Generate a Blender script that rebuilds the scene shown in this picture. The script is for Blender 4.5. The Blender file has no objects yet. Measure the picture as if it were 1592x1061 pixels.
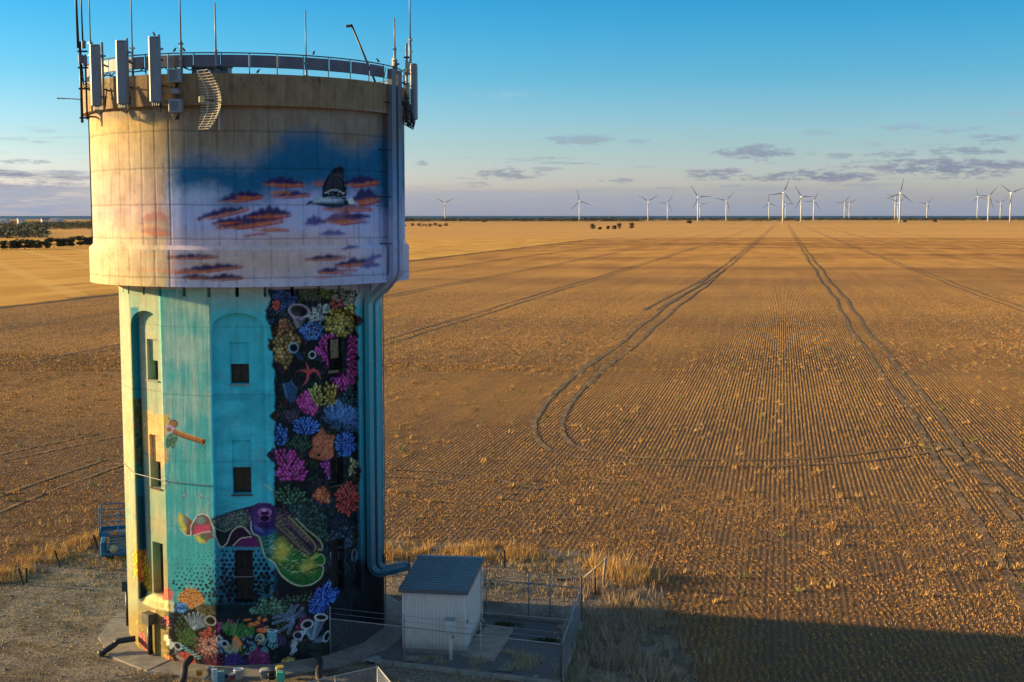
import bpy, bmesh, math, random
import numpy as np
from mathutils import Vector, Matrix

# ------------------------------------------------------------------ camera
SC = bpy.context.scene
COL = SC.collection
FPX = 2000.0            # focal length in photo pixels (photo is 1592 wide)
CX, CY = 796.0, 530.5
HC = 14.3               # drone height
PITCH = math.atan(195 / FPX)
CP, SP = math.cos(PITCH), math.sin(PITCH)
TX, TY = -8.84, 44.0    # tower axis

cam_d = bpy.data.cameras.new('camera')
cam = bpy.data.objects.new('camera', cam_d)
COL.objects.link(cam)
cam_d.sensor_width = 36.0
cam_d.lens = FPX / 1592 * 36.0
cam_d.clip_start = 0.5
cam_d.clip_end = 120000
cam.location = (0, 0, HC)
cam.rotation_euler = (math.radians(90) - PITCH, 0, 0)
SC.camera = cam

# ------------------------------------------------------------------ sun, sky, exposure
TOCAM = math.atan2(-TY, -TX)
SUN_AZ = TOCAM + math.radians(-113.5)      # math angle from +x
SUN_EL = math.radians(10.5)
sd = Vector((math.cos(SUN_AZ) * math.cos(SUN_EL), math.sin(SUN_AZ) * math.cos(SUN_EL), math.sin(SUN_EL)))
sun_d = bpy.data.lights.new('sun', 'SUN')
sun_d.energy = 5.0
sun_d.angle = math.radians(1.6)
sun_d.color = (1.0, 0.70, 0.285)
sun = bpy.data.objects.new('sun', sun_d)
COL.objects.link(sun)
sun.rotation_euler = sd.to_track_quat('Z', 'Y').to_euler()
sun.location = (-60, 60, 60)

SC.view_settings.view_transform = 'Standard'
SC.view_settings.look = 'None'
SC.view_settings.gamma = 1.0
SC.view_settings.use_curve_mapping = False
SC.view_settings.exposure = 1.15

W = bpy.data.worlds.new('World')
SC.world = W
W.use_nodes = True
wt = W.node_tree
wt.nodes.clear()


class NT:
    """tiny node helper"""
    def __init__(s, t):
        s.t = t

    def n(s, typ, **k):
        nd = s.t.nodes.new(typ)
        for a, b in k.items():
            setattr(nd, a, b)
        return nd

    def put(s, sock, v):
        if isinstance(v, bpy.types.NodeSocket):
            s.t.links.new(v, sock)
        elif isinstance(v, (tuple, list)):
            dv = sock.default_value
            n = len(dv)
            v = tuple(v)
            if n == 4 and len(v) == 3:
                v = v + (1.0,)
            sock.default_value = v
        else:
            sock.default_value = v

    def m(s, op, a, b=0.0, c=0.0, clamp=False):
        nd = s.n('ShaderNodeMath', operation=op, use_clamp=clamp)
        s.put(nd.inputs[0], a)
        s.put(nd.inputs[1], b)
        if len(nd.inputs) > 2:
            s.put(nd.inputs[2], c)
        return nd.outputs[0]

    def ss(s, v, lo, hi, a=0.0, b=1.0):
        nd = s.n('ShaderNodeMapRange', interpolation_type='SMOOTHSTEP')
        s.put(nd.inputs[0], v)
        for i, q in enumerate((lo, hi, a, b)):
            s.put(nd.inputs[i + 1], q)
        return nd.outputs[0]

    def mix(s, f, a, b, blend='MIX'):
        nd = s.n('ShaderNodeMix', data_type='RGBA', blend_type=blend)
        s.put(nd.inputs[0], f)
        s.put(nd.inputs[6], a)
        s.put(nd.inputs[7], b)
        return nd.outputs[2]

    def noise(s, vec, scale, detail=3.0, rough=0.55, dist=0.0):
        nd = s.n('ShaderNodeTexNoise')
        if vec is not None:
            s.put(nd.inputs['Vector'], vec)
        nd.inputs['Scale'].default_value = scale
        nd.inputs['Detail'].default_value = detail
        nd.inputs['Roughness'].default_value = rough
        nd.inputs['Distortion'].default_value = dist
        return nd.outputs[0]

    def ramp(s, f, stops):
        nd = s.n('ShaderNodeValToRGB')
        cr = nd.color_ramp
        while len(cr.elements) < len(stops):
            cr.elements.new(0.5)
        for e, (p, c) in zip(cr.elements, stops):
            e.position = p
            e.color = tuple(c) + (1.0,) if len(c) == 3 else c
        s.put(nd.inputs[0], f)
        return nd.outputs[0]

    def comb(s, x, y, z):
        nd = s.n('ShaderNodeCombineXYZ')
        for i, v in enumerate((x, y, z)):
            s.put(nd.inputs[i], v)
        return nd.outputs[0]

    def sep(s, v):
        nd = s.n('ShaderNodeSeparateXYZ')
        s.put(nd.inputs[0], v)
        return nd.outputs


def lin(r, g, b):
    """photo style 0-255 sRGB -> linear"""
    o = []
    for c in (r, g, b):
        c = c / 255.0
        o.append(c / 12.92 if c <= 0.04045 else ((c + 0.055) / 1.055) ** 2.4)
    return tuple(o)


w = NT(wt)
sky = w.n('ShaderNodeTexSky', sky_type='NISHITA')
sky.sun_disc = False
sky.sun_elevation = SUN_EL
sky.sun_rotation = math.radians(90) - SUN_AZ
sky.air_density = 1.0
sky.dust_density = 1.2
sky.ozone_density = 2.0
tc = w.n('ShaderNodeTexCoord')
dx, dy, dz = w.sep(tc.outputs['Generated'])
az = w.m('MULTIPLY', w.m('ARCTAN2', dx, dy), 57.2958)
el = w.m('MULTIPLY', w.m('ARCSINE', dz), 57.2958)
# clear-sky grading: the air close to the horizon is creamy, above it turns quickly to a deep blue
grade = w.ramp(w.m('DIVIDE', el, 40.0, clamp=True), [
    (0.0, (0.82, 0.85, 1.45)), (0.0375, (0.77, 0.82, 1.25)), (0.075, (0.54, 0.70, 0.99)), (0.1125, (0.38, 0.63, 0.90)),
    (0.15, (0.225, 0.565, 0.825)), (0.20, (0.125, 0.515, 0.785)), (0.25, (0.060, 0.45, 0.75)), (0.5, (0.40, 0.62, 0.78)), (0.8, (0.80, 0.78, 0.74)), (1.0, (0.92, 0.86, 0.76))])
grade = w.mix(1.0, grade, (2.0, 2.0, 2.0, 1), 'MULTIPLY')
skyc = w.mix(1.0, sky.outputs[0], grade, 'MULTIPLY')
# clouds: soft bank on the horizon, flat streaks above it
cv = w.comb(w.m('MULTIPLY', az, 0.12), w.m('MULTIPLY', el, 1.0), 3.3)
n1 = w.noise(cv, 2.0, 6.0, 0.6)
n2 = w.noise(w.comb(w.m('MULTIPLY', az, 0.055), w.m('MULTIPLY', el, 0.8), 7.7), 1.5, 5.0, 0.58)
n3 = w.noise(w.comb(w.m('MULTIPLY', az, 0.62), w.m('MULTIPLY', el, 2.3), 1.2), 2.2, 9.0, 0.70)
bank = w.ss(w.m('ADD', w.m('SUBTRACT', 1.25, el), w.m('MULTIPLY', w.m('SUBTRACT', n2, 0.5), 3.2)), 0.0, 0.8)
leftb = w.ss(az, -20.0, -14.0, 1.0, 0.0)
bank2 = w.ss(w.m('ADD', w.m('SUBTRACT', 1.9, w.m('ABSOLUTE', w.m('SUBTRACT', el, 0.7))), w.m('MULTIPLY', w.m('SUBTRACT', n1, 0.58), 7.0)), 0.0, 1.3)
bank2 = w.m('MULTIPLY', bank2, leftb)
streak = w.m('MULTIPLY', w.ss(n1, 0.60, 0.72), w.ss(el, 4.2, 2.6))
streak = w.m('MULTIPLY', streak, 0.55)
bank = w.m('MULTIPLY', bank, 0.72)
masks = [bank, streak, bank2]
# streaks seen in the photo: (azimuth deg, elevation deg, half width, half height, strength)
CL = []
for (px, py, hw, hh, st) in [
        (1300, 276, 120, 8, 1.0), (1430, 266, 110, 13, 1.0), (1545, 262, 70, 6, .95), (1360, 300, 150, 5, .7), (1520, 304, 90, 5, .7), (1175, 240, 68, 9, .9), (1110, 271, 52, 8, .9),
        (1390, 244, 45, 5, .7), (1500, 242, 60, 6, .85), (1410, 205, 40, 5, .6), (1485, 211, 35, 5, .6), (1545, 224, 42, 7, .8), (1580, 190, 30, 6, .5),
        (1300, 247, 22, 4, .6), (900, 218, 48, 7, .65), (990, 222, 18, 4, .4), (790, 270, 50, 8, .75), (845, 263, 30, 3, .5), (745, 288, 26, 4, .5),
        (655, 255, 16, 4, .6), (780, 150, 60, 5, .22), (1265, 212, 30, 4, .35), (960, 280, 30, 4, .6), (1020, 298, 60, 5, .6), (1330, 290, 60, 4, .6),
        (45, 257, 50, 3, .7), (70, 292, 80, 7, .8), (20, 277, 50, 5, .7), (110, 290, 70, 7, .6), (620, 300, 70, 5, .5), (1150, 292, 70, 4, .55)]:
    CL.append((math.degrees(math.atan((px - CX) / FPX)), math.degrees(math.atan((335 - py) / FPX)), hw / FPX * 57.3, hh / FPX * 57.3, st))
warp = w.m('MULTIPLY', w.m('SUBTRACT', n3, 0.5), 6.0)
warp2 = w.m('MULTIPLY', w.m('SUBTRACT', n1, 0.5), 2.4)
warp = w.m('ADD', warp, warp2)
for (a, e, hw, hh, st) in CL:
    qx = w.m('DIVIDE', w.m('SUBTRACT', az, a), hw * 1.12)
    qy = w.m('DIVIDE', w.m('SUBTRACT', el, e), hh * 1.35)
    r2 = w.m('ADD', w.m('MULTIPLY', qx, qx), w.m('MULTIPLY', qy, qy))
    v = w.m('ADD', w.m('SUBTRACT', 1.0, r2), warp)
    masks.append(w.m('MULTIPLY', w.ss(v, 0.0, 1.3), st))
cm = masks[0]
for q in masks[1:]:
    cm = w.m('MAXIMUM', cm, q)
cm = w.m('MULTIPLY', cm, w.ss(el, -0.5, 0.1))
cloudc = w.ramp(w.m('DIVIDE', el, 5.0, clamp=True), [(0.0, (0.20, 0.255, 0.36)), (0.2, (0.235, 0.27, 0.34)), (0.32, (0.12, 0.14, 0.22)), (0.6, (0.15, 0.18, 0.265)), (1.0, (0.3, 0.42, 0.54))])
cloudc = w.mix(w.ss(n3, 0.45, 0.70, 0.0, 0.38), cloudc, (0.34, 0.285, 0.30, 1))
WS = 0.0668
cloudc = w.mix(1.0, cloudc, (10.0, 10.0, 10.0, 1), 'MULTIPLY')
final = w.mix(w.m('MULTIPLY', cm, 0.85), skyc, cloudc)
bg = w.n('ShaderNodeBackground')
w.put(bg.inputs[0], final)
bg.inputs[1].default_value = WS
out = w.n('ShaderNodeOutputWorld')
wt.links.new(bg.outputs[0], out.inputs[0])

# ------------------------------------------------------------------ geometry helpers
def ground_at(px, py, z=0.0):
    """world point on the plane z where the photo shows (px,py)"""
    a = (px - CX) / FPX
    b = (CY - py) / FPX
    d = Vector((a, CP + b * SP, -SP + b * CP))
    t = (z - HC) / d.z
    return Vector((d.x * t, d.y * t, z))


def zat(py, Y):
    b = (CY - py) / FPX
    return HC + Y * (-SP + b * CP) / (CP + b * SP)


def xat(px, py, Y):
    b = (CY - py) / FPX
    return (px - CX) / FPX * Y / (CP + b * SP)


def at(px, py, Y):
    return Vector((xat(px, py, Y), Y, zat(py, Y)))


def on_cyl(px, py, R):
    """near point on the vertical cylinder of radius R round the tower axis"""
    a = (px - CX) / FPX
    b = (CY - py) / FPX
    d = Vector((a, CP + b * SP, -SP + b * CP))
    A = d.x * d.x + d.y * d.y
    B = -2 * (d.x * TX + d.y * TY)
    C = TX * TX + TY * TY - R * R
    D = max(B * B - 4 * A * C, 0.0)
    t = (-B - math.sqrt(D)) / (2 * A)
    return Vector((d.x * t, d.y * t, HC + d.z * t))


def polar(adeg, R, z):
    """point round the tower: angle in degrees from the camera side, negative = left"""
    q = TOCAM + math.radians(adeg)
    return Vector((TX + R * math.cos(q), TY + R * math.sin(q), z))


def mesh_from(name, V, F, mat, smooth=False, colors=None):
    me = bpy.data.meshes.new(name)
    V = np.asarray(V, dtype=np.float32).reshape(-1, 3)
    if isinstance(F, np.ndarray):
        k = F.shape[1]
        me.vertices.add(len(V))
        me.vertices.foreach_set('co', V.ravel())
        me.loops.add(F.size)
        me.loops.foreach_set('vertex_index', F.astype(np.int32).ravel())
        me.polygons.add(len(F))
        me.polygons.foreach_set('loop_start', np.arange(0, F.size, k, dtype=np.int32))
        me.update(calc_edges=True)
    else:
        me.from_pydata([tuple(map(float, v)) for v in V], [], F)
        me.update()
    if colors is not None:
        at_ = me.color_attributes.new('paint', 'FLOAT_COLOR', 'POINT')
        c4 = np.ones((len(V), 4), dtype=np.float32)
        c4[:, :3] = np.asarray(colors, dtype=np.float32).reshape(-1, 3)
        at_.data.foreach_set('color', c4.ravel())
    if smooth:
        me.polygons.foreach_set('use_smooth', np.ones(len(me.polygons), dtype=bool))
    if mat is not None:
        me.materials.append(mat)
    return me


def link(name, me, parent=None, loc=None):
    o = bpy.data.objects.new(name, me)
    COL.objects.link(o)
    if parent is not None:
        o.parent = parent
    if loc is not None:
        o.location = loc
    return o


def tag(o, label=None, cat=None, group=None, kind=None):
    if label:
        o['label'] = label
    if cat:
        o['category'] = cat
    if group:
        o['group'] = group
    if kind:
        o['kind'] = kind
    return o


def empty(name, loc=(0, 0, 0), rz=0.0):
    o = bpy.data.objects.new(name, None)
    COL.objects.link(o)
    o.location = loc
    o.rotation_euler = (0, 0, rz)
    o.empty_display_size = 0.3
    return o


class MB:
    """collects simple shapes into one mesh"""
    def __init__(s):
        s.V = []
        s.F = []

    def add(s, vs, fs):
        b = len(s.V)
        s.V += [tuple(v) for v in vs]
        s.F += [tuple(i + b for i in f) for f in fs]
        return s

    def box(s, c, size, rz=0.0, M=None):
        hx, hy, hz = [q / 2 for q in size]
        vs = [Vector((x, y, z)) for x in (-hx, hx) for y in (-hy, hy) for z in (-hz, hz)]
        if M is None:
            M = Matrix.Rotation(rz, 3, 'Z')
        c = Vector(c)
        vs = [M @ v + c for v in vs]
        return s.add(vs, [(0, 1, 3, 2), (4, 6, 7, 5), (0, 4, 5, 1), (2, 3, 7, 6), (0, 2, 6, 4), (1, 5, 7, 3)])

    def bevbox(s, c, size, bev, rz=0.0, M=None):
        """box with its vertical edges chamfered and a small top/bottom chamfer"""
        hx, hy, hz = [q / 2 for q in size]
        b = bev
        if M is None:
            M = Matrix.Rotation(rz, 3, 'Z')
        c = Vector(c)
        def ring(ix, z):
            x, y = hx - ix, hy - ix
            return [(-x + b, -y, z), (x - b, -y, z), (x, -y + b, z), (x, y - b, z), (x - b, y, z), (-x + b, y, z), (-x, y - b, z), (-x, -y + b, z)]
        rings = [ring(b * .7, -hz), ring(0, -hz + b * .7), ring(0, hz - b * .7), ring(b * .7, hz)]
        vs = [M @ Vector(v) + c for r in rings for v in r]
        fs = []
        for k in range(3):
            for i in range(8):
                j = (i + 1) % 8
                fs.append((k * 8 + i, k * 8 + j, k * 8 + 8 + j, k * 8 + 8 + i))
        fs.append(tuple(range(7, -1, -1)))
        fs.append(tuple(range(24, 32)))
        return s.add(vs, fs)

    def tube(s, pts, r, n=8, cap=True, closed=False):
        pts = [Vector(p) for p in pts]
        rs = r if isinstance(r, (list, tuple)) else [r] * len(pts)
        vs = []
        up0 = None
        for i, p in enumerate(pts):
            if closed:
                t = pts[(i + 1) % len(pts)] - pts[i - 1]
            elif i == 0:
                t = pts[1] - p
            elif i == len(pts) - 1:
                t = p - pts[i - 1]
            else:
                t = (pts[i + 1] - p).normalized() + (p - pts[i - 1]).normalized()
            if t.length < 1e-9:
                t = Vector((0, 0, 1))
            t.normalize()
            if up0 is None:
                up0 = Vector((0, 0, 1)) if abs(t.z) < .9 else Vector((1, 0, 0))
            a = t.cross(up0)
            if a.length < 1e-6:
                a = t.cross(Vector((0, 1, 0)))
            a.normalize()
            b = a.cross(t).normalized()
            up0 = b
            for k in range(n):
                q = 2 * math.pi * k / n
                vs.append(p + rs[i] * (math.cos(q) * a + math.sin(q) * b))
        fs = []
        m = len(pts)
        for i in range(m if closed else m - 1):
            j = (i + 1) % m
            for k in range(n):
                l = (k + 1) % n
                fs.append((i * n + k, i * n + l, j * n + l, j * n + k))
        if cap and not closed:
            fs.append(tuple(range(n - 1, -1, -1)))
            fs.append(tuple((m - 1) * n + k for k in range(n)))
        return s.add(vs, fs)

    def lathe(s, prof, c=(0, 0, 0), n=16, M=None):
        """prof: list of (r,z)"""
        c = Vector(c)
        vs = []
        for (r, z) in prof:
            for k in range(n):
                q = 2 * math.pi * k / n
                v = Vector((r * math.cos(q), r * math.sin(q), z))
                vs.append((M @ v if M else v) + c)
        fs = []
        for i in range(len(prof) - 1):
            for k in range(n):
                l = (k + 1) % n
                fs.append((i * n + k, i * n + l, (i + 1) * n + l, (i + 1) * n + k))
        if prof[0][0] > 1e-6:
            fs.append(tuple(range(n - 1, -1, -1)))
        if prof[-1][0] > 1e-6:
            fs.append(tuple((len(prof) - 1) * n + k for k in range(n)))
        return s.add(vs, fs)

    def sweep_rect(s, pts, outs, w_, d_):
        """rectangular duct: path pts, outward normals outs, width w_ (across) and depth d_ (outward)"""
        vs = []
        n = len(pts)
        for i, p in enumerate(pts):
            p = Vector(p)
            if i == 0:
                t = Vector(pts[1]) - p
            elif i == n - 1:
                t = p - Vector(pts[i - 1])
            else:
                t = (Vector(pts[i + 1]) - p).normalized() + (p - Vector(pts[i - 1])).normalized()
            t.normalize()
            o = Vector(outs[i])
            o = (o - t * o.dot(t)).normalized()
            a = t.cross(o).normalized()
            for (x, y) in ((-.5, 0), (.5, 0), (.5, 1), (-.5, 1)):
                vs.append(p + a * x * w_ + o * y * d_)
        fs = []
        for i in range(n - 1):
            for k in range(4):
                l = (k + 1) % 4
                fs.append((i * 4 + k, i * 4 + l, i * 4 + 4 + l, i * 4 + 4 + k))
        fs.append((3, 2, 1, 0))
        fs.append(tuple((n - 1) * 4 + k for k in range(4)))
        return s.add(vs, fs)

    def build(s, name, mat, parent=None, smooth=False, loc=None):
        me = bpy.data.meshes.new(name)
        V = s.V
        if loc is not None:
            l = Vector(loc)
            V = [tuple(Vector(v) - l) for v in V]
        me.from_pydata(V, [], s.F)
        if smooth:
            for p in me.polygons:
                p.use_smooth = True
        me.materials.append(mat)
        me.update()
        o = link(name, me, parent)
        if loc is not None:
            o.location = loc
        return o


# ------------------------------------------------------------------ materials
def new_mat(name):
    m = bpy.data.materials.new(name)
    m.use_nodes = True
    t = m.node_tree
    b = t.nodes['Principled BSDF']
    return m, NT(t), b


def simple(name, col, rough=0.6, metal=0.0, var=0.25, scale=6.0, bump=0.0, bscale=40.0, spec=None):
    """one-colour procedural material with some uneven wear"""
    m, t, b = new_mat(name)
    g = t.n('ShaderNodeNewGeometry')
    n = t.noise(g.outputs['Position'], scale, 5.0, 0.6)
    dark = tuple(c * (1 - var) for c in col)
    lite = tuple(min(1, c * (1 + var * .6)) for c in col)
    t.put(b.inputs['Base Color'], t.mix(t.ss(n, 0.3, 0.7), dark, lite))
    b.inputs['Roughness'].default_value = rough
    b.inputs['Metallic'].default_value = metal
    if spec is not None:
        b.inputs['Specular IOR Level'].default_value = spec
    if bump:
        bn = t.n('ShaderNodeBump')
        bn.inputs['Strength'].default_value = bump
        bn.inputs['Distance'].default_value = 0.02
        t.put(bn.inputs['Height'], t.noise(g.outputs['Position'], bscale, 4.0, 0.6))
        t.put(b.inputs['Normal'], bn.outputs[0])
    return m


def vnoise(shape, cells, seed, octaves=4, pers=0.55):
    """smooth value noise array, 0..1"""
    rng = np.random.default_rng(seed)
    out = np.zeros(shape)
    amp = 1.0
    tot = 0.0
    cy_, cx_ = cells
    for o in range(octaves):
        g = rng.random((int(cy_) + 2, int(cx_) + 2))
        y = np.linspace(0, cy_, shape[0], endpoint=False)
        x = np.linspace(0, cx_, shape[1], endpoint=False)
        yi = y.astype(int)
        xi = x.astype(int)
        fy = y - yi
        fx = x - xi
        fy = fy * fy * (3 - 2 * fy)
        fx = fx * fx * (3 - 2 * fx)
        a = g[np.ix_(yi, xi)]
        b = g[np.ix_(yi, xi + 1)]
        c = g[np.ix_(yi + 1, xi)]
        d = g[np.ix_(yi + 1, xi + 1)]
        v = (a * (1 - fx) + b * fx) * (1 - fy)[:, None] + (c * (1 - fx) + d * fx) * fy[:, None]
        out += amp * v
        tot += amp
        amp *= pers
        cy_ *= 2
        cx_ *= 2
    return out / tot

# ================================================================== GROUND
RDIR = math.atan(419 / FPX)
RT = np.array([math.sin(RDIR), math.cos(RDIR)])      # along the drill rows
RS = np.array([math.cos(RDIR), -math.sin(RDIR)])     # across the rows


def gz(x, y):
    r = np.hypot(x, y)
    return -5.0 * (1 - np.exp(-np.maximum(r - 150, 0) / 900.0))


def smooth_poly(pts, step=0.5):
    """Catmull-Rom through 2-D points, resampled evenly"""
    P = np.array([[p[0], p[1]] for p in pts], dtype=float)
    P = np.vstack([2 * P[0] - P[1], P, 2 * P[-1] - P[-2]])
    out = []
    for i in range(1, len(P) - 2):
        a, b, c, d = P[i - 1], P[i], P[i + 1], P[i + 2]
        n = max(2, int(np.linalg.norm(c - b) / (step * .5)))
        for k in range(n):
            t = k / n
            out.append(.5 * ((2 * b) + (-a + c) * t + (2 * a - 5 * b + 4 * c - d) * t * t + (-a + 3 * b - 3 * c + d) * t ** 3))
    out.append(P[-2])
    out = np.array(out)
    L = np.concatenate([[0], np.cumsum(np.linalg.norm(np.diff(out, axis=0), axis=1))])
    q = np.arange(0, L[-1], step)
    return np.stack([np.interp(q, L, out[:, 0]), np.interp(q, L, out[:, 1])], 1)


def G2(px, py):
    g = ground_at(px, py)
    return (g.x, g.y)


# edge between the cropped paddock and the yard round the tower
EDGE = smooth_poly([G2(*q) for q in [(-420, 985), (-150, 935), (0, 893), (80, 861), (165, 834), (400, 832), (600, 842), (760, 850), (900, 860),
                                     (975, 872), (1003, 893), (1024, 930), (1048, 985), (1072, 1061), (1100, 1160), (1130, 1290)]])
ET = np.gradient(EDGE, axis=0)
ET /= np.linalg.norm(ET, axis=1)[:, None]
EN = np.stack([-ET[:, 1], ET[:, 0]], 1)       # points into the paddock


def edge_dist(P):
    """signed distance to the edge (positive in the paddock)"""
    out = np.empty(len(P))
    for i in range(0, len(P), 20000):
        Q = P[i:i + 20000]
        d2 = ((Q[:, None, :] - EDGE[None]) ** 2).sum(2)
        k = d2.argmin(1)
        d = np.sqrt(d2[np.arange(len(Q)), k])
        sg = np.sign(((Q - EDGE[k]) * EN[k]).sum(1))
        out[i:i + 20000] = d * sg
    return out


# ---- ground sheet
def graded(a, b, step, far_lo, far_hi, g=1.05):
    mid = list(np.arange(a, b + 1e-6, step))
    lo = []
    x, s_ = mid[0], step
    while x > far_lo:
        s_ *= g
        x -= s_
        lo.append(x)
    hi = []
    x, s_ = mid[-1], step
    while x < far_hi:
        s_ *= g
        x += s_
        hi.append(x)
    return np.array(lo[::-1] + mid + hi)


gx = graded(-26, 34, 0.4, -9000, 9000)
gy = graded(30, 72, 0.4, -400, 6200)
GX, GY = np.meshgrid(gx, gy)
GZ = gz(GX, GY)
nyy, nxx = GX.shape
idx = np.arange(nyy * nxx).reshape(nyy, nxx)
GF = np.stack([idx[:-1, :-1], idx[:-1, 1:], idx[1:, 1:], idx[1:, :-1]], -1).reshape(-1, 4)
flat = np.stack([GX.ravel(), GY.ravel()], 1)
near = (np.abs(flat[:, 0]) < 80) & (flat[:, 1] > 0) & (flat[:, 1] < 110)
zone = np.ones(len(flat)) * 20.0
zone[near] = edge_dist(flat[near])
zone[(~near) & (flat[:, 1] < 50)] = -10
zone = np.clip(zone, -20, 20)

mg, t, b = new_mat('paddock_ground')
geo = t.n('ShaderNodeNewGeometry')
pos = geo.outputs['Position']
X_, Y_, Z_ = t.sep(pos)
s_c = t.m('SUBTRACT', t.m('MULTIPLY', X_, RS[0]), t.m('MULTIPLY', Y_, -RS[1]))
t_c = t.m('ADD', t.m('MULTIPLY', X_, RT[0]), t.m('MULTIPLY', Y_, RT[1]))
att = t.n('ShaderNodeAttribute', attribute_name='zone')
zv = att.outputs['Fac']
zn = t.m('ADD', zv, t.m('MULTIPLY', t.m('SUBTRACT', t.noise(pos, 0.7, 5.0, 0.65), 0.5), 2.6))
yard = t.ss(zn, 0.4, -0.4)
# straw and soil of the paddock
rowv = t.m('SINE', t.m('MULTIPLY', s_c, 2 * math.pi / 0.25))
wob = t.noise(pos, 5.0, 4.0, 0.7)
row = t.ss(t.m('ADD', t.m('MULTIPLY', rowv, 0.5), t.m('MULTIPLY', t.m('SUBTRACT', wob, 0.5), 3.0)), -0.7, 0.9)
rowfade = t.ss(Y_, 60, 110, 0.40, 1.0)
swath = t.noise(t.comb(t.m('MULTIPLY', s_c, 0.55), t.m('MULTIPLY', t_c, 0.012), 0.0), 1.0, 4.0, 0.6)
swath2 = t.noise(t.comb(t.m('MULTIPLY', s_c, 0.10), t.m('MULTIPLY', t_c, 0.02), 4.0), 1.0, 3.0, 0.5)
undulation_shade = t.noise(t.comb(t.m('MULTIPLY', X_, 0.004), t.m('MULTIPLY', Y_, 0.022), 2.0), 1.0, 4.0, 0.55)  # shade of gentle undulations, painted as bands of straw tone
clump = t.noise(pos, 1.3, 6.0, 0.72)
fine = t.noise(pos, 11.0, 5.0, 0.75)
straw = t.mix(t.ss(clump, 0.35, 0.68), (0.35, 0.170, 0.055, 1), (0.60, 0.325, 0.10, 1))
straw = t.mix(t.m('MULTIPLY', t.ss(swath2, 0.35, 0.7), 0.5), straw, (0.62, 0.325, 0.09, 1))
soil = t.mix(fine, (0.085, 0.050, 0.036, 1), (0.21, 0.125, 0.078, 1))
cover = t.m('ADD', t.m('MULTIPLY', row, rowfade), t.m('MULTIPLY', t.m('SUBTRACT', fine, 0.5), 1.3))
cover = t.m('ADD', cover, t.m('MULTIPLY', t.m('SUBTRACT', swath, 0.5), 0.9))
cover = t.m('ADD', cover, t.m('MULTIPLY', t.m('SUBTRACT', undulation_shade, 0.5), 1.6))
farstraw = t.ss(Y_, 90, 420, 0.0, 0.55)
cover = t.m('ADD', t.m('ADD', cover, 0.10), farstraw)
cover = t.ss(cover, 0.05, 1.25)
field = t.mix(cover, soil, straw)
farcol = t.mix(t.ss(t.m('ADD', t.m('MULTIPLY', undulation_shade, 0.6), t.m('MULTIPLY', swath2, 0.4)), 0.35, 0.65), (0.27, 0.110, 0.030, 1), (0.62, 0.315, 0.080, 1))
field = t.mix(t.ss(Y_, 120, 600, 0.0, 0.8), field, farcol)
# paler paddock beyond the boundary fence
pA, pB = np.array(G2(180, 452)), np.array(G2(1040, 355))
pB = pB * 1.22
nl = np.array([-(pB - pA)[1], (pB - pA)[0]])
nl /= np.linalg.norm(nl)
side = t.m('SUBTRACT', t.m('ADD', t.m('MULTIPLY', X_, float(nl[0])), t.m('MULTIPLY', Y_, float(nl[1]))), float(nl @ pA))
side = t.m('ADD', side, t.m('MULTIPLY', t.m('SUBTRACT', t.noise(pos, 0.08, 3.0, 0.6), 0.5), 4.0))
palec = t.mix(t.ss(swath2, 0.3, 0.7), (0.52, 0.265, 0.055, 1), (0.68, 0.375, 0.095, 1))
diag = t.m('SINE', t.m('MULTIPLY', t.m('ADD', t.m('MULTIPLY', X_, 0.9), t.m('MULTIPLY', Y_, 0.43)), 0.26))
palec = t.mix(t.ss(diag, 0.75, 0.98, 0.0, 0.45), palec, (0.70, 0.43, 0.14, 1))
field = t.mix(t.ss(side, -0.6, 0.8), field, palec)
verge = t.ss(t.m('ABSOLUTE', t.m('ADD', side, 2.0)), 2.6, 0.6)
field = t.mix(t.m('MULTIPLY', verge, 0.85), field, (0.085, 0.06, 0.04, 1))
farf = t.ss(t.m('ADD', Y_, t.m('MULTIPLY', t.noise(pos, 0.002, 2.0), 600.0)), 1250, 1330)
pinkc = t.mix(t.noise(t.comb(t.m('MULTIPLY', X_, 0.0012), t.m('MULTIPLY', Y_, 0.006), 0.0), 1.0, 3.0), (0.48, 0.24, 0.085, 1), (0.66, 0.37, 0.12, 1))
field = t.mix(farf, field, pinkc)
# dirt yard
grit = t.noise(pos, 9.0, 6.0, 0.7)
patch = t.noise(pos, 0.45, 5.0, 0.6)
dirt = t.mix(t.ss(grit, 0.3, 0.7), (0.10, 0.082, 0.070, 1), (0.40, 0.33, 0.275, 1))
dirt = t.mix(t.ss(patch, 0.46, 0.64, 0.0, 0.7), dirt, (0.085, 0.062, 0.046, 1))
shade_streak = t.noise(t.comb(t.m('MULTIPLY', t.m('ADD', X_, t.m('MULTIPLY', Y_, -0.75)), 0.16), t.m('MULTIPLY', t.m('ADD', t.m('MULTIPLY', X_, 0.75), Y_), 0.9), 3.0), 1.0, 5.0, 0.6)  # shadow streaks across the yard, painted as darker brown
dirt = t.mix(t.ss(shade_streak, 0.50, 0.66, 0.0, 0.6), dirt, (0.11, 0.082, 0.062, 1))
dry = t.ss(t.noise(t.comb(t.m('MULTIPLY', X_, 0.3), t.m('MULTIPLY', Y_, 1.1), 5.0), 1.0, 6.0, 0.7), 0.54, 0.68)
dirt = t.mix(t.m('MULTIPLY', dry, 0.55), dirt, (0.35, 0.25, 0.12, 1))
t.put(b.inputs['Base Color'], t.mix(yard, field, dirt))
b.inputs['Roughness'].default_value = 0.95
b.inputs['Specular IOR Level'].default_value = 0.1
bn = t.n('ShaderNodeBump')
bn.inputs['Strength'].default_value = 1.0
bn.inputs['Distance'].default_value = 0.22
hh = t.m('ADD', t.m('MULTIPLY', fine, 0.45), t.m('MULTIPLY', clump, 0.9))
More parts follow.
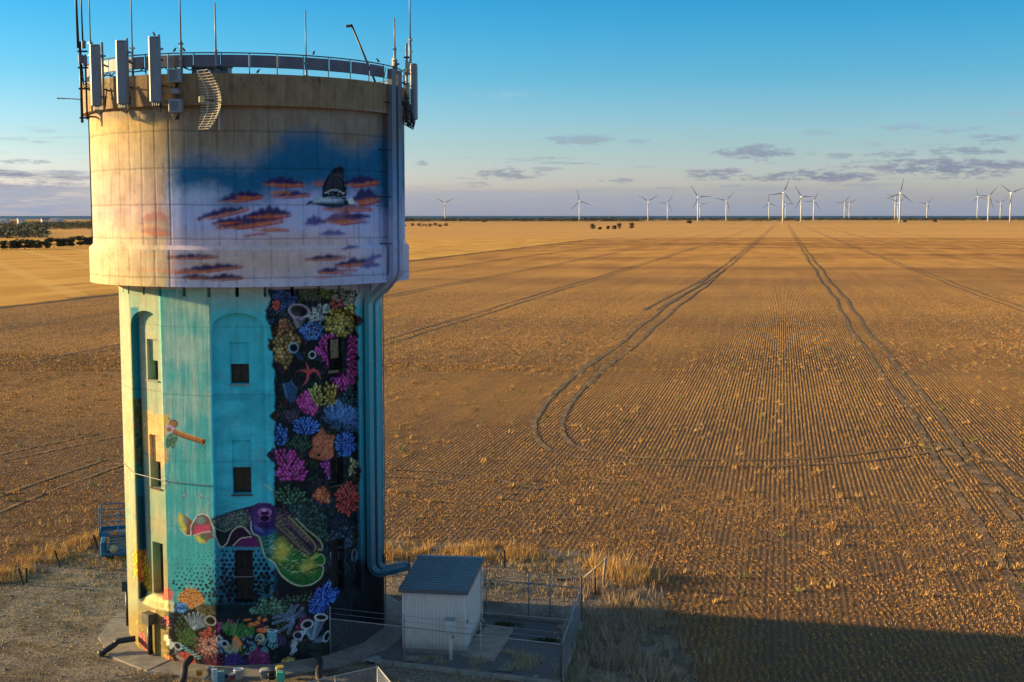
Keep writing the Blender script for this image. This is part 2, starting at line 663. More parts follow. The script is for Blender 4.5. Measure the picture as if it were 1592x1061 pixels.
hh = t.m('ADD', hh, t.m('MULTIPLY', t.m('MULTIPLY', rowv, t.m('MULTIPLY', rowfade, t.m('SUBTRACT', 1.0, yard))), 0.26))
t.put(bn.inputs['Height'], hh)
t.put(b.inputs['Normal'], bn.outputs[0])

me = mesh_from('ground', np.stack([GX.ravel(), GY.ravel(), GZ.ravel()], 1), GF, mg)
za = me.attributes.new('zone', 'FLOAT', 'POINT')
za.data.foreach_set('value', zone.astype(np.float32))
ground = link('ground', me)
tag(ground, 'stubble paddock running flat to the horizon around a bare dirt yard', kind='structure')

# ---- wheel tracks
mtrk, t, b = new_mat('wheel_track_soil')
g = t.n('ShaderNodeNewGeometry')
n = t.noise(g.outputs['Position'], 2.2, 6.0, 0.75)
n2_ = t.noise(g.outputs['Position'], 9.0, 5.0, 0.75)
n3_ = t.noise(g.outputs['Position'], 0.55, 4.0, 0.65)
trk_c = t.mix(t.ss(t.m('ADD', t.m('MULTIPLY', n, .5), t.m('MULTIPLY', n2_, .5)), 0.40, 0.60), (0.045, 0.029, 0.022, 1), (0.24, 0.13, 0.052, 1))
t.put(b.inputs['Base Color'], t.mix(t.ss(n3_, 0.46, 0.66, 0.0, 0.85), trk_c, (0.34, 0.18, 0.065, 1)))
b.inputs['Roughness'].default_value = 0.95
bn = t.n('ShaderNodeBump')
bn.inputs['Strength'].default_value = 1.0
bn.inputs['Distance'].default_value = 0.05
t.put(bn.inputs['Height'], n2_)
t.put(b.inputs['Normal'], bn.outputs[0])

TRACKS = []     # centre lines of single wheel marks, for clearing the stubble


def wheel_mark(pts, off, wid, name='wheel_track', parent=None, seed=0, zz=0.006):
    P = np.asarray(pts)
    T = np.gradient(P, axis=0)
    T /= np.linalg.norm(T, axis=1)[:, None]
    N = np.stack([-T[:, 1], T[:, 0]], 1)
    rng = np.random.default_rng(seed)
    C = P + N * off
    TRACKS.append(C)
    k = len(C)
    a = C + N * (wid * (0.5 + 0.5 * (rng.random(k) - .5)))[:, None]
    c = C - N * (wid * (0.5 + 0.5 * (rng.random(k) - .5)))[:, None]
    V = np.zeros((2 * k, 3))
    V[0::2, :2] = a
    V[1::2, :2] = c
    V[:, 2] = gz(V[:, 0], V[:, 1]) + zz + np.hypot(V[:, 0], V[:, 1]) * 2.2e-4
    i = np.arange(k - 1)
    F = np.stack([2 * i + 1, 2 * i + 3, 2 * i + 2, 2 * i], 1)
    return link(name, mesh_from(name, V, F, mtrk), parent)


tram = empty('wheel_tracks')
tag(tram, 'dark pairs of tractor wheel tracks running through the stubble', kind='structure')
tseed = 1
for s0, tmin in [(-152, 250), (-125, 210), (-98, 110), (-71, 110), (-44, 95), (-17, 98), (10, 43), (37, 60), (64, 150), (91, 250), (118, 330)]:
    tt = np.concatenate([np.arange(tmin, 260, 1.0), np.geomspace(260, 2600, 120)])
    wv = 0.25 * np.sin(tt / 23.0 + s0) + 0.15 * np.sin(tt / 7.0)
    pts = np.outer(tt, RT) + np.outer(s0 + wv, RS)
    for off in (-0.95, 0.95):
        wheel_mark(pts, off, 0.42 if s0 in (-17, 10) else 0.36, seed=tseed, parent=tram)
        tseed += 1
loop_pts = smooth_poly([G2(*q) for q in [(930, 566), (895, 598), (866, 630), (852, 660), (862, 688), (900, 706), (980, 716), (1100, 721), (1230, 720), (1340, 712), (1410, 702), (1460, 692)]], 1.0)
for off in (-0.95, 0.95):
    wheel_mark(loop_pts, off, 0.36, seed=tseed, parent=tram, zz=0.018)
    tseed += 1
for L_, wd in (([(560, 735), (700, 742), (840, 770)], .3),
               ([(1480, 690), (1540, 735), (1640, 800)], .5), ([(-40, 800), (60, 760), (190, 715)], .22), ([(1010, 480), (1040, 462), (1080, 440), (1120, 415)], .4), ([(-40, 720), (60, 700), (190, 672)], .2)):
    lp = smooth_poly([G2(*q) for q in L_], 1.0)
    for off in (-0.95, 0.95):
        wheel_mark(lp, off, wd, seed=tseed, parent=tram, zz=0.022)
        tseed += 1


def near_track(P, rad):
    out = np.zeros(len(P), dtype=bool)
    allp = np.concatenate([T_[(T_[:, 1] < 275)] for T_ in TRACKS])
    # bucket in 1 m cells
    cells = {}
    for q in allp:
        for ddx in (-.5, 0, .5):
            for ddy in (-.5, 0, .5):
                cells.setdefault((math.floor(q[0] + ddx), math.floor(q[1] + ddy)), []).append(q)
    cells = {k: np.array(v) for k, v in cells.items()}
    key = np.floor(P).astype(int)
    order = np.lexsort((key[:, 1], key[:, 0]))
    ks = key[order]
    st = np.concatenate([[0], np.nonzero(np.any(np.diff(ks, axis=0) != 0, axis=1))[0] + 1, [len(ks)]])
    for i in range(len(st) - 1):
        c = cells.get((ks[st[i]][0], ks[st[i]][1]))
        if c is None:
            continue
        ii = order[st[i]:st[i + 1]]
        d = ((P[ii][:, None, :] - c[None]) ** 2).sum(2).min(1)
        out[ii] = d < rad * rad
    return out


def blades(name, P, hgt, wid, nb, cols, mat, seed, lean=0.35, z0=0.0, spread=0.05, zarr=None):
    """tufts of nb triangular blades at the 2-D points P"""
    rng = np.random.default_rng(seed)
    N = len(P)
    P = np.repeat(P, nb, axis=0)
    h = np.repeat(np.broadcast_to(hgt, (N,)), nb) * rng.uniform(.6, 1.15, N * nb)
    wv = np.repeat(np.broadcast_to(wid, (N,)), nb) * rng.uniform(.7, 1.3, N * nb)
    C = np.repeat(cols, nb, axis=0) * rng.uniform(.8, 1.2, (N * nb, 1))
    sp = np.repeat(np.broadcast_to(spread, (N,)), nb)
    P = P + rng.normal(0, 1, P.shape) * sp[:, None]
    a = rng.uniform(0, 2 * np.pi, N * nb)
    la = rng.uniform(0, 2 * np.pi, N * nb)
    ln = h * lean * rng.uniform(0, 1, N * nb)
    zb = gz(P[:, 0], P[:, 1]) + z0
    V = np.zeros((N * nb, 3, 3))
    V[:, 0, 0] = P[:, 0] + np.cos(a) * wv / 2
    V[:, 0, 1] = P[:, 1] + np.sin(a) * wv / 2
    V[:, 1, 0] = P[:, 0] - np.cos(a) * wv / 2
    V[:, 1, 1] = P[:, 1] - np.sin(a) * wv / 2
    V[:, 0, 2] = V[:, 1, 2] = zb - 0.01
    V[:, 2, 0] = P[:, 0] + np.cos(la) * ln
    V[:, 2, 1] = P[:, 1] + np.sin(la) * ln
    V[:, 2, 2] = zb + h
    F = np.arange(N * nb * 3).reshape(-1, 3)
    CC = np.repeat(C[:, None, :], 3, axis=1)
    return link(name, mesh_from(name, V.reshape(-1, 3), F, mat, colors=np.clip(CC, 0, 1).reshape(-1, 3)))


mst, t, b = new_mat('dry_straw')
at_ = t.n('ShaderNodeAttribute', attribute_name='paint')
t.put(b.inputs['Base Color'], at_.outputs['Color'])
b.inputs['Roughness'].default_value = 0.85
b.inputs['Specular IOR Level'].default_value = 0.15


def in_view(P, mx=380, my=120):
    d = P[:, 1] * CP + HC * SP
    u = P[:, 1] * SP - HC * CP
    px = CX + FPX * P[:, 0] / d
    py = CY - FPX * u / d
    mj = mx - 0.75 * mx * np.random.default_rng(len(P)).random(len(P)) ** 3
    return (d > 5) & (px > -mj) & (px < 1592 + mj) & (py < 1061 + my)


rng = np.random.default_rng(5)
YMAX = 270.0
# straight drill rows
ss_ = np.arange(-120, 100, 0.25)
pl = []
for s0 in ss_:
    tt = np.concatenate([np.arange(48, 120, 0.095), np.arange(120, YMAX, 0.42)])
    tt = tt + rng.uniform(-.06, .06, len(tt))
    off = s0 + 0.03 * np.sin(tt / 2.7 + s0 * 9) + rng.normal(0, 0.017, len(tt))
    pl.append(np.outer(tt, RT) + np.outer(off, RS))
PT = np.concatenate(pl)
PT = PT[in_view(PT)]
fadep = np.where(PT[:, 1] < 118, 1.0, np.clip((YMAX - PT[:, 1]) / 150.0, 0.0, 1))
PT = PT[rng.random(len(PT)) < fadep]
hd = edge_dist(PT)
keep = hd > 17 + 3 * np.sin(PT[:, 0] * .35) + rng.normal(0, .8, len(PT))
PT = PT[keep]


def patchy(P, sc, seed):
    n_ = vnoise((256, 256), (26, 26), seed, 4, .6)
    ix = (np.mod(P[:, 0] * sc, 1) * 256).astype(int)
    iy = (np.mod(P[:, 1] * sc, 1) * 256).astype(int)
    return n_[iy, ix]


pn = patchy(PT, 1 / 60., 4)
PT = PT[(pn > 0.20 + 0.17 * rng.random(len(PT)))]
PT = PT[~(near_track(PT, 0.30) & (rng.random(len(PT)) < .45 + .5 * (patchy(PT, 1 / 17., 88) > .47)))]
# headland rows, following the edge of the yard
PH = np.stack([rng.uniform(-40, 44, 360000), rng.uniform(33, 82, 360000)], 1)
PH = PH[in_view(PH)]
out_ = []
for i in range(0, len(PH), 20000):
    Q = PH[i:i + 20000]
    d2 = ((Q[:, None, :] - EDGE[None]) ** 2).sum(2)
    kk = d2.argmin(1)
    dv_ = Q - EDGE[kk]
    dd = np.linalg.norm(dv_, axis=1) + 1e-6
    sg = np.sign((dv_ * EN[kk]).sum(1))
    ok = (sg > 0) & (dd > .3) & (dd < 20.5)
    hj = np.round(dd / .25) * .25 + rng.normal(0, 1, len(dd)) * (0.03 + 0.08 * np.clip((dd - 7) / 9, 0, 1))
    out_.append((EDGE[kk] + dv_ / dd[:, None] * hj[:, None])[ok])
PH = np.concatenate(out_)
PH = PH[in_view(PH)]
hh_ = edge_dist(PH)
lim_ = 17 + 3 * np.sin(PH[:, 0] * .35)
PH = PH[(hh_ > 0.25) & (hh_ < lim_ + rng.normal(0, .8, len(PH)))]
pn = patchy(PH, 1 / 35., 9)
PH = PH[(pn > 0.28 + 0.25 * rng.random(len(PH)))]
PH = PH[~(near_track(PH, 0.26) & (rng.random(len(PH)) < .75))]
ALL = np.concatenate([PT, PH])
base = np.array([0.63, 0.335, 0.095])
cv_ = rng.uniform(.5, 1.3, (len(ALL), 1)) * base * (0.62 + 0.75 * patchy(ALL, 1 / 50., 33))[:, None] + rng.normal(0, .02, (len(ALL), 3))
greyd = rng.random(len(ALL)) < .34
cv_[greyd] = np.array([.40, .275, .175]) * rng.uniform(.55, 1.2, (int(greyd.sum()), 1))
redd = rng.random(len(ALL)) < .12
cv_[redd] *= np.array([.85, .68, .55])
hs = rng.uniform(.04, .085, len(ALL))
farw = np.where(ALL[:, 1] > 118, 2.6, 1.0)
hs = hs * np.where(ALL[:, 1] > 118, 1.35, 1.0)
o = blades('stubble', ALL, hs, 0.036 * farw, 2, np.clip(cv_, .02, 1), mst, 11, lean=0.5, spread=0.028)
tag(o, 'rows of cut golden stubble across the paddock', kind='stuff')

# loose straw and volunteer weeds on the paddock
NW = 2600
WP = np.stack([rng.uniform(-45, 60, NW), rng.uniform(46, 150, NW)], 1)
WP = WP[in_view(WP)]
WP = WP[edge_dist(WP) > 0.6]
wn = patchy(WP, 1 / 45., 21)
WP = WP[wn > 0.42]
col = np.where(rng.random((len(WP), 1)) < .12, np.array([[0.20, 0.22, 0.07]]), np.array([[0.52, 0.30, 0.11]])) * rng.uniform(.7, 1.25, (len(WP), 1))
o = blades('paddock_weeds', WP, rng.uniform(.12, .34, len(WP)), 0.05, 16, col, mst, 12, lean=1.1, spread=0.12)
tag(o, 'scattered tufts of dry weed among the stubble', kind='stuff')

# tall dry grass along the fences
gp, gh, gc = [], [], []


def band(pts, n, width, hlo, hhi, col, seed):
    r_ = np.random.default_rng(seed)
    P = smooth_poly([G2(*q) for q in pts], 0.1)
    k = r_.integers(0, len(P), n)
    cl = vnoise((1, len(P)), (1, max(3, len(P) / 14)), seed, 3)[0]
    k = k[r_.random(n) < np.clip((cl[k] - .36) * 4.5, 0.06, 1)]
    q = P[k] + r_.normal(0, width, (len(k), 2))
    pk_ = patchy(q, 1 / 14., seed)
    kp = r_.random(len(q)) < np.clip((pk_ - .40) * 6, .04, 1)
    q, k = q[kp], k[kp]
    gp.append(q)
    gh.append(r_.uniform(hlo, hhi, len(k)) * np.clip(cl[k] * 1.7, .5, 1.4))
    gc.append(np.array(col) * r_.uniform(.65, 1.25, (len(k), 1)))


GOLD = (0.60, 0.37, 0.14)
band([(596, 862), (680, 862), (760, 862), (850, 868), (930, 880)], 2600, 0.75, .15, .48, GOLD, 31)
band([(700, 872), (800, 876), (900, 884)], 900, 0.7, .15, .4, (0.45, 0.33, 0.16), 32)
band([(935, 880), (965, 890), (985, 910)], 900, 0.5, .3, .8, GOLD, 33)
band([(925, 905), (950, 950), (960, 1010), (965, 1090)], 2600, 0.85, .12, .5, (0.44, 0.31, 0.20), 34)
band([(985, 915), (1010, 970), (1030, 1030), (1040, 1090)], 1400, 0.45, .10, .35, (0.44, 0.31, 0.19), 35)
band([(-60, 926), (0, 900), (60, 876), (110, 856), (160, 838)], 1800, 0.45, .15, .5, GOLD, 36)
band([(-120, 900), (0, 850), (100, 815), (190, 790)], 420, 1.3, .12, .35, GOLD, 37)
band([(140, 850), (170, 868), (200, 880)], 600, 0.8, .08, .26, GOLD, 38)
band([(-60, 985), (60, 935), (200, 890)], 500, 1.1, .04, .14, (0.48, 0.35, 0.19), 39)
band([(700, 905), (790, 912), (880, 925)], 700, 0.7, .05, .22, (0.34, 0.29, 0.16), 40)
band([(900, 985), (890, 1030), (880, 1075)], 500, 0.25, .1, .35, (0.33, 0.28, 0.17), 41)
band([(175, 1010), (230, 1040), (300, 1075)], 500, 0.35, .03, .10, (0.50, 0.36, 0.18), 42)
band([(0, 1040), (120, 1000), (190, 960)], 420, 1.3, .03, .10, (0.42, 0.32, 0.2), 43)
GPP, GHH, GCC = np.concatenate(gp), np.concatenate(gh), np.concatenate(gc)
o = blades('dry_grass', GPP, GHH, 0.026, 7, GCC, mst, 13, lean=0.75, spread=0.07)
tag(o, 'tall dry golden grass along the fences of the yard', kind='stuff')

# loose stones and short dead grass over the dirt yard
YP = np.stack([rng.uniform(-26, 3, 26000), rng.uniform(34, 55, 26000)], 1)
YP = YP[in_view(YP, 160, 160)]
YP = YP[(edge_dist(YP) < -.3) & (np.hypot(YP[:, 0] - TX, YP[:, 1] - TY) > 5.7)]
inside_c = (YP[:, 0] > -5.9) & (YP[:, 1] > 40.6 - (YP[:, 0] + 5.9) * .34)
YP = YP[~(inside_c & (YP[:, 1] < 46))]
yn = patchy(YP, 1 / 22., 61)
yk = rng.random(len(YP)) < np.clip((yn - .44) * 5, .02, 1)
YG_ = YP[yk]
o = blades('yard_grass', YG_, rng.uniform(.025, .085, len(YG_)), .03, 4, np.array([.50, .33, .155]) * rng.uniform(.55, 1.25, (len(YG_), 1)), mst, 71, lean=1.4, spread=.06)
tag(o, 'short dead grass in patches over the dirt yard', kind='stuff')
YS_ = YP[~yk][:9000]
ns_ = len(YS_)
sz = rng.uniform(.012, .045, ns_) * (1 + 1.2 * (rng.random(ns_) < .06))
ang_ = rng.uniform(0, 6.28, ns_)
tet = np.array([[1, 0, -.2], [-.5, .8, -.2], [-.6, -.8, -.2], [.1, .1, .75]])
V_ = np.zeros((ns_, 4, 3))
for i_ in range(4):
    V_[:, i_, 0] = YS_[:, 0] + sz * (tet[i_, 0] * np.cos(ang_) - tet[i_, 1] * np.sin(ang_)) * rng.uniform(.7, 1.3, ns_)
    V_[:, i_, 1] = YS_[:, 1] + sz * (tet[i_, 0] * np.sin(ang_) + tet[i_, 1] * np.cos(ang_)) * rng.uniform(.7, 1.3, ns_)
    V_[:, i_, 2] = sz * tet[i_, 2]
F_ = (np.arange(ns_)[:, None, None] * 4 + np.array([[0, 1, 3], [1, 2, 3], [2, 0, 3]])[None]).reshape(-1, 3)
C_ = np.repeat(np.array([.30, .25, .21]) * rng.uniform(.4, 1.3, (ns_, 1)), 4, 0)
o = link('yard_stones', mesh_from('yard_stones', V_.reshape(-1, 3), F_, mst, colors=C_))
tag(o, 'small loose stones over the dirt yard', kind='stuff')

# ================================================================== MURAL CHART
# The painted design, laid out as one elevation drawing of the tower (chart units are photo pixels).
# Wall vertices look their paint up in it once, at build time; the paint then belongs to the wall.
RSH = 4.42                     # shaft, corner radius (16 sides)
SIDE = 2 * RSH * math.sin(math.radians(11.25))
RAP = RSH * math.cos(math.radians(11.25))
A0 = -85.5                     # first corner, degrees from the camera side
CHS = 2.0                      # chart samples per unit
CX0, CY0, CW, CH_ = 120, 90, 530, 990


def S2L(c):
    c = np.asarray(c, dtype=float) / 255.0
    return np.where(c <= 0.04045, c / 12.92, ((c + 0.055) / 1.055) ** 2.4)


class Chart:
    def __init__(s):
        s.h, s.w = int(CH_ * CHS), int(CW * CHS)
        s.im = np.zeros((s.h, s.w, 3))
        s.rng = np.random.default_rng(77)

    def win(s, x0, y0, x1, y1):
        i0 = max(0, int((x0 - CX0) * CHS) - 1)
        i1 = min(s.w, int((x1 - CX0) * CHS) + 2)
        j0 = max(0, int((y0 - CY0) * CHS) - 1)
        j1 = min(s.h, int((y1 - CY0) * CHS) + 2)
        if i1 <= i0 or j1 <= j0:
            return None
        xs = CX0 + (np.arange(i0, i1) + .5) / CHS
        ys = CY0 + (np.arange(j0, j1) + .5) / CHS
        X, Y = np.meshgrid(xs, ys)
        return (slice(j0, j1), slice(i0, i1)), X, Y

    def blend(s, sl, a, col):
        col = np.asarray(col, dtype=float)
        if col.ndim == 1:
            col = col[None, None, :]
        s.im[sl] = s.im[sl] * (1 - a[..., None]) + col * a[..., None]

    def rect(s, x0, y0, x1, y1, col, soft=0.0, al=1.0):
        wv = s.win(x0 - soft, y0 - soft, x1 + soft, y1 + soft)
        if wv is None:
            return
        sl, X, Y = wv
        sf = max(soft, .25)
        a = np.clip((X - x0) / sf + .5, 0, 1) * np.clip((x1 - X) / sf + .5, 0, 1) * np.clip((Y - y0) / sf + .5, 0, 1) * np.clip((y1 - Y) / sf + .5, 0, 1)
        s.blend(sl, a * al, S2L(col))

    def mask_poly(s, pts, soft=0.6):
        P = np.array(pts, dtype=float)
        x0, y0 = P.min(0) - soft - 1
        x1, y1 = P.max(0) + soft + 1
        wv = s.win(x0, y0, x1, y1)
        if wv is None:
            return None
        sl, X, Y = wv
        ins = np.zeros(X.shape, dtype=bool)
        d2 = np.full(X.shape, 1e9)
        n = len(P)
        for i in range(n):
            ax, ay = P[i]
            bx, by = P[(i + 1) % n]
            c = ((ay > Y) != (by > Y))
            with np.errstate(divide='ignore', invalid='ignore'):
                xi = (bx - ax) * (Y - ay) / (by - ay + 1e-12) + ax
            ins ^= c & (X < xi)
            ex, ey = bx - ax, by - ay
            L = ex * ex + ey * ey + 1e-9
            tt = np.clip(((X - ax) * ex + (Y - ay) * ey) / L, 0, 1)
            d2 = np.minimum(d2, (X - ax - tt * ex) ** 2 + (Y - ay - tt * ey) ** 2)
        sd = np.sqrt(d2) * np.where(ins, 1, -1)
        return sl, X, Y, np.clip(sd / soft * .5 + .5, 0, 1), sd

    def poly(s, pts, col, soft=0.6, al=1.0, rough=0.0):
        m = s.mask_poly(pts, soft)
        if m is None:
            return
        sl, X, Y, a, sd = m
        if rough:
            n = vnoise(X.shape, (max(2, X.shape[0] / 14), max(2, X.shape[1] / 14)), int(abs(pts[0][0] * 7 + pts[0][1])), 4, .6)
            a = np.clip((sd + (n - .5) * rough * 2) / soft * .5 + .5, 0, 1)
        s.blend(sl, a * al, S2L(col))

    def ell(s, cx, cy, rx, ry, col, rot=0.0, soft=0.5, al=1.0):
        r = max(rx, ry) + soft + 1
        wv = s.win(cx - r, cy - r, cx + r, cy + r)
        if wv is None:
            return
        sl, X, Y = wv
        c_, s_ = math.cos(rot), math.sin(rot)
        dx = X - cx
        dy = Y - cy
        u = (dx * c_ + dy * s_) / rx
        v = (-dx * s_ + dy * c_) / ry
        q = np.sqrt(u * u + v * v)
        a = np.clip((1 - q) * min(rx, ry) / soft + .5, 0, 1)
        s.blend(sl, a * al, S2L(col))

    def ring(s, cx, cy, rx, ry, col, wid=1.0, rot=0.0, al=1.0):
        r = max(rx, ry) + wid + 1
        wv = s.win(cx - r, cy - r, cx + r, cy + r)
        if wv is None:
            return
        sl, X, Y = wv
        c_, s_ = math.cos(rot), math.sin(rot)
        dx = X - cx
        dy = Y - cy
        q = np.sqrt(((dx * c_ + dy * s_) / rx) ** 2 + ((-dx * s_ + dy * c_) / ry) ** 2)
        a = np.clip((wid / 2 - np.abs(q - 1) * min(rx, ry)) / .5 + .5, 0, 1)
        s.blend(sl, a * al, S2L(col))

    def line(s, pts, wid, col, al=1.0, soft=.5, taper=False):
        P = np.array(pts, dtype=float)
        x0, y0 = P.min(0) - wid - 1
        x1, y1 = P.max(0) + wid + 1
        wv = s.win(x0, y0, x1, y1)
        if wv is None:
            return
        sl, X, Y = wv
        best = np.full(X.shape, 1e9)
        n = len(P) - 1
        for i in range(n):
            ax, ay = P[i]
            bx, by = P[i + 1]
            ex, ey = bx - ax, by - ay
            L = ex * ex + ey * ey + 1e-9
            tt = np.clip(((X - ax) * ex + (Y - ay) * ey) / L, 0, 1)
            d = np.sqrt((X - ax - tt * ex) ** 2 + (Y - ay - tt * ey) ** 2)
            hw = wid / 2
            if taper:
                hw = wid / 2 * (1 - .85 * (i + tt) / n)
            best = np.minimum(best, d - hw)
        s.blend(sl, np.clip(-best / soft + .5, 0, 1) * al, S2L(col))

    def curve(s, pts, wid, col, al=1.0, taper=False):
        P = smooth_poly(pts, 1.0)
        s.line(P if len(P) > 1 else pts, wid, col, al, taper=taper)

    def inside_pts(s, pts, step, jit=.5):
        """jittered hexagonal points inside a polygon, back to front"""
        P = np.array(pts, dtype=float)
        out = []
        y = P[:, 1].min()
        r = 0
        while y < P[:, 1].max():
            x = P[:, 0].min() + (step / 2 if r % 2 else 0)
            while x < P[:, 0].max():
                q = (x + s.rng.uniform(-jit, jit) * step * .5, y + s.rng.uniform(-jit, jit) * step * .5)
                ins = False
                for i in range(len(P)):
                    a, b_ = P[i], P[(i + 1) % len(P)]
                    if (a[1] > q[1]) != (b_[1] > q[1]) and q[0] < (b_[0] - a[0]) * (q[1] - a[1]) / (b_[1] - a[1]) + a[0]:
                        ins = not ins
                if ins:
                    out.append(q)
                x += step
            y += step * .85
            r += 1
        return out

    # ---- coral brushes
    def bubbles(s, pts, step, col, size=.62, var=.25, under=.35, hi=1.45):
        """rounded knobs: dark gap, body, highlight"""
        col = np.array(col, dtype=float)
        s.poly(pts, col * under, soft=1.0, rough=2.0)
        for (x, y) in s.inside_pts(pts, step):
            r = step * size * s.rng.uniform(.8, 1.15)
            k = s.rng.uniform(1 - var, 1 + var)
            s.ell(x, y, r, r * 1.05, np.clip(col * .45, 0, 255))
            s.ell(x - r * .12, y - r * .15, r * .78, r * .8, np.clip(col * k, 0, 255))
            s.ell(x - r * .25, y - r * .35, r * .34, r * .3, np.clip(col * k * hi + 18, 0, 255), al=.8)

    def rings(s, pts, step, col, base=None, wid=.9, al=1.0):
        if base is not None:
            s.poly(pts, base, soft=1.0, rough=2.0)
        for (x, y) in s.inside_pts(pts, step):
            r = step * s.rng.uniform(.25, .42)
            s.ell(x, y, r, r, np.array(col) * .25)
            s.ring(x, y, r, r * s.rng.uniform(.8, 1.2), np.clip(np.array(col) * s.rng.uniform(.7, 1.2), 0, 255), wid, al=al)

    def petals(s, pts, step, col, cen, ln=1.5, under=.3, hi=1.5, var=.25):
        """drop shaped petals pointing away from a centre"""
        col = np.array(col, dtype=float)
        s.poly(pts, col * under, soft=1.0, rough=2.5)
        for (x, y) in s.inside_pts(pts, step):
            a = math.atan2(y - cen[1], x - cen[0]) + s.rng.normal(0, .25)
            k = s.rng.uniform(1 - var, 1 + var)
            r = step * .5
            s.ell(x, y, r * ln, r * .85, col * .38, rot=a)
            s.ell(x, y, r * ln * .86, r * .6, np.clip(col * k, 0, 255), rot=a)
            s.ell(x + math.cos(a) * r * .6, y + math.sin(a) * r * .6, r * .5, r * .35, np.clip(col * k * hi + 25, 0, 255), rot=a, al=.85)

    def spikes(s, pts, n, ln, col, cen=None, wid=1.0, base=None, var=.3, hi=1.0):
        if base is not None:
            s.poly(pts, base, soft=1.0, rough=3.0)
        cand = s.inside_pts(pts, 2.2, .9)
        s.rng.shuffle(cand)
        for (x, y) in cand[:n]:
            a = math.atan2(y - cen[1], x - cen[0]) if cen else -math.pi / 2
            a += s.rng.normal(0, .35)
            l_ = ln * s.rng.uniform(.6, 1.2)
            k = s.rng.uniform(1 - var, 1 + var) * hi
            s.line([(x, y), (x + math.cos(a) * l_, y + math.sin(a) * l_)], wid, np.clip(np.array(col) * k, 0, 255), al=.9)

    def tubecup(s, ox, oy, rx, ry, rot, tail, col, rim, tw=None):
        """tube sponge: tapering body, open mouth with a pale rim"""
        col = np.array(col, dtype=float)
        ca, sa = math.cos(rot), math.sin(rot)
        p1 = (ox + ca * rx, oy + sa * rx)
        p2 = (ox - ca * rx, oy - sa * rx)
        tw = tw or rx * .35
        p3 = (tail[0] - ca * tw, tail[1] - sa * tw)
        p4 = (tail[0] + ca * tw, tail[1] + sa * tw)
        s.poly([p1, p2, p3, p4], col * .55)
        mid1 = ((p1[0] * .35 + p2[0] * .65), (p1[1] * .35 + p2[1] * .65))
        mid2 = ((p4[0] * .35 + p3[0] * .65), (p4[1] * .35 + p3[1] * .65))
        s.poly([p2, mid1, mid2, p3], col, soft=1.2)
        for q in (.2, .5, .8):
            a1 = (p1[0] * q + p2[0] * (1 - q), p1[1] * q + p2[1] * (1 - q))
            a2 = (p4[0] * q + p3[0] * (1 - q), p4[1] * q + p3[1] * (1 - q))
            s.line([a1, a2], .7, np.clip(col * 1.35, 0, 255), al=.55)
        s.ell(ox, oy, rx, ry, np.array(rim) * .6, rot=rot)
        s.ell(ox, oy, rx * .78, ry * .75, col * .18, rot=rot)
        s.ring(ox, oy, rx, ry, rim, 1.2, rot=rot)


CHT = Chart()
c = CHT
R_ = c.rng


def nz(cells, seed, octv=5, pers=.55):
    return vnoise((c.h, c.w), cells, seed, octv, pers)


XS = CX0 + (np.arange(c.w) + .5) / CHS
YS = CY0 + (np.arange(c.h) + .5) / CHS
XG, YG = np.meshgrid(XS, YS)

# ---------------------------------------------------------------- shaft: sea colours
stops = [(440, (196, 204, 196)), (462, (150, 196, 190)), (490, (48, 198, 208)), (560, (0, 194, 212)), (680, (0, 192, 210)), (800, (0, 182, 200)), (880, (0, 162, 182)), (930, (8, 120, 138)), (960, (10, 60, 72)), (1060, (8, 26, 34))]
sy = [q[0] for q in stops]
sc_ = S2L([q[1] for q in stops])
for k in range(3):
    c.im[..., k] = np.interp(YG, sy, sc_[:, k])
# face to the left of the niche: thin paint, streaked, more grey
wgt = np.clip((331 - XG) / 6, 0, 1) * np.clip((XG - 150) / 4, 0, 1) * np.clip((YG - 440) / 4, 0, 1)
strk = vnoise((c.h, c.w), (14, 150), 3, 4, .6)
cloudy = nz((26, 12), 4)
mixv = np.clip(.55 + (strk - .5) * 1.6 + (cloudy - .5) * 2.0 - np.clip((YG - 560) / 330, 0, 1) * .75, 0, 1)
paleB = S2L((148, 192, 178))
turqB = S2L((30, 172, 174))
Bcol = turqB * (1 - mixv[..., None]) + paleB * mixv[..., None]
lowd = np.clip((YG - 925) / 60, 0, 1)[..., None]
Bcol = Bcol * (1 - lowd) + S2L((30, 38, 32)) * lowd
c.im = c.im * (1 - wgt[..., None]) + Bcol * wgt[..., None]
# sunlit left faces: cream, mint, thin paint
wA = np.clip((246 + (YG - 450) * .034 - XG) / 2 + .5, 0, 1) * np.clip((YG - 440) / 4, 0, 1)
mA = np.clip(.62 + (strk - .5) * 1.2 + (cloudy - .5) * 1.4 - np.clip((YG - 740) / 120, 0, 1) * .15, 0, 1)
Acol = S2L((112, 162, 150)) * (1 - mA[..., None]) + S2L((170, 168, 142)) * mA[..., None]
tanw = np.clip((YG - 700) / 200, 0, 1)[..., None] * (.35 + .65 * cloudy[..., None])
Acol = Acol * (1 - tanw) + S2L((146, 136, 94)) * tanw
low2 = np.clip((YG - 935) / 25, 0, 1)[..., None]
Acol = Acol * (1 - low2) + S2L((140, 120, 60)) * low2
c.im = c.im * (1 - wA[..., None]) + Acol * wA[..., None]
# painted water: soft darker and paler wisps in the middle niche
wC = np.clip((XG - 331) / 3, 0, 1) * np.clip((424 - XG) / 3, 0, 1) * np.clip((YG - 470) / 20, 0, 1) * np.clip((900 - YG) / 30, 0, 1)
wisp = vnoise((c.h, c.w), (60, 14), 8, 4, .55)
band_ = np.clip((YG - 560) / 60, 0, 1) * np.clip((860 - YG) / 60, 0, 1)
c.im *= (1 + ((wisp - .5) * .9 * band_ * wC)[..., None] * np.array([1.6, .9, .8]))
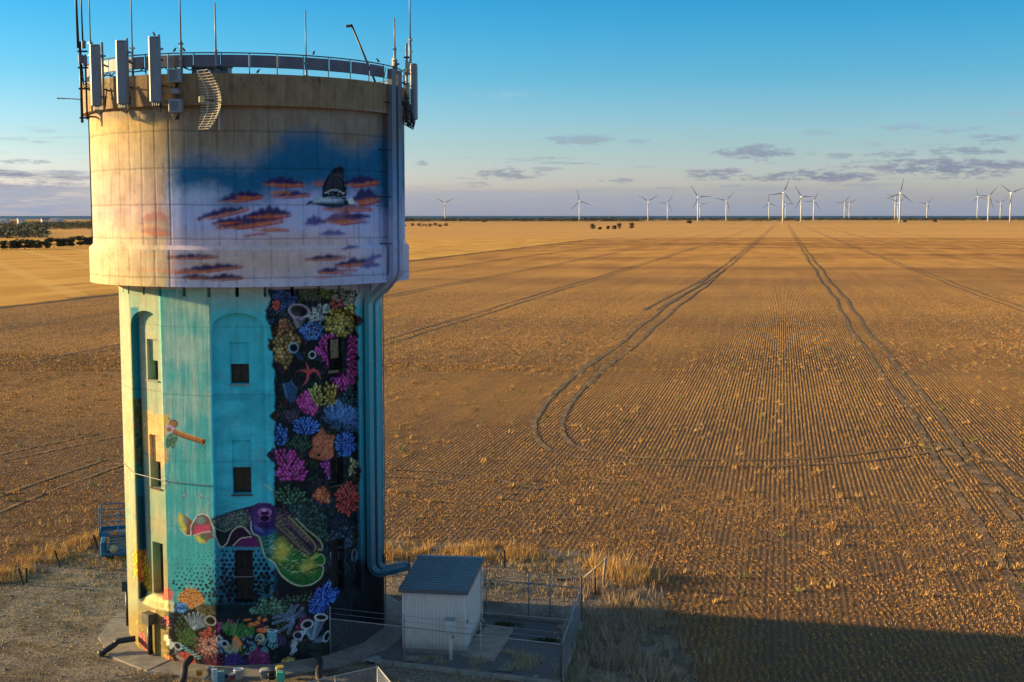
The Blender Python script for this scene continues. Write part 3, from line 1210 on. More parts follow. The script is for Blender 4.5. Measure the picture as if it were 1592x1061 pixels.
# all over: brush unevenness
c.im *= (1 + (nz((70, 60), 6) - .5) * .18 + (strk - .5) * .10)[..., None]
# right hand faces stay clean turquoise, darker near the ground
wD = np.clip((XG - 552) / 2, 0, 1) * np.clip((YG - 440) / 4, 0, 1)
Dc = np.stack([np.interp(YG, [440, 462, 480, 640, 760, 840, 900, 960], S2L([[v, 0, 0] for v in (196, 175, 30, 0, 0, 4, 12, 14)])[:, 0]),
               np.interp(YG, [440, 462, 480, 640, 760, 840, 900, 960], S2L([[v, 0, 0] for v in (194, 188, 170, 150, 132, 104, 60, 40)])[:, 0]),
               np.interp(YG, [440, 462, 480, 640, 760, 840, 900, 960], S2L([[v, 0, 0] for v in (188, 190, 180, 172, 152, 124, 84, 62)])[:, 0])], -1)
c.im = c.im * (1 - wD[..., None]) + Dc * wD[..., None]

# ---------------------------------------------------------------- reef: dark ground
DARK = (17, 24, 31)
reef = [(424, 440), (424, 456), (413, 484), (415, 498), (424, 512), (424, 570), (426, 575), (427, 700), (426, 745), (427, 800), (427, 884), (412, 900), (402, 915),
        (400, 938), (380, 944), (360, 940), (330, 945), (300, 945), (262, 960), (262, 1070), (560, 1070), (560, 960), (548, 900), (556, 830), (557, 700), (555, 560), (552, 520), (552, 440)]
c.poly(reef, DARK, soft=1.5, rough=3.0)
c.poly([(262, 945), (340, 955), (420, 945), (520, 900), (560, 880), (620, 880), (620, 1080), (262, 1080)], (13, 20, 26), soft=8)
fillc = [(46, 30, 52), (30, 50, 44), (52, 40, 26), (24, 40, 62), (58, 26, 44), (40, 52, 30)]
for (x0, y0, x1, y1) in ((426, 446, 554, 760), (428, 760, 556, 950), (268, 950, 520, 1045)):
    n_ = int((x1 - x0) * (y1 - y0) / 420)
    for i_ in range(n_):
        fx_, fy_ = R_.uniform(x0, x1), R_.uniform(y0, y1)
        r_q = R_.uniform(7, 14)
        blob_ = [(fx_ + r_q * R_.uniform(.7, 1.1) * math.cos(q_), fy_ + r_q * R_.uniform(.6, 1.0) * math.sin(q_)) for q_ in np.linspace(0, 6.28, 8, endpoint=False)]
        if i_ % 2:
            c.bubbles(blob_, R_.uniform(3.5, 5.5), fillc[i_ % 6], var=.4, under=.3, hi=1.3)
        else:
            c.petals(blob_, R_.uniform(4, 6), fillc[i_ % 6], (fx_, fy_ + r_q), var=.4, hi=1.3)
# right of the shaft the foot stays plain dark
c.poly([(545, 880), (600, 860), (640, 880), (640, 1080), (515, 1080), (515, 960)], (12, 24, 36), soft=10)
# speckled weed growing through the dark
for pts, n, col in (([(428, 570), (500, 575), (500, 660), (428, 660)], 260, (32, 58, 60)), ([(428, 660), (556, 640), (556, 780), (430, 770)], 420, (26, 52, 58)),
                    ([(432, 770), (556, 780), (552, 900), (505, 890), (470, 830)], 700, (34, 66, 78)), ([(424, 445), (552, 445), (552, 500), (424, 500)], 380, (46, 66, 72)),
                    ([(270, 945), (520, 920), (520, 1060), (270, 1050)], 600, (22, 44, 44))):
    c.spikes(pts, n, 4.5, col, wid=.9, var=.5)
c.bubbles([(455, 790), (480, 775), (510, 800), (515, 840), (490, 850), (470, 830)], 5.5, (38, 66, 64), var=.4)
c.bubbles([(510, 830), (550, 815), (550, 850), (520, 860)], 5, (50, 72, 92), var=.4)

# upper reef
c.rings([(425, 446), (462, 446), (458, 478), (430, 486), (424, 470)], 6.2, (66, 100, 178), base=(20, 34, 70), wid=1.2)
c.spikes([(462, 446), (505, 446), (500, 470), (468, 470)], 150, 6, (92, 98, 70), wid=1.1, var=.4)
c.bubbles([(498, 446), (522, 446), (520, 466), (500, 468)], 5, (104, 104, 46))
c.rings([(516, 446), (552, 446), (552, 474), (520, 470)], 6.2, (176, 168, 138), base=(34, 34, 30), wid=1.1)
c.rings([(478, 484), (502, 470), (506, 500), (486, 506)], 5.5, (190, 205, 205), wid=1.1)
c.bubbles([(424, 470), (434, 468), (436, 482), (426, 484)], 4, (205, 66, 52))
c.bubbles([(511, 470), (520, 466), (527, 480), (518, 484)], 4, (165, 66, 44))
c.bubbles([(526, 464), (533, 464), (533, 476), (527, 476)], 4, (180, 62, 50))
c.bubbles([(414, 484), (424, 478), (430, 492), (424, 508), (417, 500)], 5, (22, 42, 58), var=.5)
c.bubbles([(445, 494), (434, 502), (428, 520), (424, 548), (428, 562), (444, 574), (454, 562), (460, 540), (472, 536), (468, 524), (456, 514), (452, 500)], 6.6, (132, 104, 52), var=.3)
c.bubbles([(445, 494), (434, 502), (428, 516), (440, 522), (454, 512)], 6, (138, 84, 48))
c.tubecup(465, 484, 16, 10.5, .18, (464, 510), (140, 130, 140), (196, 178, 190), 3.0)
for q in range(9):
    a = .4 + q * .28
    c.line([(465 + 14 * math.cos(a + 2.4), 484 + 9 * math.sin(a + 2.4)), (466, 490)], .8, (88, 82, 90), al=.8)
c.curve([(452, 489), (458, 495), (463, 492), (468, 498), (474, 492), (480, 489)], 1.2, (205, 160, 200))
c.ell(507, 480, 5.2, 7.2, (200, 220, 212))
c.ell(508, 480, 3.6, 5.4, (84, 132, 104))
c.ell(506.5, 478, 1.6, 2.6, (180, 210, 190))
c.bubbles([(505, 500), (512, 486), (530, 480), (546, 484), (552, 500), (549, 518), (535, 524), (515, 522), (505, 512)], 5.6, (156, 134, 44), var=.3)
c.bubbles([(534, 480), (542, 471), (550, 472), (552, 490)], 5, (164, 140, 48))
c.ell(539, 511, 4.5, 5, (110, 104, 40))
c.ell(539, 511, 3.0, 3.6, (18, 34, 46))
c.ell(538, 489, 1.8, 2.4, (20, 24, 20))
c.bubbles([(466, 516), (476, 502), (492, 500), (503, 510), (500, 524), (484, 530), (472, 526)], 6.0, (36, 92, 188), var=.25)
c.rings([(468, 514), (480, 502), (500, 505), (500, 522), (480, 528)], 7, (110, 165, 228), wid=1.0)
c.tubecup(456.5, 541, 7.5, 7.5, .3, (470, 560), (44, 78, 120), (158, 190, 226), 5)
c.tubecup(485.5, 552, 5.2, 5.6, .2, (498, 562), (30, 50, 80), (196, 214, 226), 3)
mag = (186, 32, 132)
c.petals([(489, 546), (503, 522), (521, 522), (521, 562), (516, 582), (508, 568), (497, 556)], 5.6, mag, (512, 560), var=.3)
c.petals([(540, 522), (548, 520), (556, 532), (553, 560), (554, 580), (548, 606), (534, 610), (520, 598), (514, 586), (522, 580), (541, 580)], 5.6, mag, (528, 560), var=.3)
# starfish
for tip, bend in (((475, 563), (478, 570)), ((458.5, 580), (468, 576)), ((470, 601), (477, 592)), ((499, 590), (492, 577)), ((490, 572), (486, 575))):
    c.curve([(480, 579), bend, tip], 6.2, (150, 36, 46), taper=True)
    c.curve([(480, 579), bend, tip], 3.2, (214, 78, 84), taper=True)
c.ell(480, 579, 4, 4, (196, 58, 66))
c.poly([(438, 596), (452, 590), (462, 604), (460, 622), (452, 627), (443, 618)], (34, 76, 116))
c.line([(441, 598), (446, 618)], 1, (110, 160, 200))
c.line([(452, 592), (462, 606)], .8, (120, 120, 150))
c.ell(446, 593, 7, 2.2, (12, 24, 40), rot=-.3)
c.bubbles([(463, 620), (475, 606), (482, 606), (486, 620), (497, 636), (490, 646), (476, 645), (464, 634)], 5.2, (192, 40, 138), var=.3)
c.petals([(480, 608), (490, 598), (500, 602), (504, 622), (498, 634), (488, 624)], 5.0, (148, 146, 58), (492, 625))
c.petals([(504, 606), (508, 592), (512, 600), (522, 600), (526, 622), (516, 638), (506, 630)], 6.0, (176, 142, 46), (514, 622))
for q in ((510, 606), (509, 617), (517, 625)):
    c.ell(q[0], q[1], 3.0, 3.4, (205, 170, 70))
    c.ell(q[0], q[1], 1.9, 2.3, (52, 36, 18))
c.petals([(527, 620), (545, 600), (556, 612), (556, 636), (536, 640)], 6.0, (30, 58, 70), (540, 640))
c.spikes([(504, 640), (528, 628), (554, 640), (554, 664), (510, 652)], 260, 6, (70, 128, 196), cen=(530, 668), wid=1.1, base=(16, 36, 72), var=.45)
c.ring(530, 631, 3.6, 3.8, (130, 142, 150), 1.2)
c.bubbles([(440, 644), (456, 632), (470, 640), (464, 656), (446, 658)], 4.6, (70, 62, 84))

# middle reef
blu = (34, 98, 206)
c.petals([(455, 672), (457, 656), (468, 647), (484, 647), (496, 658), (494, 671), (476, 676)], 5.2, blu, (476, 676), ln=1.6)
c.petals([(427, 662), (436, 658), (446, 668), (452, 680), (440, 694), (430, 692)], 6.2, (28, 82, 160), (438, 692))
c.petals([(448, 684), (466, 674), (482, 680), (486, 694), (470, 702), (446, 694)], 5.4, (36, 62, 50), (466, 704))
c.spikes([(500, 650), (554, 650), (554, 672), (520, 668)], 120, 5, (60, 104, 160), cen=(530, 680), wid=1)
org = (208, 98, 54)
orgp = [(500, 666), (506, 674), (520, 678), (517, 694), (519, 708), (512, 717), (497, 715), (484, 713), (480, 705), (487, 695), (486, 680), (494, 676)]
c.poly(orgp, org, soft=1.0, rough=1.6)
for q in c.inside_pts(orgp, 3.4):
    c.ell(q[0], q[1], 1.1, 1.1, (236, 150, 96) if R_.random() < .5 else (158, 62, 34), al=.8)
for q in ((494, 695, 1.8), (502, 696.5, 1.8), (495.5, 708, 2.8)):
    c.ell(q[0], q[1], q[2] + .9, q[2] + .9, (234, 146, 90))
    c.ell(q[0], q[1], q[2], q[2], (30, 12, 12))
c.petals([(521, 696), (524, 676), (534, 670), (546, 674), (553, 688), (551, 704), (536, 710), (524, 706)], 4.4, (36, 100, 210), (537, 692), ln=1.8)
c.petals([(428, 704), (436, 698), (456, 702), (470, 716), (478, 734), (476, 744), (452, 750), (432, 744)], 6.2, (180, 36, 132), (452, 748), ln=1.7)
c.petals([(500, 722), (514, 712), (524, 712), (524, 745), (512, 744), (504, 736)], 6.0, (176, 40, 150), (512, 728))
c.bubbles([(518, 720), (524, 716), (524, 738), (519, 735)], 4, (150, 158, 118))
c.petals([(542, 712), (548, 712), (555, 722), (552, 734), (546, 742), (542, 738)], 5.6, (168, 158, 108), (545, 728))
c.petals([(521, 770), (530, 756), (545, 748), (553, 756), (558, 776), (554, 792), (540, 802), (526, 796)], 5.2, (204, 60, 48), (540, 776), ln=1.5, hi=1.35)
c.bubbles([(487, 768), (494, 758), (506, 758), (513, 768), (512, 780), (500, 783), (489, 776)], 5.4, (214, 92, 42), under=.5)
c.petals([(428, 766), (440, 756), (460, 758), (478, 764), (474, 778), (452, 784), (432, 778)], 6.4, (48, 84, 62), (454, 786))
c.poly([(446, 566), (470, 566), (470, 590), (446, 588)], (10, 18, 22), soft=3, al=.35)
# ghost white shrimp on the dark
for q in ((519, 862), (522, 858), (551, 858)):
    c.curve([(q[0] - 3, q[1] + 14), (q[0] - 4, q[1] + 4), (q[0], q[1] - 4), (q[0] + 4, q[1] + 2), (q[0] + 4, q[1] + 12)], 1.0, (150, 160, 176))
c.ring(517, 861, 3, 3.6, (176, 186, 198), 1.1)

# ---------------------------------------------------------------- dots (bubbles of the reef fading up the wall)
for q in c.inside_pts([(268, 866), (350, 852), (376, 846), (376, 942), (300, 930), (268, 910)], 7.4, .45):
    g_ = np.clip((q[1] - 866) / 66, 0, 1) * .75 + np.clip((q[0] - 290) / 90, 0, 1) * .45
    r = .5 + 2.9 * min(1, g_) * R_.uniform(.75, 1.1)
    c.ell(q[0], q[1], r, r, (8, 30, 44))
c.poly([(339, 846), (376, 846), (405, 850), (412, 862), (426, 884), (428, 905), (420, 930), (398, 938), (350, 936), (339, 920)], (16, 112, 158), soft=5, al=.6)
for q in c.inside_pts([(341, 850), (408, 854), (426, 884), (426, 912), (398, 936), (344, 934)], 8.2, .25):
    g_ = np.clip((q[1] - 848) / 60, 0, 1)
    r = 1.5 + 2.5 * g_ * R_.uniform(.85, 1.1)
    c.ell(q[0], q[1], r, r, (8, 18, 28))
for q in c.inside_pts([(400, 905), (428, 900), (428, 945), (402, 945)], 7.5, .9):
    r = R_.uniform(.8, 2.2)
    c.ell(q[0], q[1], r, r * 1.2, (20, 128, 136), al=.85)
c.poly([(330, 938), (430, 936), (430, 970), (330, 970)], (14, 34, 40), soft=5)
# ---------------------------------------------------------------- cuttlefish
def Z8(*pts):
    return [(260 + x * .18855, 760 + y * .18855) for (x, y) in pts]


def E8(x, y, rx, ry, col, rot=0., al=1., soft=.5):
    c.ell(260 + x * .18855, 760 + y * .18855, rx * .18855, ry * .18855, col, rot, soft, al)


skirt = Z8((400, 330), (480, 350), (540, 318), (610, 312), (690, 380), (760, 395), (780, 480), (640, 478), (540, 478), (440, 482), (400, 400))
c.poly(skirt, (44, 18, 44))
c.poly(Z8((560, 470), (610, 415), (700, 398), (770, 420), (778, 482), (640, 480)), (104, 22, 92), soft=2.5)
c.poly(Z8((420, 360), (490, 352), (480, 440), (440, 475)), (16, 44, 50), soft=2)
tail = Z8((100, 200), (84, 262), (118, 335), (160, 385), (196, 380), (196, 312), (216, 288), (196, 256), (140, 218))
c.poly(tail, (122, 74, 66))
c.poly(Z8((100, 200), (84, 262), (118, 335), (150, 370), (160, 330), (135, 270), (132, 225)), (206, 202, 58), soft=2.5)
E8(150, 265, 22, 30, (120, 150, 140), al=.6, soft=2)
lobe = Z8((196, 312), (226, 258), (246, 222), (300, 212), (342, 236), (372, 300), (392, 385), (360, 352), (300, 362), (220, 386), (196, 380))
c.poly(lobe, (112, 78, 76))
E8(275, 262, 40, 32, (104, 146, 150), al=.8, soft=2.5)
c.poly(Z8((232, 312), (300, 294), (352, 302), (356, 352), (290, 362), (224, 380)), (206, 30, 98), soft=2)
c.poly(Z8((224, 390), (300, 366), (360, 358), (392, 410), (350, 415), (318, 446), (270, 448), (238, 420)), (126, 84, 70))
c.poly(Z8((224, 390), (260, 385), (300, 415), (318, 446), (270, 448), (238, 420)), (196, 196, 56), soft=2)
E8(300, 400, 28, 20, (60, 120, 80), al=.8, soft=2)
mantle = Z8((352, 256), (420, 228), (520, 188), (620, 160), (700, 140), (760, 116), (850, 122), (905, 160), (905, 330), (760, 395), (690, 376), (600, 312), (540, 318), (480, 350), (410, 330), (368, 290))
c.poly(mantle, (44, 32, 74))
c.poly(Z8((352, 256), (420, 230), (560, 195), (660, 190), (680, 300), (600, 312), (540, 318), (480, 350), (410, 330)), (40, 66, 74), soft=4)
for q in c.inside_pts(Z8((370, 262), (520, 200), (660, 165), (690, 260), (660, 330), (560, 312), (480, 340), (400, 310)), 2.7, .9):
    k = R_.random()
    c.ell(q[0], q[1], R_.uniform(.5, 1.1), R_.uniform(.4, .7), (186, 196, 128) if k < .45 else ((92, 160, 96) if k < .75 else (130, 80, 170)), rot=R_.uniform(-1, 1), al=.9)
arms = Z8((880, 150), (960, 170), (1060, 240), (1150, 330), (1232, 402), (1276, 452), (1276, 506), (1240, 500), (1232, 525), (1150, 560), (1040, 500), (960, 420), (880, 340))
c.poly(arms, (74, 52, 66))
for q in c.inside_pts(Z8((900, 190), (1000, 220), (1120, 330), (1190, 430), (1120, 450), (1000, 370), (900, 300)), 2.8, .9):
    k = R_.random()
    c.ell(q[0], q[1], .8, .6, (188, 140, 96) if k < .5 else ((150, 90, 150) if k < .8 else (120, 160, 80)), al=.85)
c.poly(Z8((905, 165), (960, 178), (1070, 255), (1160, 350), (1232, 420), (1262, 470), (1225, 450), (1140, 370), (1040, 280), (950, 215)), (22, 16, 34), soft=1.2)
for q in c.inside_pts(Z8((905, 165), (960, 178), (1070, 255), (1160, 350), (1140, 370), (1040, 280), (950, 215)), 3.2, .9):
    c.ell(q[0], q[1], .6, .6, (190, 110, 200) if R_.random() < .5 else (110, 170, 110))
c.poly(Z8((1000, 330), (1120, 440), (1190, 510), (1225, 520), (1180, 470), (1080, 380), (1010, 310)), (26, 18, 40), soft=1.2)
low = Z8((750, 396), (820, 350), (885, 345), (960, 420), (1060, 500), (1150, 560), (1236, 520), (1290, 562), (1300, 602), (1270, 640), (1285, 682), (1268, 732), (1190, 788), (1100, 800), (1020, 772), (935, 705), (880, 612), (810, 562), (780, 482))
c.poly(low, (38, 116, 48))
c.poly(Z8((750, 396), (880, 345), (900, 450), (870, 600), (810, 562), (780, 482)), (10, 104, 104), soft=6)
c.poly(Z8((900, 450), (950, 420), (1010, 490), (990, 540), (930, 600), (890, 570)), (206, 186, 28), soft=7)
c.poly(Z8((1090, 640), (1160, 600), (1230, 630), (1200, 680), (1120, 690)), (200, 190, 40), soft=6)
c.poly(Z8((880, 360), (960, 430), (1060, 520), (1160, 570), (1220, 545), (1110, 560), (1000, 470), (900, 385)), (20, 74, 46), soft=1.5)
c.poly(Z8((1120, 540), (1180, 575), (1232, 535), (1240, 560), (1190, 595)), (206, 196, 60), soft=1.5)
for k in range(7):
    x0, y0 = 1070 + k * 32, 760 - k * 20
    c.line(Z8((1110 + k * 14, 690 - k * 4), (x0 + 10, y0)), 1.6, (14, 60, 30), al=.8)
for k in range(5):
    c.curve(Z8((800 + k * 30, 540 + k * 38 - k * k * 4), (900 + k * 26, 580 + k * 24), (1010 + k * 18, 640 + k * 16), (1120 + k * 10, 700 + k * 8)), 1.5, (14, 70, 34), al=.55)
c.poly(Z8((880, 612), (935, 705), (1020, 772), (1100, 800), (1190, 788), (1268, 732), (1200, 740), (1080, 745), (980, 690), (920, 620)), (18, 78, 34), soft=5, al=.8)
for q in c.inside_pts(low, 3.4, .9):
    k_ = R_.random()
    c.ell(q[0], q[1], R_.uniform(.5, 1.0), R_.uniform(.4, .7), (20, 84, 40) if k_ < .6 else (150, 190, 80), rot=R_.uniform(-1, 1), al=.55)
for k in range(110):
    x_, y_ = R_.uniform(800, 1200), R_.uniform(420, 700)
    if y_ - 420 < (x_ - 800) * 1.0 + 90 and y_ > 330 + (x_ - 800) * .62:
        a_ = R_.uniform(-.8, .4)
        c.curve(Z8((x_, y_), (x_ + 12 * math.cos(a_), y_ + 12 * math.sin(a_) - 6), (x_ + 28 * math.cos(a_), y_ + 28 * math.sin(a_))), .8, (214, 218, 150), al=.8)
for k in range(5):
    c.curve(Z8((770 + k * 6, 400 + k * 34), (840, 392 + k * 32), (880, 360 + k * 30)), .9, (90, 190, 190), al=.8)
for k in range(30):
    tq = k / 30
    x_, y_ = 900 + tq * 300, 180 + tq * 330 + R_.normal(0, 12)
    c.ell(260 + x_ * .18855, 760 + (y_ + 60) * .18855, .9, .5, (180, 200, 110), rot=.8)
# head
c.poly(Z8((690, 260), (700, 190), (760, 130), (850, 126), (890, 170), (890, 340), (780, 395), (720, 380), (690, 330)), (52, 24, 92), soft=2.5)
for r0 in (60, 78, 96, 114):
    for k in range(16):
        a_ = math.pi * (.75 + .85 * k / 16)
        E8(805 + r0 * math.cos(a_), 225 + r0 * 1.1 * math.sin(a_), 4.2, 3.2, (150, 90, 190))
c.poly(Z8((700, 300), (780, 330), (880, 335), (885, 370), (800, 390), (730, 375)), (24, 62, 140), soft=3)
for k in range(4):
    c.line(Z8((715 + k * 18, 300 + k * 8), (735 + k * 20, 335 + k * 10)), .9, (140, 120, 220))
E8(805, 195, 50, 34, (150, 46, 150))
E8(805, 205, 34, 16, (60, 12, 70))
E8(800, 178, 22, 10, (236, 190, 232))
c.ring(260 + 805 * .18855, 760 + 195 * .18855, 50 * .18855, 34 * .18855, (206, 130, 206), 1.0)
E8(805, 246, 42, 26, (40, 12, 56))
c.ring(260 + 805 * .18855, 760 + 246 * .18855, 44 * .18855, 28 * .18855, (150, 90, 170), .9)
WHT = (226, 214, 190)
c.curve(Z8((112, 335), (160, 385), (195, 378), (196, 312), (228, 252), (250, 220), (300, 212), (342, 236), (372, 300), (402, 400), (440, 480), (490, 450), (530, 360), (580, 318), (630, 318), (690, 380)), 1.3, WHT)
c.curve(Z8((545, 468), (600, 415), (650, 402), (700, 398)), 1.2, WHT)
c.curve(Z8((355, 290), (410, 332), (480, 350), (540, 318)), .9, (150, 196, 110))
c.curve(Z8((220, 385), (290, 362), (358, 354)), 1.0, WHT)
c.curve(Z8((690, 270), (692, 330), (715, 375), (755, 398), (785, 490), (810, 562), (880, 612), (938, 708), (1020, 775), (1100, 801), (1190, 789), (1262, 738), (1286, 684), (1280, 640), (1240, 628)), 1.4, (214, 226, 184))
c.curve(Z8((1238, 560), (1262, 540), (1292, 560), (1300, 600), (1285, 625), (1260, 628)), 1.2, (186, 210, 130))
c.curve(Z8((1060, 245), (1150, 335), (1232, 402), (1276, 455), (1274, 505), (1242, 498)), 1.2, (190, 206, 130))
c.curve(Z8((1000, 230), (1100, 330), (1190, 420), (1225, 480), (1210, 515)), 1.1, (186, 176, 70))
c.curve(Z8((900, 300), (1010, 400), (1100, 490), (1170, 530)), .9, (170, 180, 90))

# ---------------------------------------------------------------- reef at the foot
def B1(*p):
    return [(140 + x * .17588, 880 + y * .17588) for (x, y) in p]


def B2(*p):
    return [(380 + x * .17588, 880 + y * .17588) for (x, y) in p]


hc = B1((770, 290), (800, 240), (850, 200), (920, 198), (980, 240), (1015, 300), (1010, 350), (960, 345), (900, 385), (850, 345), (800, 330))
c.poly(hc, (222, 148, 56), rough=1.2)
for q in c.inside_pts(hc, 3.6):
    c.ell(q[0], q[1], 1.25, 1.05, (128, 60, 22))
c.bubbles(B1((738, 330), (800, 320), (855, 350), (850, 400), (790, 425), (738, 400)), 4.8, (44, 128, 218))
c.bubbles(B1((930, 380), (1000, 340), (1080, 350), (1110, 430), (1040, 450), (960, 420)), 3.4, (82, 74, 42))
for k in range(9):
    a_ = -2.7 + k * .33
    c.curve(B1((925, 560), (925 + 60 * math.cos(a_), 540 + 50 * math.sin(a_)), (930 + 125 * math.cos(a_), 520 + 105 * math.sin(a_))), 3.2, (160, 182, 196))
    c.curve(B1((925, 560), (925 + 60 * math.cos(a_), 540 + 50 * math.sin(a_)), (930 + 121 * math.cos(a_), 520 + 101 * math.sin(a_))), 1.7, (10, 14, 22))
c.petals(B1((745, 480), (820, 440), (870, 520), (920, 620), (850, 700), (760, 640)), 6, (40, 62, 36), B1((840, 640))[0])
c.spikes(B1((790, 600), (880, 560), (950, 640), (930, 720), (800, 700)), 110, 5, (70, 108, 44), cen=B1((880, 720))[0], wid=1.1)
c.tubecup(*B1((1065, 485))[0], 8.6, 7.0, .35, B1((1050, 580))[0], (84, 78, 66), (186, 178, 166), 4)
c.petals(B1((1100, 560), (1130, 490), (1165, 470), (1165, 600)), 4.6, (166, 34, 104), B1((1135, 600))[0])
c.petals(B1((1190, 500), (1240, 465), (1285, 490), (1260, 560), (1205, 550)), 4.6, (132, 30, 98), B1((1235, 560))[0])
c.spikes(B1((1170, 510), (1290, 520), (1450, 540), (1440, 630), (1300, 640), (1170, 600)), 260, 5.2, (56, 122, 54), wid=1.1, var=.4)
c.line(B1((1312, 470), (1262, 620)), .7, (150, 170, 170))
for (x, y, rx, ry, ro) in ((1495, 465, 16, 26, 0), (1545, 480, 24, 15, -.4), (1440, 520, 45, 17, .1), (1390, 480, 40, 9, -.15), (1480, 505, 26, 16, .3), (1525, 570, 52, 20, .1), (1410, 535, 14, 14, 0)):
    q = B1((x, y))[0]
    c.ell(q[0], q[1], rx * .176, ry * .176, (150, 66, 22), ro)
    c.ell(q[0], q[1] - .7, rx * .150, ry * .13, (234, 128, 42), ro)
an = B1((1050, 690))[0]
for rr, n_, cc in ((21, 24, (124, 76, 66)), (15, 18, (158, 102, 88)), (9, 12, (176, 122, 106))):
    for k in range(n_):
        a_ = 2 * math.pi * k / n_ + R_.normal(0, .08)
        p_ = (an[0] + rr * math.cos(a_), an[1] + rr * 1.05 * math.sin(a_))
        c.line([(an[0] + rr * .35 * math.cos(a_), an[1] + rr * .35 * math.sin(a_)), p_], 4.2, np.array(cc) * .45)
        c.line([(an[0] + rr * .35 * math.cos(a_), an[1] + rr * .35 * math.sin(a_)), p_], 2.8, cc)
        c.ell(p_[0], p_[1], 1.6, 1.6, np.clip(np.array(cc) * 1.25, 0, 255))
c.ell(an[0], an[1], 3, 3, (52, 30, 28))
ro_ = B1((770, 800), (800, 760), (870, 760), (930, 800), (935, 870), (870, 890), (790, 880))
c.poly(ro_, (228, 74, 34), rough=1.5)
for q in c.inside_pts(ro_, 4.4):
    c.ell(q[0], q[1], 1.4, 1.1, (96, 24, 18))
c.bubbles(B1((980, 580), (1060, 550), (1090, 610), (1030, 640)), 4.5, (186, 62, 44))
c.tubecup(*B1((775, 710))[0], 6.5, 4.6, .8, B1((760, 790))[0], (110, 112, 116), (190, 196, 204), 3.5)
c.curve(B1((770, 800), (800, 820), (830, 835)), 3.5, (150, 150, 140))
for k in range(20):
    q = B1((800 + k * 9, 690 + k * 6 + (k % 3) * 14))[0]
    c.ell(q[0], q[1], 1.5, 1.3, (108, 176, 176))
c.tubecup(*B1((1190, 690))[0], 5.0, 5.0, .4, B1((1160, 740))[0], (52, 92, 130), (186, 214, 232), 3)
c.ring(*B1((1140, 650))[0], 4.0, 4.6, (196, 214, 222), 1.6)
c.poly(B1((1260, 640), (1290, 615), (1350, 690), (1300, 755), (1255, 720)), (214, 122, 36), rough=1.5)
c.spikes(B1((1180, 740), (1260, 700), (1330, 750), (1250, 800)), 60, 5, (168, 134, 54), wid=1.2)
for k in range(26):
    q = B1((1120 + R_.uniform(0, 300), 640 + R_.uniform(0, 160)))[0]
    c.ring(q[0], q[1], R_.uniform(1, 2.2), R_.uniform(1, 2.2), (84, 158, 186), .9)
dm = B1((1180, 900), (1200, 810), (1270, 770), (1350, 800), (1390, 900), (1370, 925), (1200, 925))
c.bubbles(dm, 3.0, (56, 36, 112), under=.6)
dm2 = B1((1390, 900), (1400, 780), (1470, 730), (1560, 740), (1600, 840), (1590, 920), (1400, 920))
c.spikes(dm2, 320, 3.2, (136, 44, 116), base=(46, 16, 48), wid=.9)
c.bubbles(B1((1000, 830), (1090, 820), (1170, 760), (1180, 880), (1050, 900)), 5, (96, 28, 62))
# right part of the foot
bb = B2((745, 140), (795, 150), (832, 205), (835, 265), (760, 330), (700, 420), (625, 440), (568, 400), (575, 330), (640, 225), (700, 180))
c.petals(bb, 4.6, (36, 88, 208), B2((690, 300))[0], ln=1.4, var=.35)
c.bubbles(B2((10, 420), (90, 360), (170, 300), (250, 265), (330, 300), (430, 350), (420, 420), (300, 440), (150, 450)), 5.4, (66, 98, 80), var=.4)
c.petals(B2((330, 300), (420, 260), (560, 270), (600, 220), (620, 240), (560, 330), (420, 330)), 6, (48, 66, 56), B2((480, 330))[0])
for (x0, y0, x1, y1, x2, y2) in ((430, 470, 410, 400, 420, 350), (435, 470, 440, 390, 470, 345), (440, 470, 480, 410, 520, 370), (430, 480, 360, 450, 300, 445), (430, 490, 340, 480, 250, 510), (430, 500, 370, 540, 300, 585), (435, 500, 400, 560, 385, 600), (420, 470, 350, 430, 260, 460)):
    c.curve(B2((x0, y0), (x1, y1), (x2, y2)), 3.6, (132, 158, 190))
    c.curve(B2((x0, y0), (x1, y1), (x2, y2)), 1.9, (26, 44, 78))
for k in range(8):
    c.curve(B2((450, 460), (480 + k * 9, 400 + k * 8), (505 + k * 9, 365 + k * 14)), 1.6, (58, 74, 104), al=.9)
c.bubbles(B2((450, 520), (520, 440), (580, 450), (560, 540), (470, 580)), 4.6, (104, 34, 74))
sil = (120, 140, 166)
c.tubecup(*B2((555, 518))[0], 9.0, 6.5, -.35, B2((600, 650))[0], sil, (206, 214, 224), 3)
c.tubecup(*B2((678, 455))[0], 9.6, 5.0, .05, B2((612, 655))[0], sil, (214, 220, 230), 3.2)
c.tubecup(*B2((728, 625))[0], 8.6, 4.2, -1.2, B2((615, 668))[0], (104, 124, 152), (190, 204, 220), 3.0)
c.poly(B2((205, 575), (285, 575), (290, 630), (262, 680), (228, 680), (200, 630)), (62, 118, 142))
for k in range(4):
    c.line(B2((215 + k * 20, 580), (226 + k * 12, 676)), .8, (116, 176, 196))
c.ring(*B2((245, 574))[0], 7, 2, (150, 200, 214), 1.1)
c.tubecup(*B2((140, 632))[0], 5.6, 5.0, .3, B2((150, 690))[0], (206, 96, 34), (238, 200, 130), 4)
c.ell(*B2((160, 570))[0], 9, 3.6, (222, 96, 34))
c.ring(*B2((195, 550))[0], 2.6, 2.6, (230, 160, 90), 1.2)
for k in range(30):
    q = B2((40 + R_.uniform(0, 250), 620 + R_.uniform(0, 130)))[0]
    r = R_.uniform(1.0, 2.8)
    c.ell(q[0], q[1], r, r, (26, 62, 78))
    c.ring(q[0], q[1], r, r, (94, 170, 190), .9)
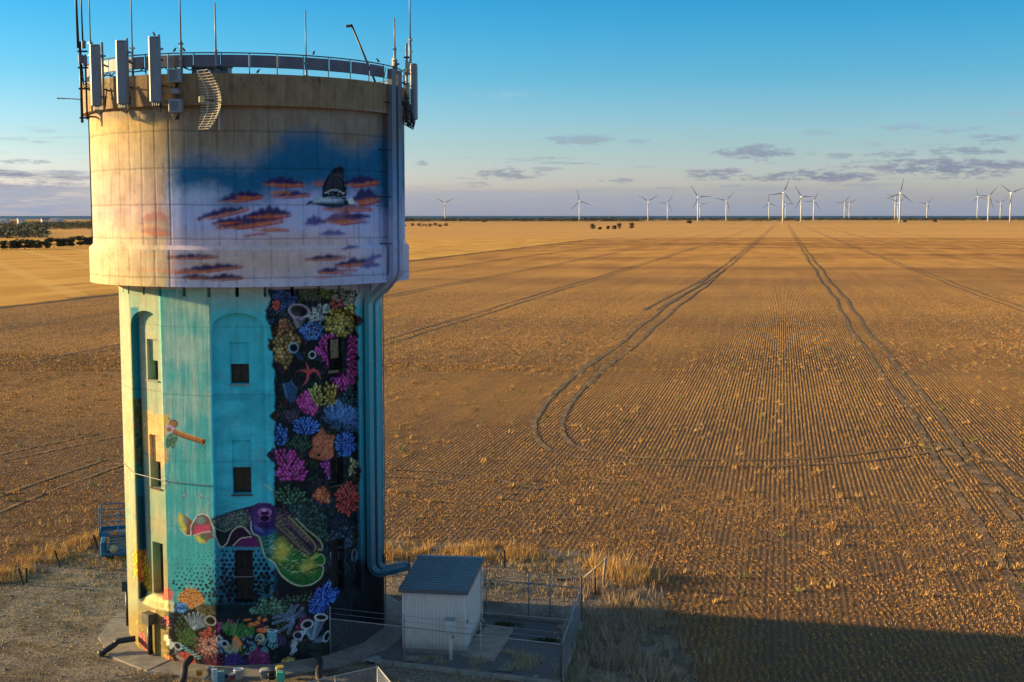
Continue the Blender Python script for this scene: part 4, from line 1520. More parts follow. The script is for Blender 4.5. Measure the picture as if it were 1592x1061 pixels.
for k in range(30):
    q = B2((400 + R_.uniform(0, 60) + max(0, k - 12) * 5, 770 - k * 6 + R_.uniform(-20, 20)))[0]
    c.ring(q[0], q[1], R_.uniform(1.3, 3.0), R_.uniform(1.3, 3.0), (176, 192, 206), .9)
c.ell(*B2((475, 615))[0], 6, 5.4, (20, 34, 66))
c.ring(*B2((475, 615))[0], 7, 6, (176, 186, 206), 1.2)
c.spikes(B2((290, 640), (370, 630), (360, 710), (300, 710)), 80, 3.4, (82, 48, 120), wid=1)
yd = B2((310, 880), (340, 830), (400, 802), (450, 830), (468, 870), (440, 892), (340, 895))
c.bubbles(yd, 2.8, (204, 160, 66), under=.7)
c.spikes(B2((480, 690), (740, 690), (740, 800), (480, 800)), 260, 4.0, (34, 52, 40), wid=1.0)

# uneven glaze varying the painted lighting: some corals sink into dark, others stand out
mk = c.mask_poly(reef, 3.0)
if mk is not None:
    sl_, X_q, Y_q, a_q, _ = mk
    gl_ = vnoise(X_q.shape, (X_q.shape[0] / 46, X_q.shape[1] / 46), 71, 3, .55)
    fac = np.clip(.42 + 1.05 * gl_, .5, 1.12)
    fac = 1 + (fac - 1) * a_q
    lum = c.im[sl_].mean(2, keepdims=True)
    c.im[sl_] = (c.im[sl_] * .86 + lum * .14) * fac[..., None]

# ---------------------------------------------------------------- left, sunlit faces
PEACH = (214, 176, 116)
sea = [(216, 634), (232, 640), (246, 646), (262, 644), (266, 660), (258, 676), (250, 690), (262, 700), (262, 716), (250, 728), (240, 716), (226, 700), (217, 680)]
c.poly(sea, PEACH, soft=2, rough=3, al=.9)
for k in range(46):
    x_, y_ = R_.uniform(217, 258), R_.uniform(640, 722)
    a_ = R_.uniform(-.9, .9) + .8
    c.curve([(x_, y_), (x_ + 5 * math.cos(a_), y_ + 5 * math.sin(a_)), (x_ + 9 * math.cos(a_ + .6), y_ + 9 * math.sin(a_ + .6))], .9, (178, 116, 58) if k % 3 else (236, 214, 150), al=.75)
c.ell(256, 654, 7, 7, (226, 178, 96))
c.curve([(262, 650), (266, 656), (262, 662)], 1.4, (70, 44, 30))
for k in range(70):
    y_ = R_.uniform(615, 740)
    x_ = 188 + (y_ - 450) * .03 + R_.uniform(0, 12)
    c.curve([(x_, y_), (x_ + R_.uniform(-2, 3), y_ + 6), (x_ + R_.uniform(-2, 3), y_ + 13)], 1.0, (204, 150, 84) if k % 3 else (170, 190, 130), al=.7)
for k in range(60):
    y_ = R_.uniform(770, 900)
    x_ = 196 + (y_ - 450) * .03 + R_.uniform(0, 10)
    c.curve([(x_, y_), (x_ + R_.uniform(-2, 2), y_ + 8), (x_ + R_.uniform(-3, 3), y_ + 15)], 1.1, (196, 170, 104) if k % 3 else (182, 120, 84), al=.55)
# snout on the grey-green face
c.ell(270, 659, 6.5, 5.5, (158, 108, 68))
c.ring(270, 659, 6.5, 5.5, (70, 56, 46), 1.0)
c.poly([(258, 664), (264, 660), (274, 668), (280, 672), (274, 677), (262, 670)], (182, 160, 198))
c.line([(272, 672), (290, 679), (316, 687)], 8.2, (96, 58, 34))
c.line([(272, 671), (290, 678), (315, 686)], 5.8, (172, 108, 56))
c.line([(274, 669), (290, 675), (314, 683)], 1.6, (206, 150, 92))
c.ell(316, 687, 3.6, 4.6, (150, 86, 46), .3)
c.ell(317, 687.5, 2.0, 3.0, (44, 24, 18), .3)
c.curve([(315, 691), (312, 696), (310, 699)], .9, (60, 40, 34))
c.curve([(315, 691), (318, 695), (320, 699)], .9, (60, 40, 34))
c.ell(263, 668, 4, 3, (150, 96, 56))
for q in ((264, 684, 5, 9, .3), (268, 690, 4, 7, -.2), (261, 690, 3, 6, 0), (272, 684, 3, 5, .5)):
    c.ell(q[0], q[1], q[2], q[3], (72, 118, 90), q[4], al=.8)
    c.ring(q[0], q[1], q[2], q[3], (46, 80, 62), 1.0, q[4])
for q in ((255, 745, 6, 4), (257, 752, 6, 5), (252, 758, 6, 4)):
    c.ring(q[0], q[1], q[2], q[3], (60, 98, 92), .8)
for q in ((286, 771, 5, 2.6, -.8), (314, 772, 5, 2.6, .7), (325, 785, 3, 1.8, -.9), (268, 809, 2.4, 1, 0)):
    c.ell(q[0], q[1], q[2], q[3], (96, 128, 134), q[4])
    c.ell(q[0], q[1] - .8, q[2] * .6, q[3] * .4, (176, 196, 200), q[4])
c.line([(412, 753), (424, 763)], 1.6, (206, 196, 140))
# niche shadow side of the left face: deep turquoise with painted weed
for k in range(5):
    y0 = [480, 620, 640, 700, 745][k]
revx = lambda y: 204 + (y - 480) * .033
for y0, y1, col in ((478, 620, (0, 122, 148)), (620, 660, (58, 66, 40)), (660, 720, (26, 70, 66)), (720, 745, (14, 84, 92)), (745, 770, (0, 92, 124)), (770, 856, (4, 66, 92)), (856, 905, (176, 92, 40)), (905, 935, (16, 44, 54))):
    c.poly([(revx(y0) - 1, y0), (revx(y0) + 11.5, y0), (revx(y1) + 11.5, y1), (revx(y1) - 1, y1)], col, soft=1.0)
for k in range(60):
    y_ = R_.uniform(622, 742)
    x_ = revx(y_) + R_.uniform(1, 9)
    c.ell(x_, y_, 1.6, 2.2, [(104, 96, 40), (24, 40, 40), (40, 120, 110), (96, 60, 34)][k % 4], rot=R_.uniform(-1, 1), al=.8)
YEL = (244, 184, 34)
c.petals([(206, 864), (214, 852), (219, 862), (217, 890), (208, 898)], 4.6, YEL, (212, 880), under=.75)
c.petals([(219, 864), (226, 866), (232, 888), (236, 916), (230, 924), (223, 900)], 4.6, YEL, (228, 896), under=.75)
c.bubbles([(216, 862), (222, 862), (224, 900), (215, 900)], 4.2, (204, 112, 44), under=.6)
c.poly([(222, 938), (232, 920), (246, 928), (270, 936), (270, 952), (240, 946)], (226, 210, 150), soft=1.5)
for k in range(26):
    x_ = R_.uniform(232, 268)
    c.curve([(x_, 934 + (x_ - 232) * .2), (x_ + R_.uniform(-2, 2), 941 + (x_ - 232) * .2)], .9, (166, 140, 84), al=.7)
for k in range(15):
    x_ = 254 + k * .9
    c.line([(x_, 934 - R_.uniform(0, 2)), (x_ + (k - 7) * .5, 912 + abs(k - 7) * 1.4)], 1.3, (228, 112, 96))
c.petals([(250, 962), (256, 956), (264, 962), (263, 972), (256, 976), (251, 970)], 3.6, (232, 102, 90), (257, 966))
c.bubbles([(234, 950), (244, 950), (244, 959), (236, 958)], 3, (228, 150, 84))
pk = [(216, 985), (222, 982), (229, 1000), (232, 1012), (224, 1014), (218, 1000)]
c.petals(pk, 3.6, (236, 92, 92), (224, 1000), under=.7)
c.bubbles([(256, 1020), (266, 1019), (271, 1028), (271, 1036), (260, 1030)], 3.6, (240, 118, 56), under=.7)
for k in range(70):
    x_, y_ = R_.uniform(206, 266), R_.uniform(950, 1022)
    c.ell(x_, y_, R_.uniform(1, 3), R_.uniform(1, 3), [(196, 176, 96), (118, 116, 60), (212, 150, 104)][k % 3], al=.4)
for q in ((258, 992, 3.2, 5), (262, 999, 3.4, 5.6), (267, 1004, 3.4, 6)):
    c.ell(q[0], q[1], q[2], q[3], (216, 206, 176), .4)
    c.ring(q[0], q[1] - 2, q[2] * .8, q[3] * .5, (246, 240, 220), 1.0, .4)

# ---------------------------------------------------------------- tank
wT = YG < 449
tk = np.zeros_like(c.im)
conc = S2L((134, 118, 102))
stv = vnoise((c.h, c.w), (30, 230), 15, 4, .6)
pat = nz((40, 30), 16)
tk[:] = conc
tk *= (1 + (stv - .5) * .42 + (pat - .5) * .5)[..., None]
c.im = np.where(wT[..., None], tk, c.im)


def wash(pts, col, soft, al=1.0, rough=10):
    c.poly(pts, col, soft=soft, al=al, rough=rough)


# pale thin sky wash below the bare concrete
yy = np.clip((YG - 225 - (pat - .5) * 40) / 60, 0, 1)
pl_ = np.stack([np.interp(YG, [230, 290, 340, 375, 410, 446], S2L([[v, 0, 0] for v in (150, 160, 176, 202, 208, 190)])[:, 0]),
                np.interp(YG, [230, 290, 340, 375, 410, 446], S2L([[v, 0, 0] for v in (150, 166, 180, 182, 178, 184)])[:, 0]),
                np.interp(YG, [230, 290, 340, 375, 410, 446], S2L([[v, 0, 0] for v in (150, 204, 228, 196, 180, 204)])[:, 0])], -1)
pl_ *= (1 + (pat - .5) * .35 + (stv - .5) * .16)[..., None]
wp = yy * wT * np.clip((YG - 220) / 10, 0, 1)
c.im = c.im * (1 - wp[..., None]) + pl_ * wp[..., None]
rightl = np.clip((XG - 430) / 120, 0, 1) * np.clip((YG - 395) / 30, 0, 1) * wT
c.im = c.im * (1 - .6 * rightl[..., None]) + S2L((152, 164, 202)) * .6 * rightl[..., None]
# left: thin cream and white wash; yellow of the sunlit side painted in
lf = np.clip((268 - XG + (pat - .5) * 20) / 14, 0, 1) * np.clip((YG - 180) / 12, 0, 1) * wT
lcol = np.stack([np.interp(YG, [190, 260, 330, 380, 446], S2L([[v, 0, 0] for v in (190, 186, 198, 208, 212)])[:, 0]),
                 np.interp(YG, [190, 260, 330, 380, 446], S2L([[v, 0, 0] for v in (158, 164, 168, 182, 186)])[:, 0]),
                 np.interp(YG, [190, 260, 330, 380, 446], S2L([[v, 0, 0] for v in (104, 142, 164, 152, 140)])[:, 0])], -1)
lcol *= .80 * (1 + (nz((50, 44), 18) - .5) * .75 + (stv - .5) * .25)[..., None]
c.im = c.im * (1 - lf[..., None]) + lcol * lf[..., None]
BLU = (10, 96, 136)
wash([(266, 256), (300, 249), (332, 253), (384, 262), (394, 254), (420, 236), (434, 224), (438, 210), (470, 205), (500, 209), (518, 224), (550, 236), (586, 224), (606, 214), (640, 214), (640, 300), (600, 318), (570, 292), (520, 300), (470, 292), (430, 300), (385, 312), (352, 318), (330, 306), (266, 298)], BLU, 16, .96, 9)
wash([(300, 262), (390, 268), (440, 240), (480, 225), (540, 250), (600, 240), (600, 275), (480, 282), (400, 292), (330, 290)], (0, 84, 124), 26, .7, 12)
wash([(590, 215), (625, 215), (625, 330), (612, 345), (590, 320)], (12, 104, 146), 14, .8)
wash([(268, 300), (330, 290), (350, 300), (330, 318), (275, 320)], (176, 190, 216), 14, .7, 6)
wash([(560, 360), (620, 340), (620, 440), (560, 440)], (156, 172, 210), 18, .6)
wash([(400, 370), (470, 364), (540, 372), (540, 384), (420, 386)], (206, 166, 152), 12, .6, 8)
wash([(300, 380), (440, 385), (500, 395), (480, 425), (320, 425)], (206, 170, 150), 18, .55, 10)
PUR, ORA, RED = (44, 28, 82), (206, 106, 40), (176, 46, 30)


def cl(x, y, w_, h_, rot=0.0, top=PUR, bot=ORA, k=1.0):
    """one painted cloud: purple bumpy back, lit orange belly, red lower edge"""
    w_, h_ = w_ * 1.12, h_ * 1.1
    ca, sa = math.cos(rot), math.sin(rot)

    def tr(u, v):
        return (x + u * ca - v * sa, y + u * sa + v * ca)
    n_ = max(10, int(w_ * 1.2))
    us = np.linspace(-1, 1, n_)
    env = np.clip(1 - np.abs(us) ** 1.7, 0, 1) * (.75 + .25 * R_.uniform(-1, 1))
    bump = np.abs(np.sin(us * R_.uniform(3.5, 6) * max(1, w_ / 22) + R_.uniform(0, 3)))
    topl = [tr(w_ * u, -h_ * (.15 + 1.7 * e_ * (.6 + .4 * b__)) + h_ * .25) for u, e_, b__ in zip(us, env, bump)]
    wig = R_.uniform(-.15, .15, n_)
    botl = [tr(w_ * u, h_ * (.35 + .45 * e_ + w__)) for u, e_, w__ in zip(us, env, wig)]
    c.poly(topl + botl[::-1], top, soft=2.4, al=.95 * k, rough=2.2)
    if bot is not None:
        b2 = [tr(w_ * 1.04 * u + 1.5, h_ * (.40 - .10 * e_ + w__)) for u, e_, w__ in zip(us, env, wig)]
        b3 = [tr(w_ * 1.04 * u + 1.5, h_ * (.48 + .50 * e_ + w__ * 1.2)) for u, e_, w__ in zip(us, env, np.roll(wig, 2))]
        c.poly(b2 + b3[::-1], bot, soft=2.0, al=.92 * k, rough=1.8)
        i0_ = int(n_ * R_.uniform(.25, .5))
        b4 = [tr(w_ * u, h_ * (.70 + .34 * e_)) for u, e_ in zip(us[i0_:], env[i0_:])]
        if len(b4) > 2:
            c.line(b4, max(1.0, h_ * .26), RED, al=.85 * k, soft=1.2)


for a_ in [(440, 283, 28, 8, .02), (500, 284, 14, 5, .0, (120, 90, 110)), (452, 303, 26, 5, -.05), (372, 308, 28, 6, -.1), (388, 304, 18, 5, 0), (346, 330, 36, 8, -.22), (388, 345, 46, 9, -.12), (418, 332, 30, 8, -.05),
           (560, 281, 24, 10, -.08), (568, 306, 18, 12, -.1), (540, 324, 34, 5, 0, (150, 90, 100)), (534, 340, 28, 9, -.05, (120, 70, 100)), (556, 336, 18, 5, 0, PUR, None), (489, 345, 15, 6, -.1, (84, 72, 130), None),
           (517, 363, 18, 6, -.05, (96, 88, 146), None), (545, 385, 12, 4, -.15, (80, 70, 130), None), (506, 401, 28, 4.5, -.08), (550, 409, 26, 5, -.1), (578, 402, 14, 6, -.4, (96, 88, 146), None), (576, 413, 14, 5, -.1, (90, 84, 146), None),
           (514, 421, 18, 5.5, -.05), (422, 357, 24, 3.5, 0, (190, 110, 70)), (298, 399, 34, 4.5, -.02), (324, 418, 46, 5, -.1), (303, 431, 18, 3.5, 0), (346, 432, 28, 4.5, -.05), (565, 346, 10, 3, 0, (120, 110, 160), None),
           (398, 365, 16, 3, -.1, RED, None), (352, 345, 20, 4, -.1), (435, 300, 14, 3, 0, ORA, None), (545, 420, 8, 2, 0, RED, None), (540, 427, 8, 1.6, 0, RED, None)]:
    cl(*a_)
for a_ in [(243, 338, 20, 9, 0, (176, 112, 108), None, .8), (243, 360, 20, 6, 0.05, (176, 104, 98), ORA, .7), (230, 352, 22, 3, 0, (220, 160, 110), None, .6), (290, 410, 40, 3, 0, (220, 150, 110), None, .5),
           (255, 420, 46, 3, .02, (222, 140, 90), None, .6), (240, 398, 30, 3, 0, (220, 160, 110), None, .5), (212, 365, 20, 3, 0, (224, 170, 110), None, .5), (285, 424, 30, 2.4, -.02, (214, 110, 70), None, .7)]:
    cl(*a_)
c.line([(490, 433), (516, 432)], 1.6, (206, 104, 60))


# sea eagle, wing raised
def Z4(*p):
    return [(300 + x / 4.975, 240 + y / 4.975) for (x, y) in p]


c.poly(Z4((878, 396), (890, 374), (915, 360), (955, 346), (985, 330), (1000, 300), (1003, 262), (1016, 330), (1080, 322), (1175, 350), (1232, 334), (1254, 386), (1205, 396), (1150, 411), (1080, 414), (1020, 404), (960, 390), (905, 386)), (96, 110, 132))
c.poly(Z4((915, 362), (960, 346), (990, 326), (1010, 340), (1100, 345), (1160, 352), (1100, 372), (1000, 372), (940, 376)), (176, 188, 202), soft=2.0)
c.poly(Z4((920, 380), (1010, 380), (1100, 384), (1190, 380), (1150, 411), (1080, 415), (1020, 405), (960, 391)), (34, 46, 66), soft=1.6)
c.poly(Z4((1180, 352), (1232, 334), (1254, 386), (1200, 388)), (210, 216, 226))
c.poly(Z4((1165, 362), (1195, 352), (1210, 392), (1170, 396)), (30, 36, 52), soft=1.2)
c.poly(Z4((876, 400), (884, 376), (905, 362), (930, 364), (912, 378), (890, 386)), (24, 28, 36))
wing = [(1004, 336), (1000, 290), (1003, 250), (1018, 212), (1038, 178), (1060, 148), (1082, 122), (1100, 104), (1112, 96), (1112, 106), (1124, 90), (1127, 103), (1140, 86), (1143, 103), (1157, 90), (1156, 108), (1170, 100), (1164, 128), (1172, 140), (1164, 158), (1171, 176), (1164, 200), (1176, 222), (1172, 246), (1192, 262), (1184, 284), (1190, 310), (1178, 330), (1184, 356), (1150, 346), (1090, 322), (1040, 330)]
c.poly(Z4(*wing), (16, 19, 28))
for k in range(8):
    c.line(Z4((1018 + k * 18, 300 - k * 3), (1072 + k * 12, 150 - k * 2)), .8, (84, 90, 104), al=.75)
for k in range(13):
    q = Z4((1022 + k * 12, 300 - 26 * math.sin(k * .27) + 5 * (k % 2)))[0]
    c.ell(q[0], q[1], 1.5, .8, (214, 216, 220), rot=-.3, al=.9)
for k in range(22):
    q = Z4((1020 + R_.uniform(0, 150), 305 + R_.uniform(0, 32)))[0]
    c.ell(q[0], q[1], 1.1, .7, (190, 198, 208) if k % 2 else (52, 60, 78), al=.8)
for k in range(26):
    q = Z4((1175 + R_.uniform(0, 60), 150 + R_.uniform(0, 110)))[0]
    c.ell(q[0], q[1], .55, .55, (30, 30, 44))
# bare parapet and drips
bandw = np.clip((172 - YG) / 3, 0, 1)
bcol = S2L((128, 106, 80)) * (1 + (stv - .5)[..., None] * .5 + (pat - .5)[..., None] * .55)
dk = np.clip((vnoise((c.h, c.w), (60, 90), 19, 4, .6) - .60) * 7, 0, 1) * np.exp(-((YG - 128) / 12) ** 2)
bcol = bcol * (1 - .55 * dk[..., None])
c.im = c.im * (1 - bandw[..., None]) + bcol * bandw[..., None]
wth = nz((90, 60), 51, 4, .6)
fade = np.clip((nz((40, 26), 52, 5, .6) - .52) * 3.0, 0, 1) * .16
g_l = c.im.mean(2, keepdims=True)
c.im = c.im * (.86 + .28 * wth[..., None])
c.im = c.im * (1 - fade[..., None]) + (g_l * .7 + .05) * fade[..., None]
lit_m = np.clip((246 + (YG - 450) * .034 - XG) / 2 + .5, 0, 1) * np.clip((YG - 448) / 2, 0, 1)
c.im *= (1 - .24 * lit_m)[..., None]  # paint darkened where the sun strikes the left faces, against glare
c.im = np.clip(c.im, 0.004, .86)


PAINT_GAIN = np.array([1.34, 1.28, 1.22])


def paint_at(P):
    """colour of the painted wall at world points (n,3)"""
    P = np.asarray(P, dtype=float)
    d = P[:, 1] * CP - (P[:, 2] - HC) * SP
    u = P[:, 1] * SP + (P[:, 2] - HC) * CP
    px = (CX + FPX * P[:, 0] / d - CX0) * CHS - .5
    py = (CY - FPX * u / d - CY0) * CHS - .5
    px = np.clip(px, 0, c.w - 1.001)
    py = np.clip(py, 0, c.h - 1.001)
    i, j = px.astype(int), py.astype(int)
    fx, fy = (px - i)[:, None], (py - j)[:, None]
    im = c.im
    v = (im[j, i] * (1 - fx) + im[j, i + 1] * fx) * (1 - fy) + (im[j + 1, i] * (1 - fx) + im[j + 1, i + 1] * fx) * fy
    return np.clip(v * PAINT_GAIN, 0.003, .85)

# ================================================================== WATER TOWER
mpaint, t, b = new_mat('painted_concrete')
at_ = t.n('ShaderNodeAttribute', attribute_name='paint')
g = t.n('ShaderNodeNewGeometry')
P_ = g.outputs['Position']
px_, py_, pz_ = t.sep(P_)
drip = t.noise(t.comb(t.m('MULTIPLY', px_, 5.0), t.m('MULTIPLY', py_, 5.0), t.m('MULTIPLY', pz_, 0.45)), 1.0, 6.0, 0.65)
spk = t.noise(P_, 22.0, 5.0, 0.7)
colr = t.mix(t.ss(drip, 0.50, 0.80, 0.0, 0.30), at_.outputs['Color'], (0.11, 0.09, 0.075, 1))
colr = t.mix(1.0, colr, t.ramp(spk, [(0.3, (0.86, 0.86, 0.86)), (0.7, (1.08, 1.08, 1.08))]), 'MULTIPLY')
t.put(b.inputs['Base Color'], colr)
b.inputs['Roughness'].default_value = 0.8
b.inputs['Specular IOR Level'].default_value = 0.25
bn = t.n('ShaderNodeBump')
bn.inputs['Strength'].default_value = 0.35
bn.inputs['Distance'].default_value = 0.02
t.put(bn.inputs['Height'], t.m('ADD', spk, t.m('MULTIPLY', drip, 1.5)))
t.put(b.inputs['Normal'], bn.outputs[0])

M_conc = simple('weathered_concrete', (0.33, 0.29, 0.25), 0.9, var=.35, scale=3.0, bump=.4)
M_slab = simple('apron_concrete', (0.25, 0.215, 0.185), 0.9, var=.3, scale=2.2, bump=.4)
M_dark = simple('dark_interior', (0.012, 0.011, 0.011), 0.9, var=.3)  # near-black stands in for the unlit inside of openings
M_glass = simple('dusty_window_glass', (0.035, 0.033, 0.033), 0.18, var=.5, scale=9)
M_wood = simple('weathered_board', (0.24, 0.17, 0.10), 0.85, var=.4, scale=10)
M_galv = simple('galvanised_steel', (0.26, 0.265, 0.28), 0.55, 0.35, var=.25, scale=8)
M_galvp = simple('grey_metal_panel', (0.135, 0.12, 0.15), 0.6, 0.1, var=.2, scale=3)
M_black = simple('black_plastic', (0.018, 0.018, 0.020), 0.5, var=.3)
M_grey = simple('grey_antenna_plastic', (0.20, 0.21, 0.245), 0.5, var=.10, scale=2)
M_lgrey = simple('pale_grey_casing', (0.25, 0.265, 0.29), 0.45, var=.12, scale=4)
M_white = simple('white_fibreglass', (0.24, 0.215, 0.215), 0.45, var=.12)
M_rust = simple('rusted_steel', (0.13, 0.07, 0.045), 0.85, 0.2, var=.5, scale=14)

tower = empty('water_tower', (TX, TY, 0))
tag(tower, 'tall round concrete water tower painted with reef and sky murals', 'water tower')
TO = Vector((TX, TY, 0))


class GM:
    """structured patches gathered into one mesh with paint colours"""
    def __init__(s):
        s.V, s.F, s.C, s.n = [], [], [], 0

    def grid(s, P, C):
        n, m = P.shape[:2]
        i = np.arange(n * m).reshape(n, m) + s.n
        s.F.append(np.stack([i[:-1, :-1], i[:-1, 1:], i[1:, 1:], i[1:, :-1]], -1).reshape(-1, 4))
        s.V.append(P.reshape(-1, 3))
        s.C.append(C.reshape(-1, 3))
        s.n += n * m

    def build(s, name, mat, parent, smooth=False, off=(TX, TY, 0)):
        V = np.concatenate(s.V) - np.array(off)
        return link(name, mesh_from(name, V, np.concatenate(s.F), mat, smooth, np.concatenate(s.C)), parent)


def lins(a, b_, step):
    return np.linspace(a, b_, max(2, int(math.ceil(abs(b_ - a) / step)) + 1))


ZB, ZT = 0.02, 11.80
HW = SIDE / 2 - 0.055
ZSP, ARISE = 10.76, 0.54
ZSILL = 1.75
ND = 0.24
WW = 0.29      # half width of the openings
LEV = [(9.06, 9.68, 10.37), (5.55, 6.40, 7.28), (2.03, 3.75, 3.75)]
back_rng = np.random.default_rng(3)


def plain_paint(P):
    z = P[:, 2]
    st_ = S2L([(150, 196, 190), (20, 168, 186), (0, 150, 172), (10, 90, 104), (12, 40, 50)])
    return np.stack([np.interp(z, [0, 2, 5, 9.5, 11.5], st_[::-1, k]) for k in range(3)], 1) * back_rng.uniform(.9, 1.1, (len(P), 1))


for k in range(16):
    vis = k <= 7
    ds = 0.027 if k < 7 else (0.06 if k == 7 else 0.5)
    a0 = A0 + 22.5 * k
    c0 = np.array(polar(a0, RSH, 0))
    c1 = np.array(polar(a0 + 22.5, RSH, 0))
    tv = (c1 - c0) / np.linalg.norm(c1 - c0)
    mid = (c0 + c1) / 2 - np.array([TX, TY, 0])
    nv = mid / np.linalg.norm(mid)
    gm = GM()

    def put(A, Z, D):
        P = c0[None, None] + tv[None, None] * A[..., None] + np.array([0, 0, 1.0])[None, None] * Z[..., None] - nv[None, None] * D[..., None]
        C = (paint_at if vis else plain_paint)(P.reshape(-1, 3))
        # hairline pour joints of the formwork, drawn as a darker tone
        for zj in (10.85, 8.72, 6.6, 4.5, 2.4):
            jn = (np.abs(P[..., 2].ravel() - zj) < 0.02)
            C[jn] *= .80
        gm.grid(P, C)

    def rectp(a_, b_, z0, z1, d=0.0):
        A, Z = np.meshgrid(lins(a_, b_, ds), lins(z0, z1, ds))
        put(A, Z, np.full(A.shape, d))

    def reveal(pts, d0, d1):
        """strip following (a,z) points from depth d0 to d1"""
        pts = np.array(pts)
        dd = lins(d0, d1, max(ds, .05))
        A = np.repeat(pts[:, 0][None], len(dd), 0)
        Z = np.repeat(pts[:, 1][None], len(dd), 0)
        put(A, Z, np.repeat(dd[:, None], len(pts), 1))

    face_e = None
    if k % 2 == 0:
        rectp(0, SIDE, ZB, ZT)
        fo = gm.build('wall_face', mpaint, tower)
        continue
    mc = SIDE / 2
    al, ar = mc - HW, mc + HW
    rectp(0, al, ZB, ZT)
    rectp(ar, SIDE, ZB, ZT)
    rectp(al, ar, ZB, ZSILL)
    # spandrel above the arch
    aa = lins(al, ar, ds)
    arc = ZSP + ARISE * np.sqrt(np.clip(1 - ((aa - mc) / HW) ** 2, 0, 1)) ** 0.9
    tt = np.linspace(0, 1, max(2, int((ZT - ZSP) / ds)))
    put(np.repeat(aa[None], len(tt), 0), arc[None] + (ZT - arc)[None] * tt[:, None], np.zeros((len(tt), len(aa))))
    # niche back: arch head
    tt = np.linspace(0, 1, max(2, int(ARISE / ds)))
    put(np.repeat(aa[None], len(tt), 0), ZSP + (arc - ZSP)[None] * tt[:, None], np.full((len(tt), len(aa)), ND))
    # niche back with openings
    zl = mc - WW
    zr = mc + WW
    zback = ZSILL + 0.22
    rectp(al, zl, zback, ZSP, ND)
    rectp(zr, ar, zback, ZSP, ND)
    cuts = [zback] + [v for (lo, hi, bt) in reversed(LEV) for v in (lo, bt)] + [ZSP]
    for i in range(0, len(cuts), 2):
        if cuts[i + 1] > cuts[i] + 1e-4:
            rectp(zl, zr, cuts[i], cuts[i + 1], ND)
    # sloping sill, reveals
    A, Z = np.meshgrid(lins(al, ar, ds), lins(0, 1, .12))
    put(A, ZSILL + 0.22 * Z, ND * Z)
    zz = lins(ZSILL, ZSP, ds)
    reveal([(al, q) for q in zz], 0, ND)
    reveal([(ar, q) for q in zz], 0, ND)
    reveal(list(zip(aa, arc)), 0, ND)
    wins = []
    for li, (lo, hi, bt) in enumerate(LEV):
        openall = (k == 5 and li == 0)
        d1 = ND + 0.10
        d2 = ND + 0.34
        if bt > hi and not openall:
            rectp(zl, zr, hi, bt, d1)
            reveal([(zl, q) for q in lins(hi, bt, ds)], ND, d1)
            reveal([(zr, q) for q in lins(hi, bt, ds)], ND, d1)
            reveal([(q, bt) for q in lins(zl, zr, ds)], ND, d1)
        top = bt if openall else hi
        for q0 in (zl, zr):
            reveal([(q0, q) for q in lins(lo, top, ds)], ND, d2)
        reveal([(q, lo) for q in lins(zl, zr, ds)], ND, d2)
        reveal([(q, top) for q in lins(zl, zr, ds)], d1 if not openall else ND, d2)
        wins.append((lo, top, d2, li))
    fo = gm.build('wall_face', mpaint, tower)

    def W3(a_, z_, d_):
        return Vector(c0 + tv * a_ + np.array([0, 0, z_]) - nv * d_) - TO

    RM = Matrix((Vector(tv), Vector(nv), Vector((0, 0, 1)))).transposed()
    for (lo, top, d2, li) in wins:
        wo = MB().box(W3(mc, (lo + top) / 2, d2 - 0.0), (2 * WW - .01, .03, top - lo - .01), M=RM).build('window' if li < 2 else 'door', M_glass if li < 2 else M_dark, fo)
        if not vis:
            continue
        if k == 5 and li == 0:
            MB().box(W3(mc + .05, lo + .95, ND + .10), (.34, .025, .62), M=RM).build('loose_board', M_wood, fo)
            MB().box(W3(mc - .02, lo + .20, ND + .12), (.55, .03, .09), M=RM).build('loose_board', M_wood, fo)
        elif li == 2:
            for j in range(3):
                MB().box(W3(mc - .19 + j * .19, (lo + top) / 2, d2 - .03 - .006 * (j % 2)), (.175, .03, top - lo - .06), M=RM).build('door_board', simple('door_board', (0.030, 0.022, 0.018), .8, var=.4), fo)
            if k == 3:
                MB().tube([W3(mc - WW - .05, lo + .86, ND - .015), W3(mc + WW + .05, lo + .86, ND - .015)], .014, 5).build('guard_bar', M_galv, fo)
        else:
            f_ = MB()
            for q_ in (lo + .03, top - .03):
                f_.box(W3(mc, q_, d2 - .03), (2 * WW - .02, .03, .05), M=RM)
            for q_ in (-1, 1):
                f_.box(W3(mc + q_ * (WW - .04), (lo + top) / 2, d2 - .032), (.05, .03, top - lo - .07), M=RM)
            f_.box(W3(mc, (lo + top) / 2, d2 - .028), (.035, .025, top - lo - .07), M=RM)
            f_.build('window_frame', simple('old_timber_frame', (0.06, 0.045, 0.035), .8, var=.4), fo)
            MB().box(W3(mc, lo - .02, ND - .02), (2 * WW + .08, .10, .035), M=RM).build('window_sill', M_rust if li else M_conc, fo)

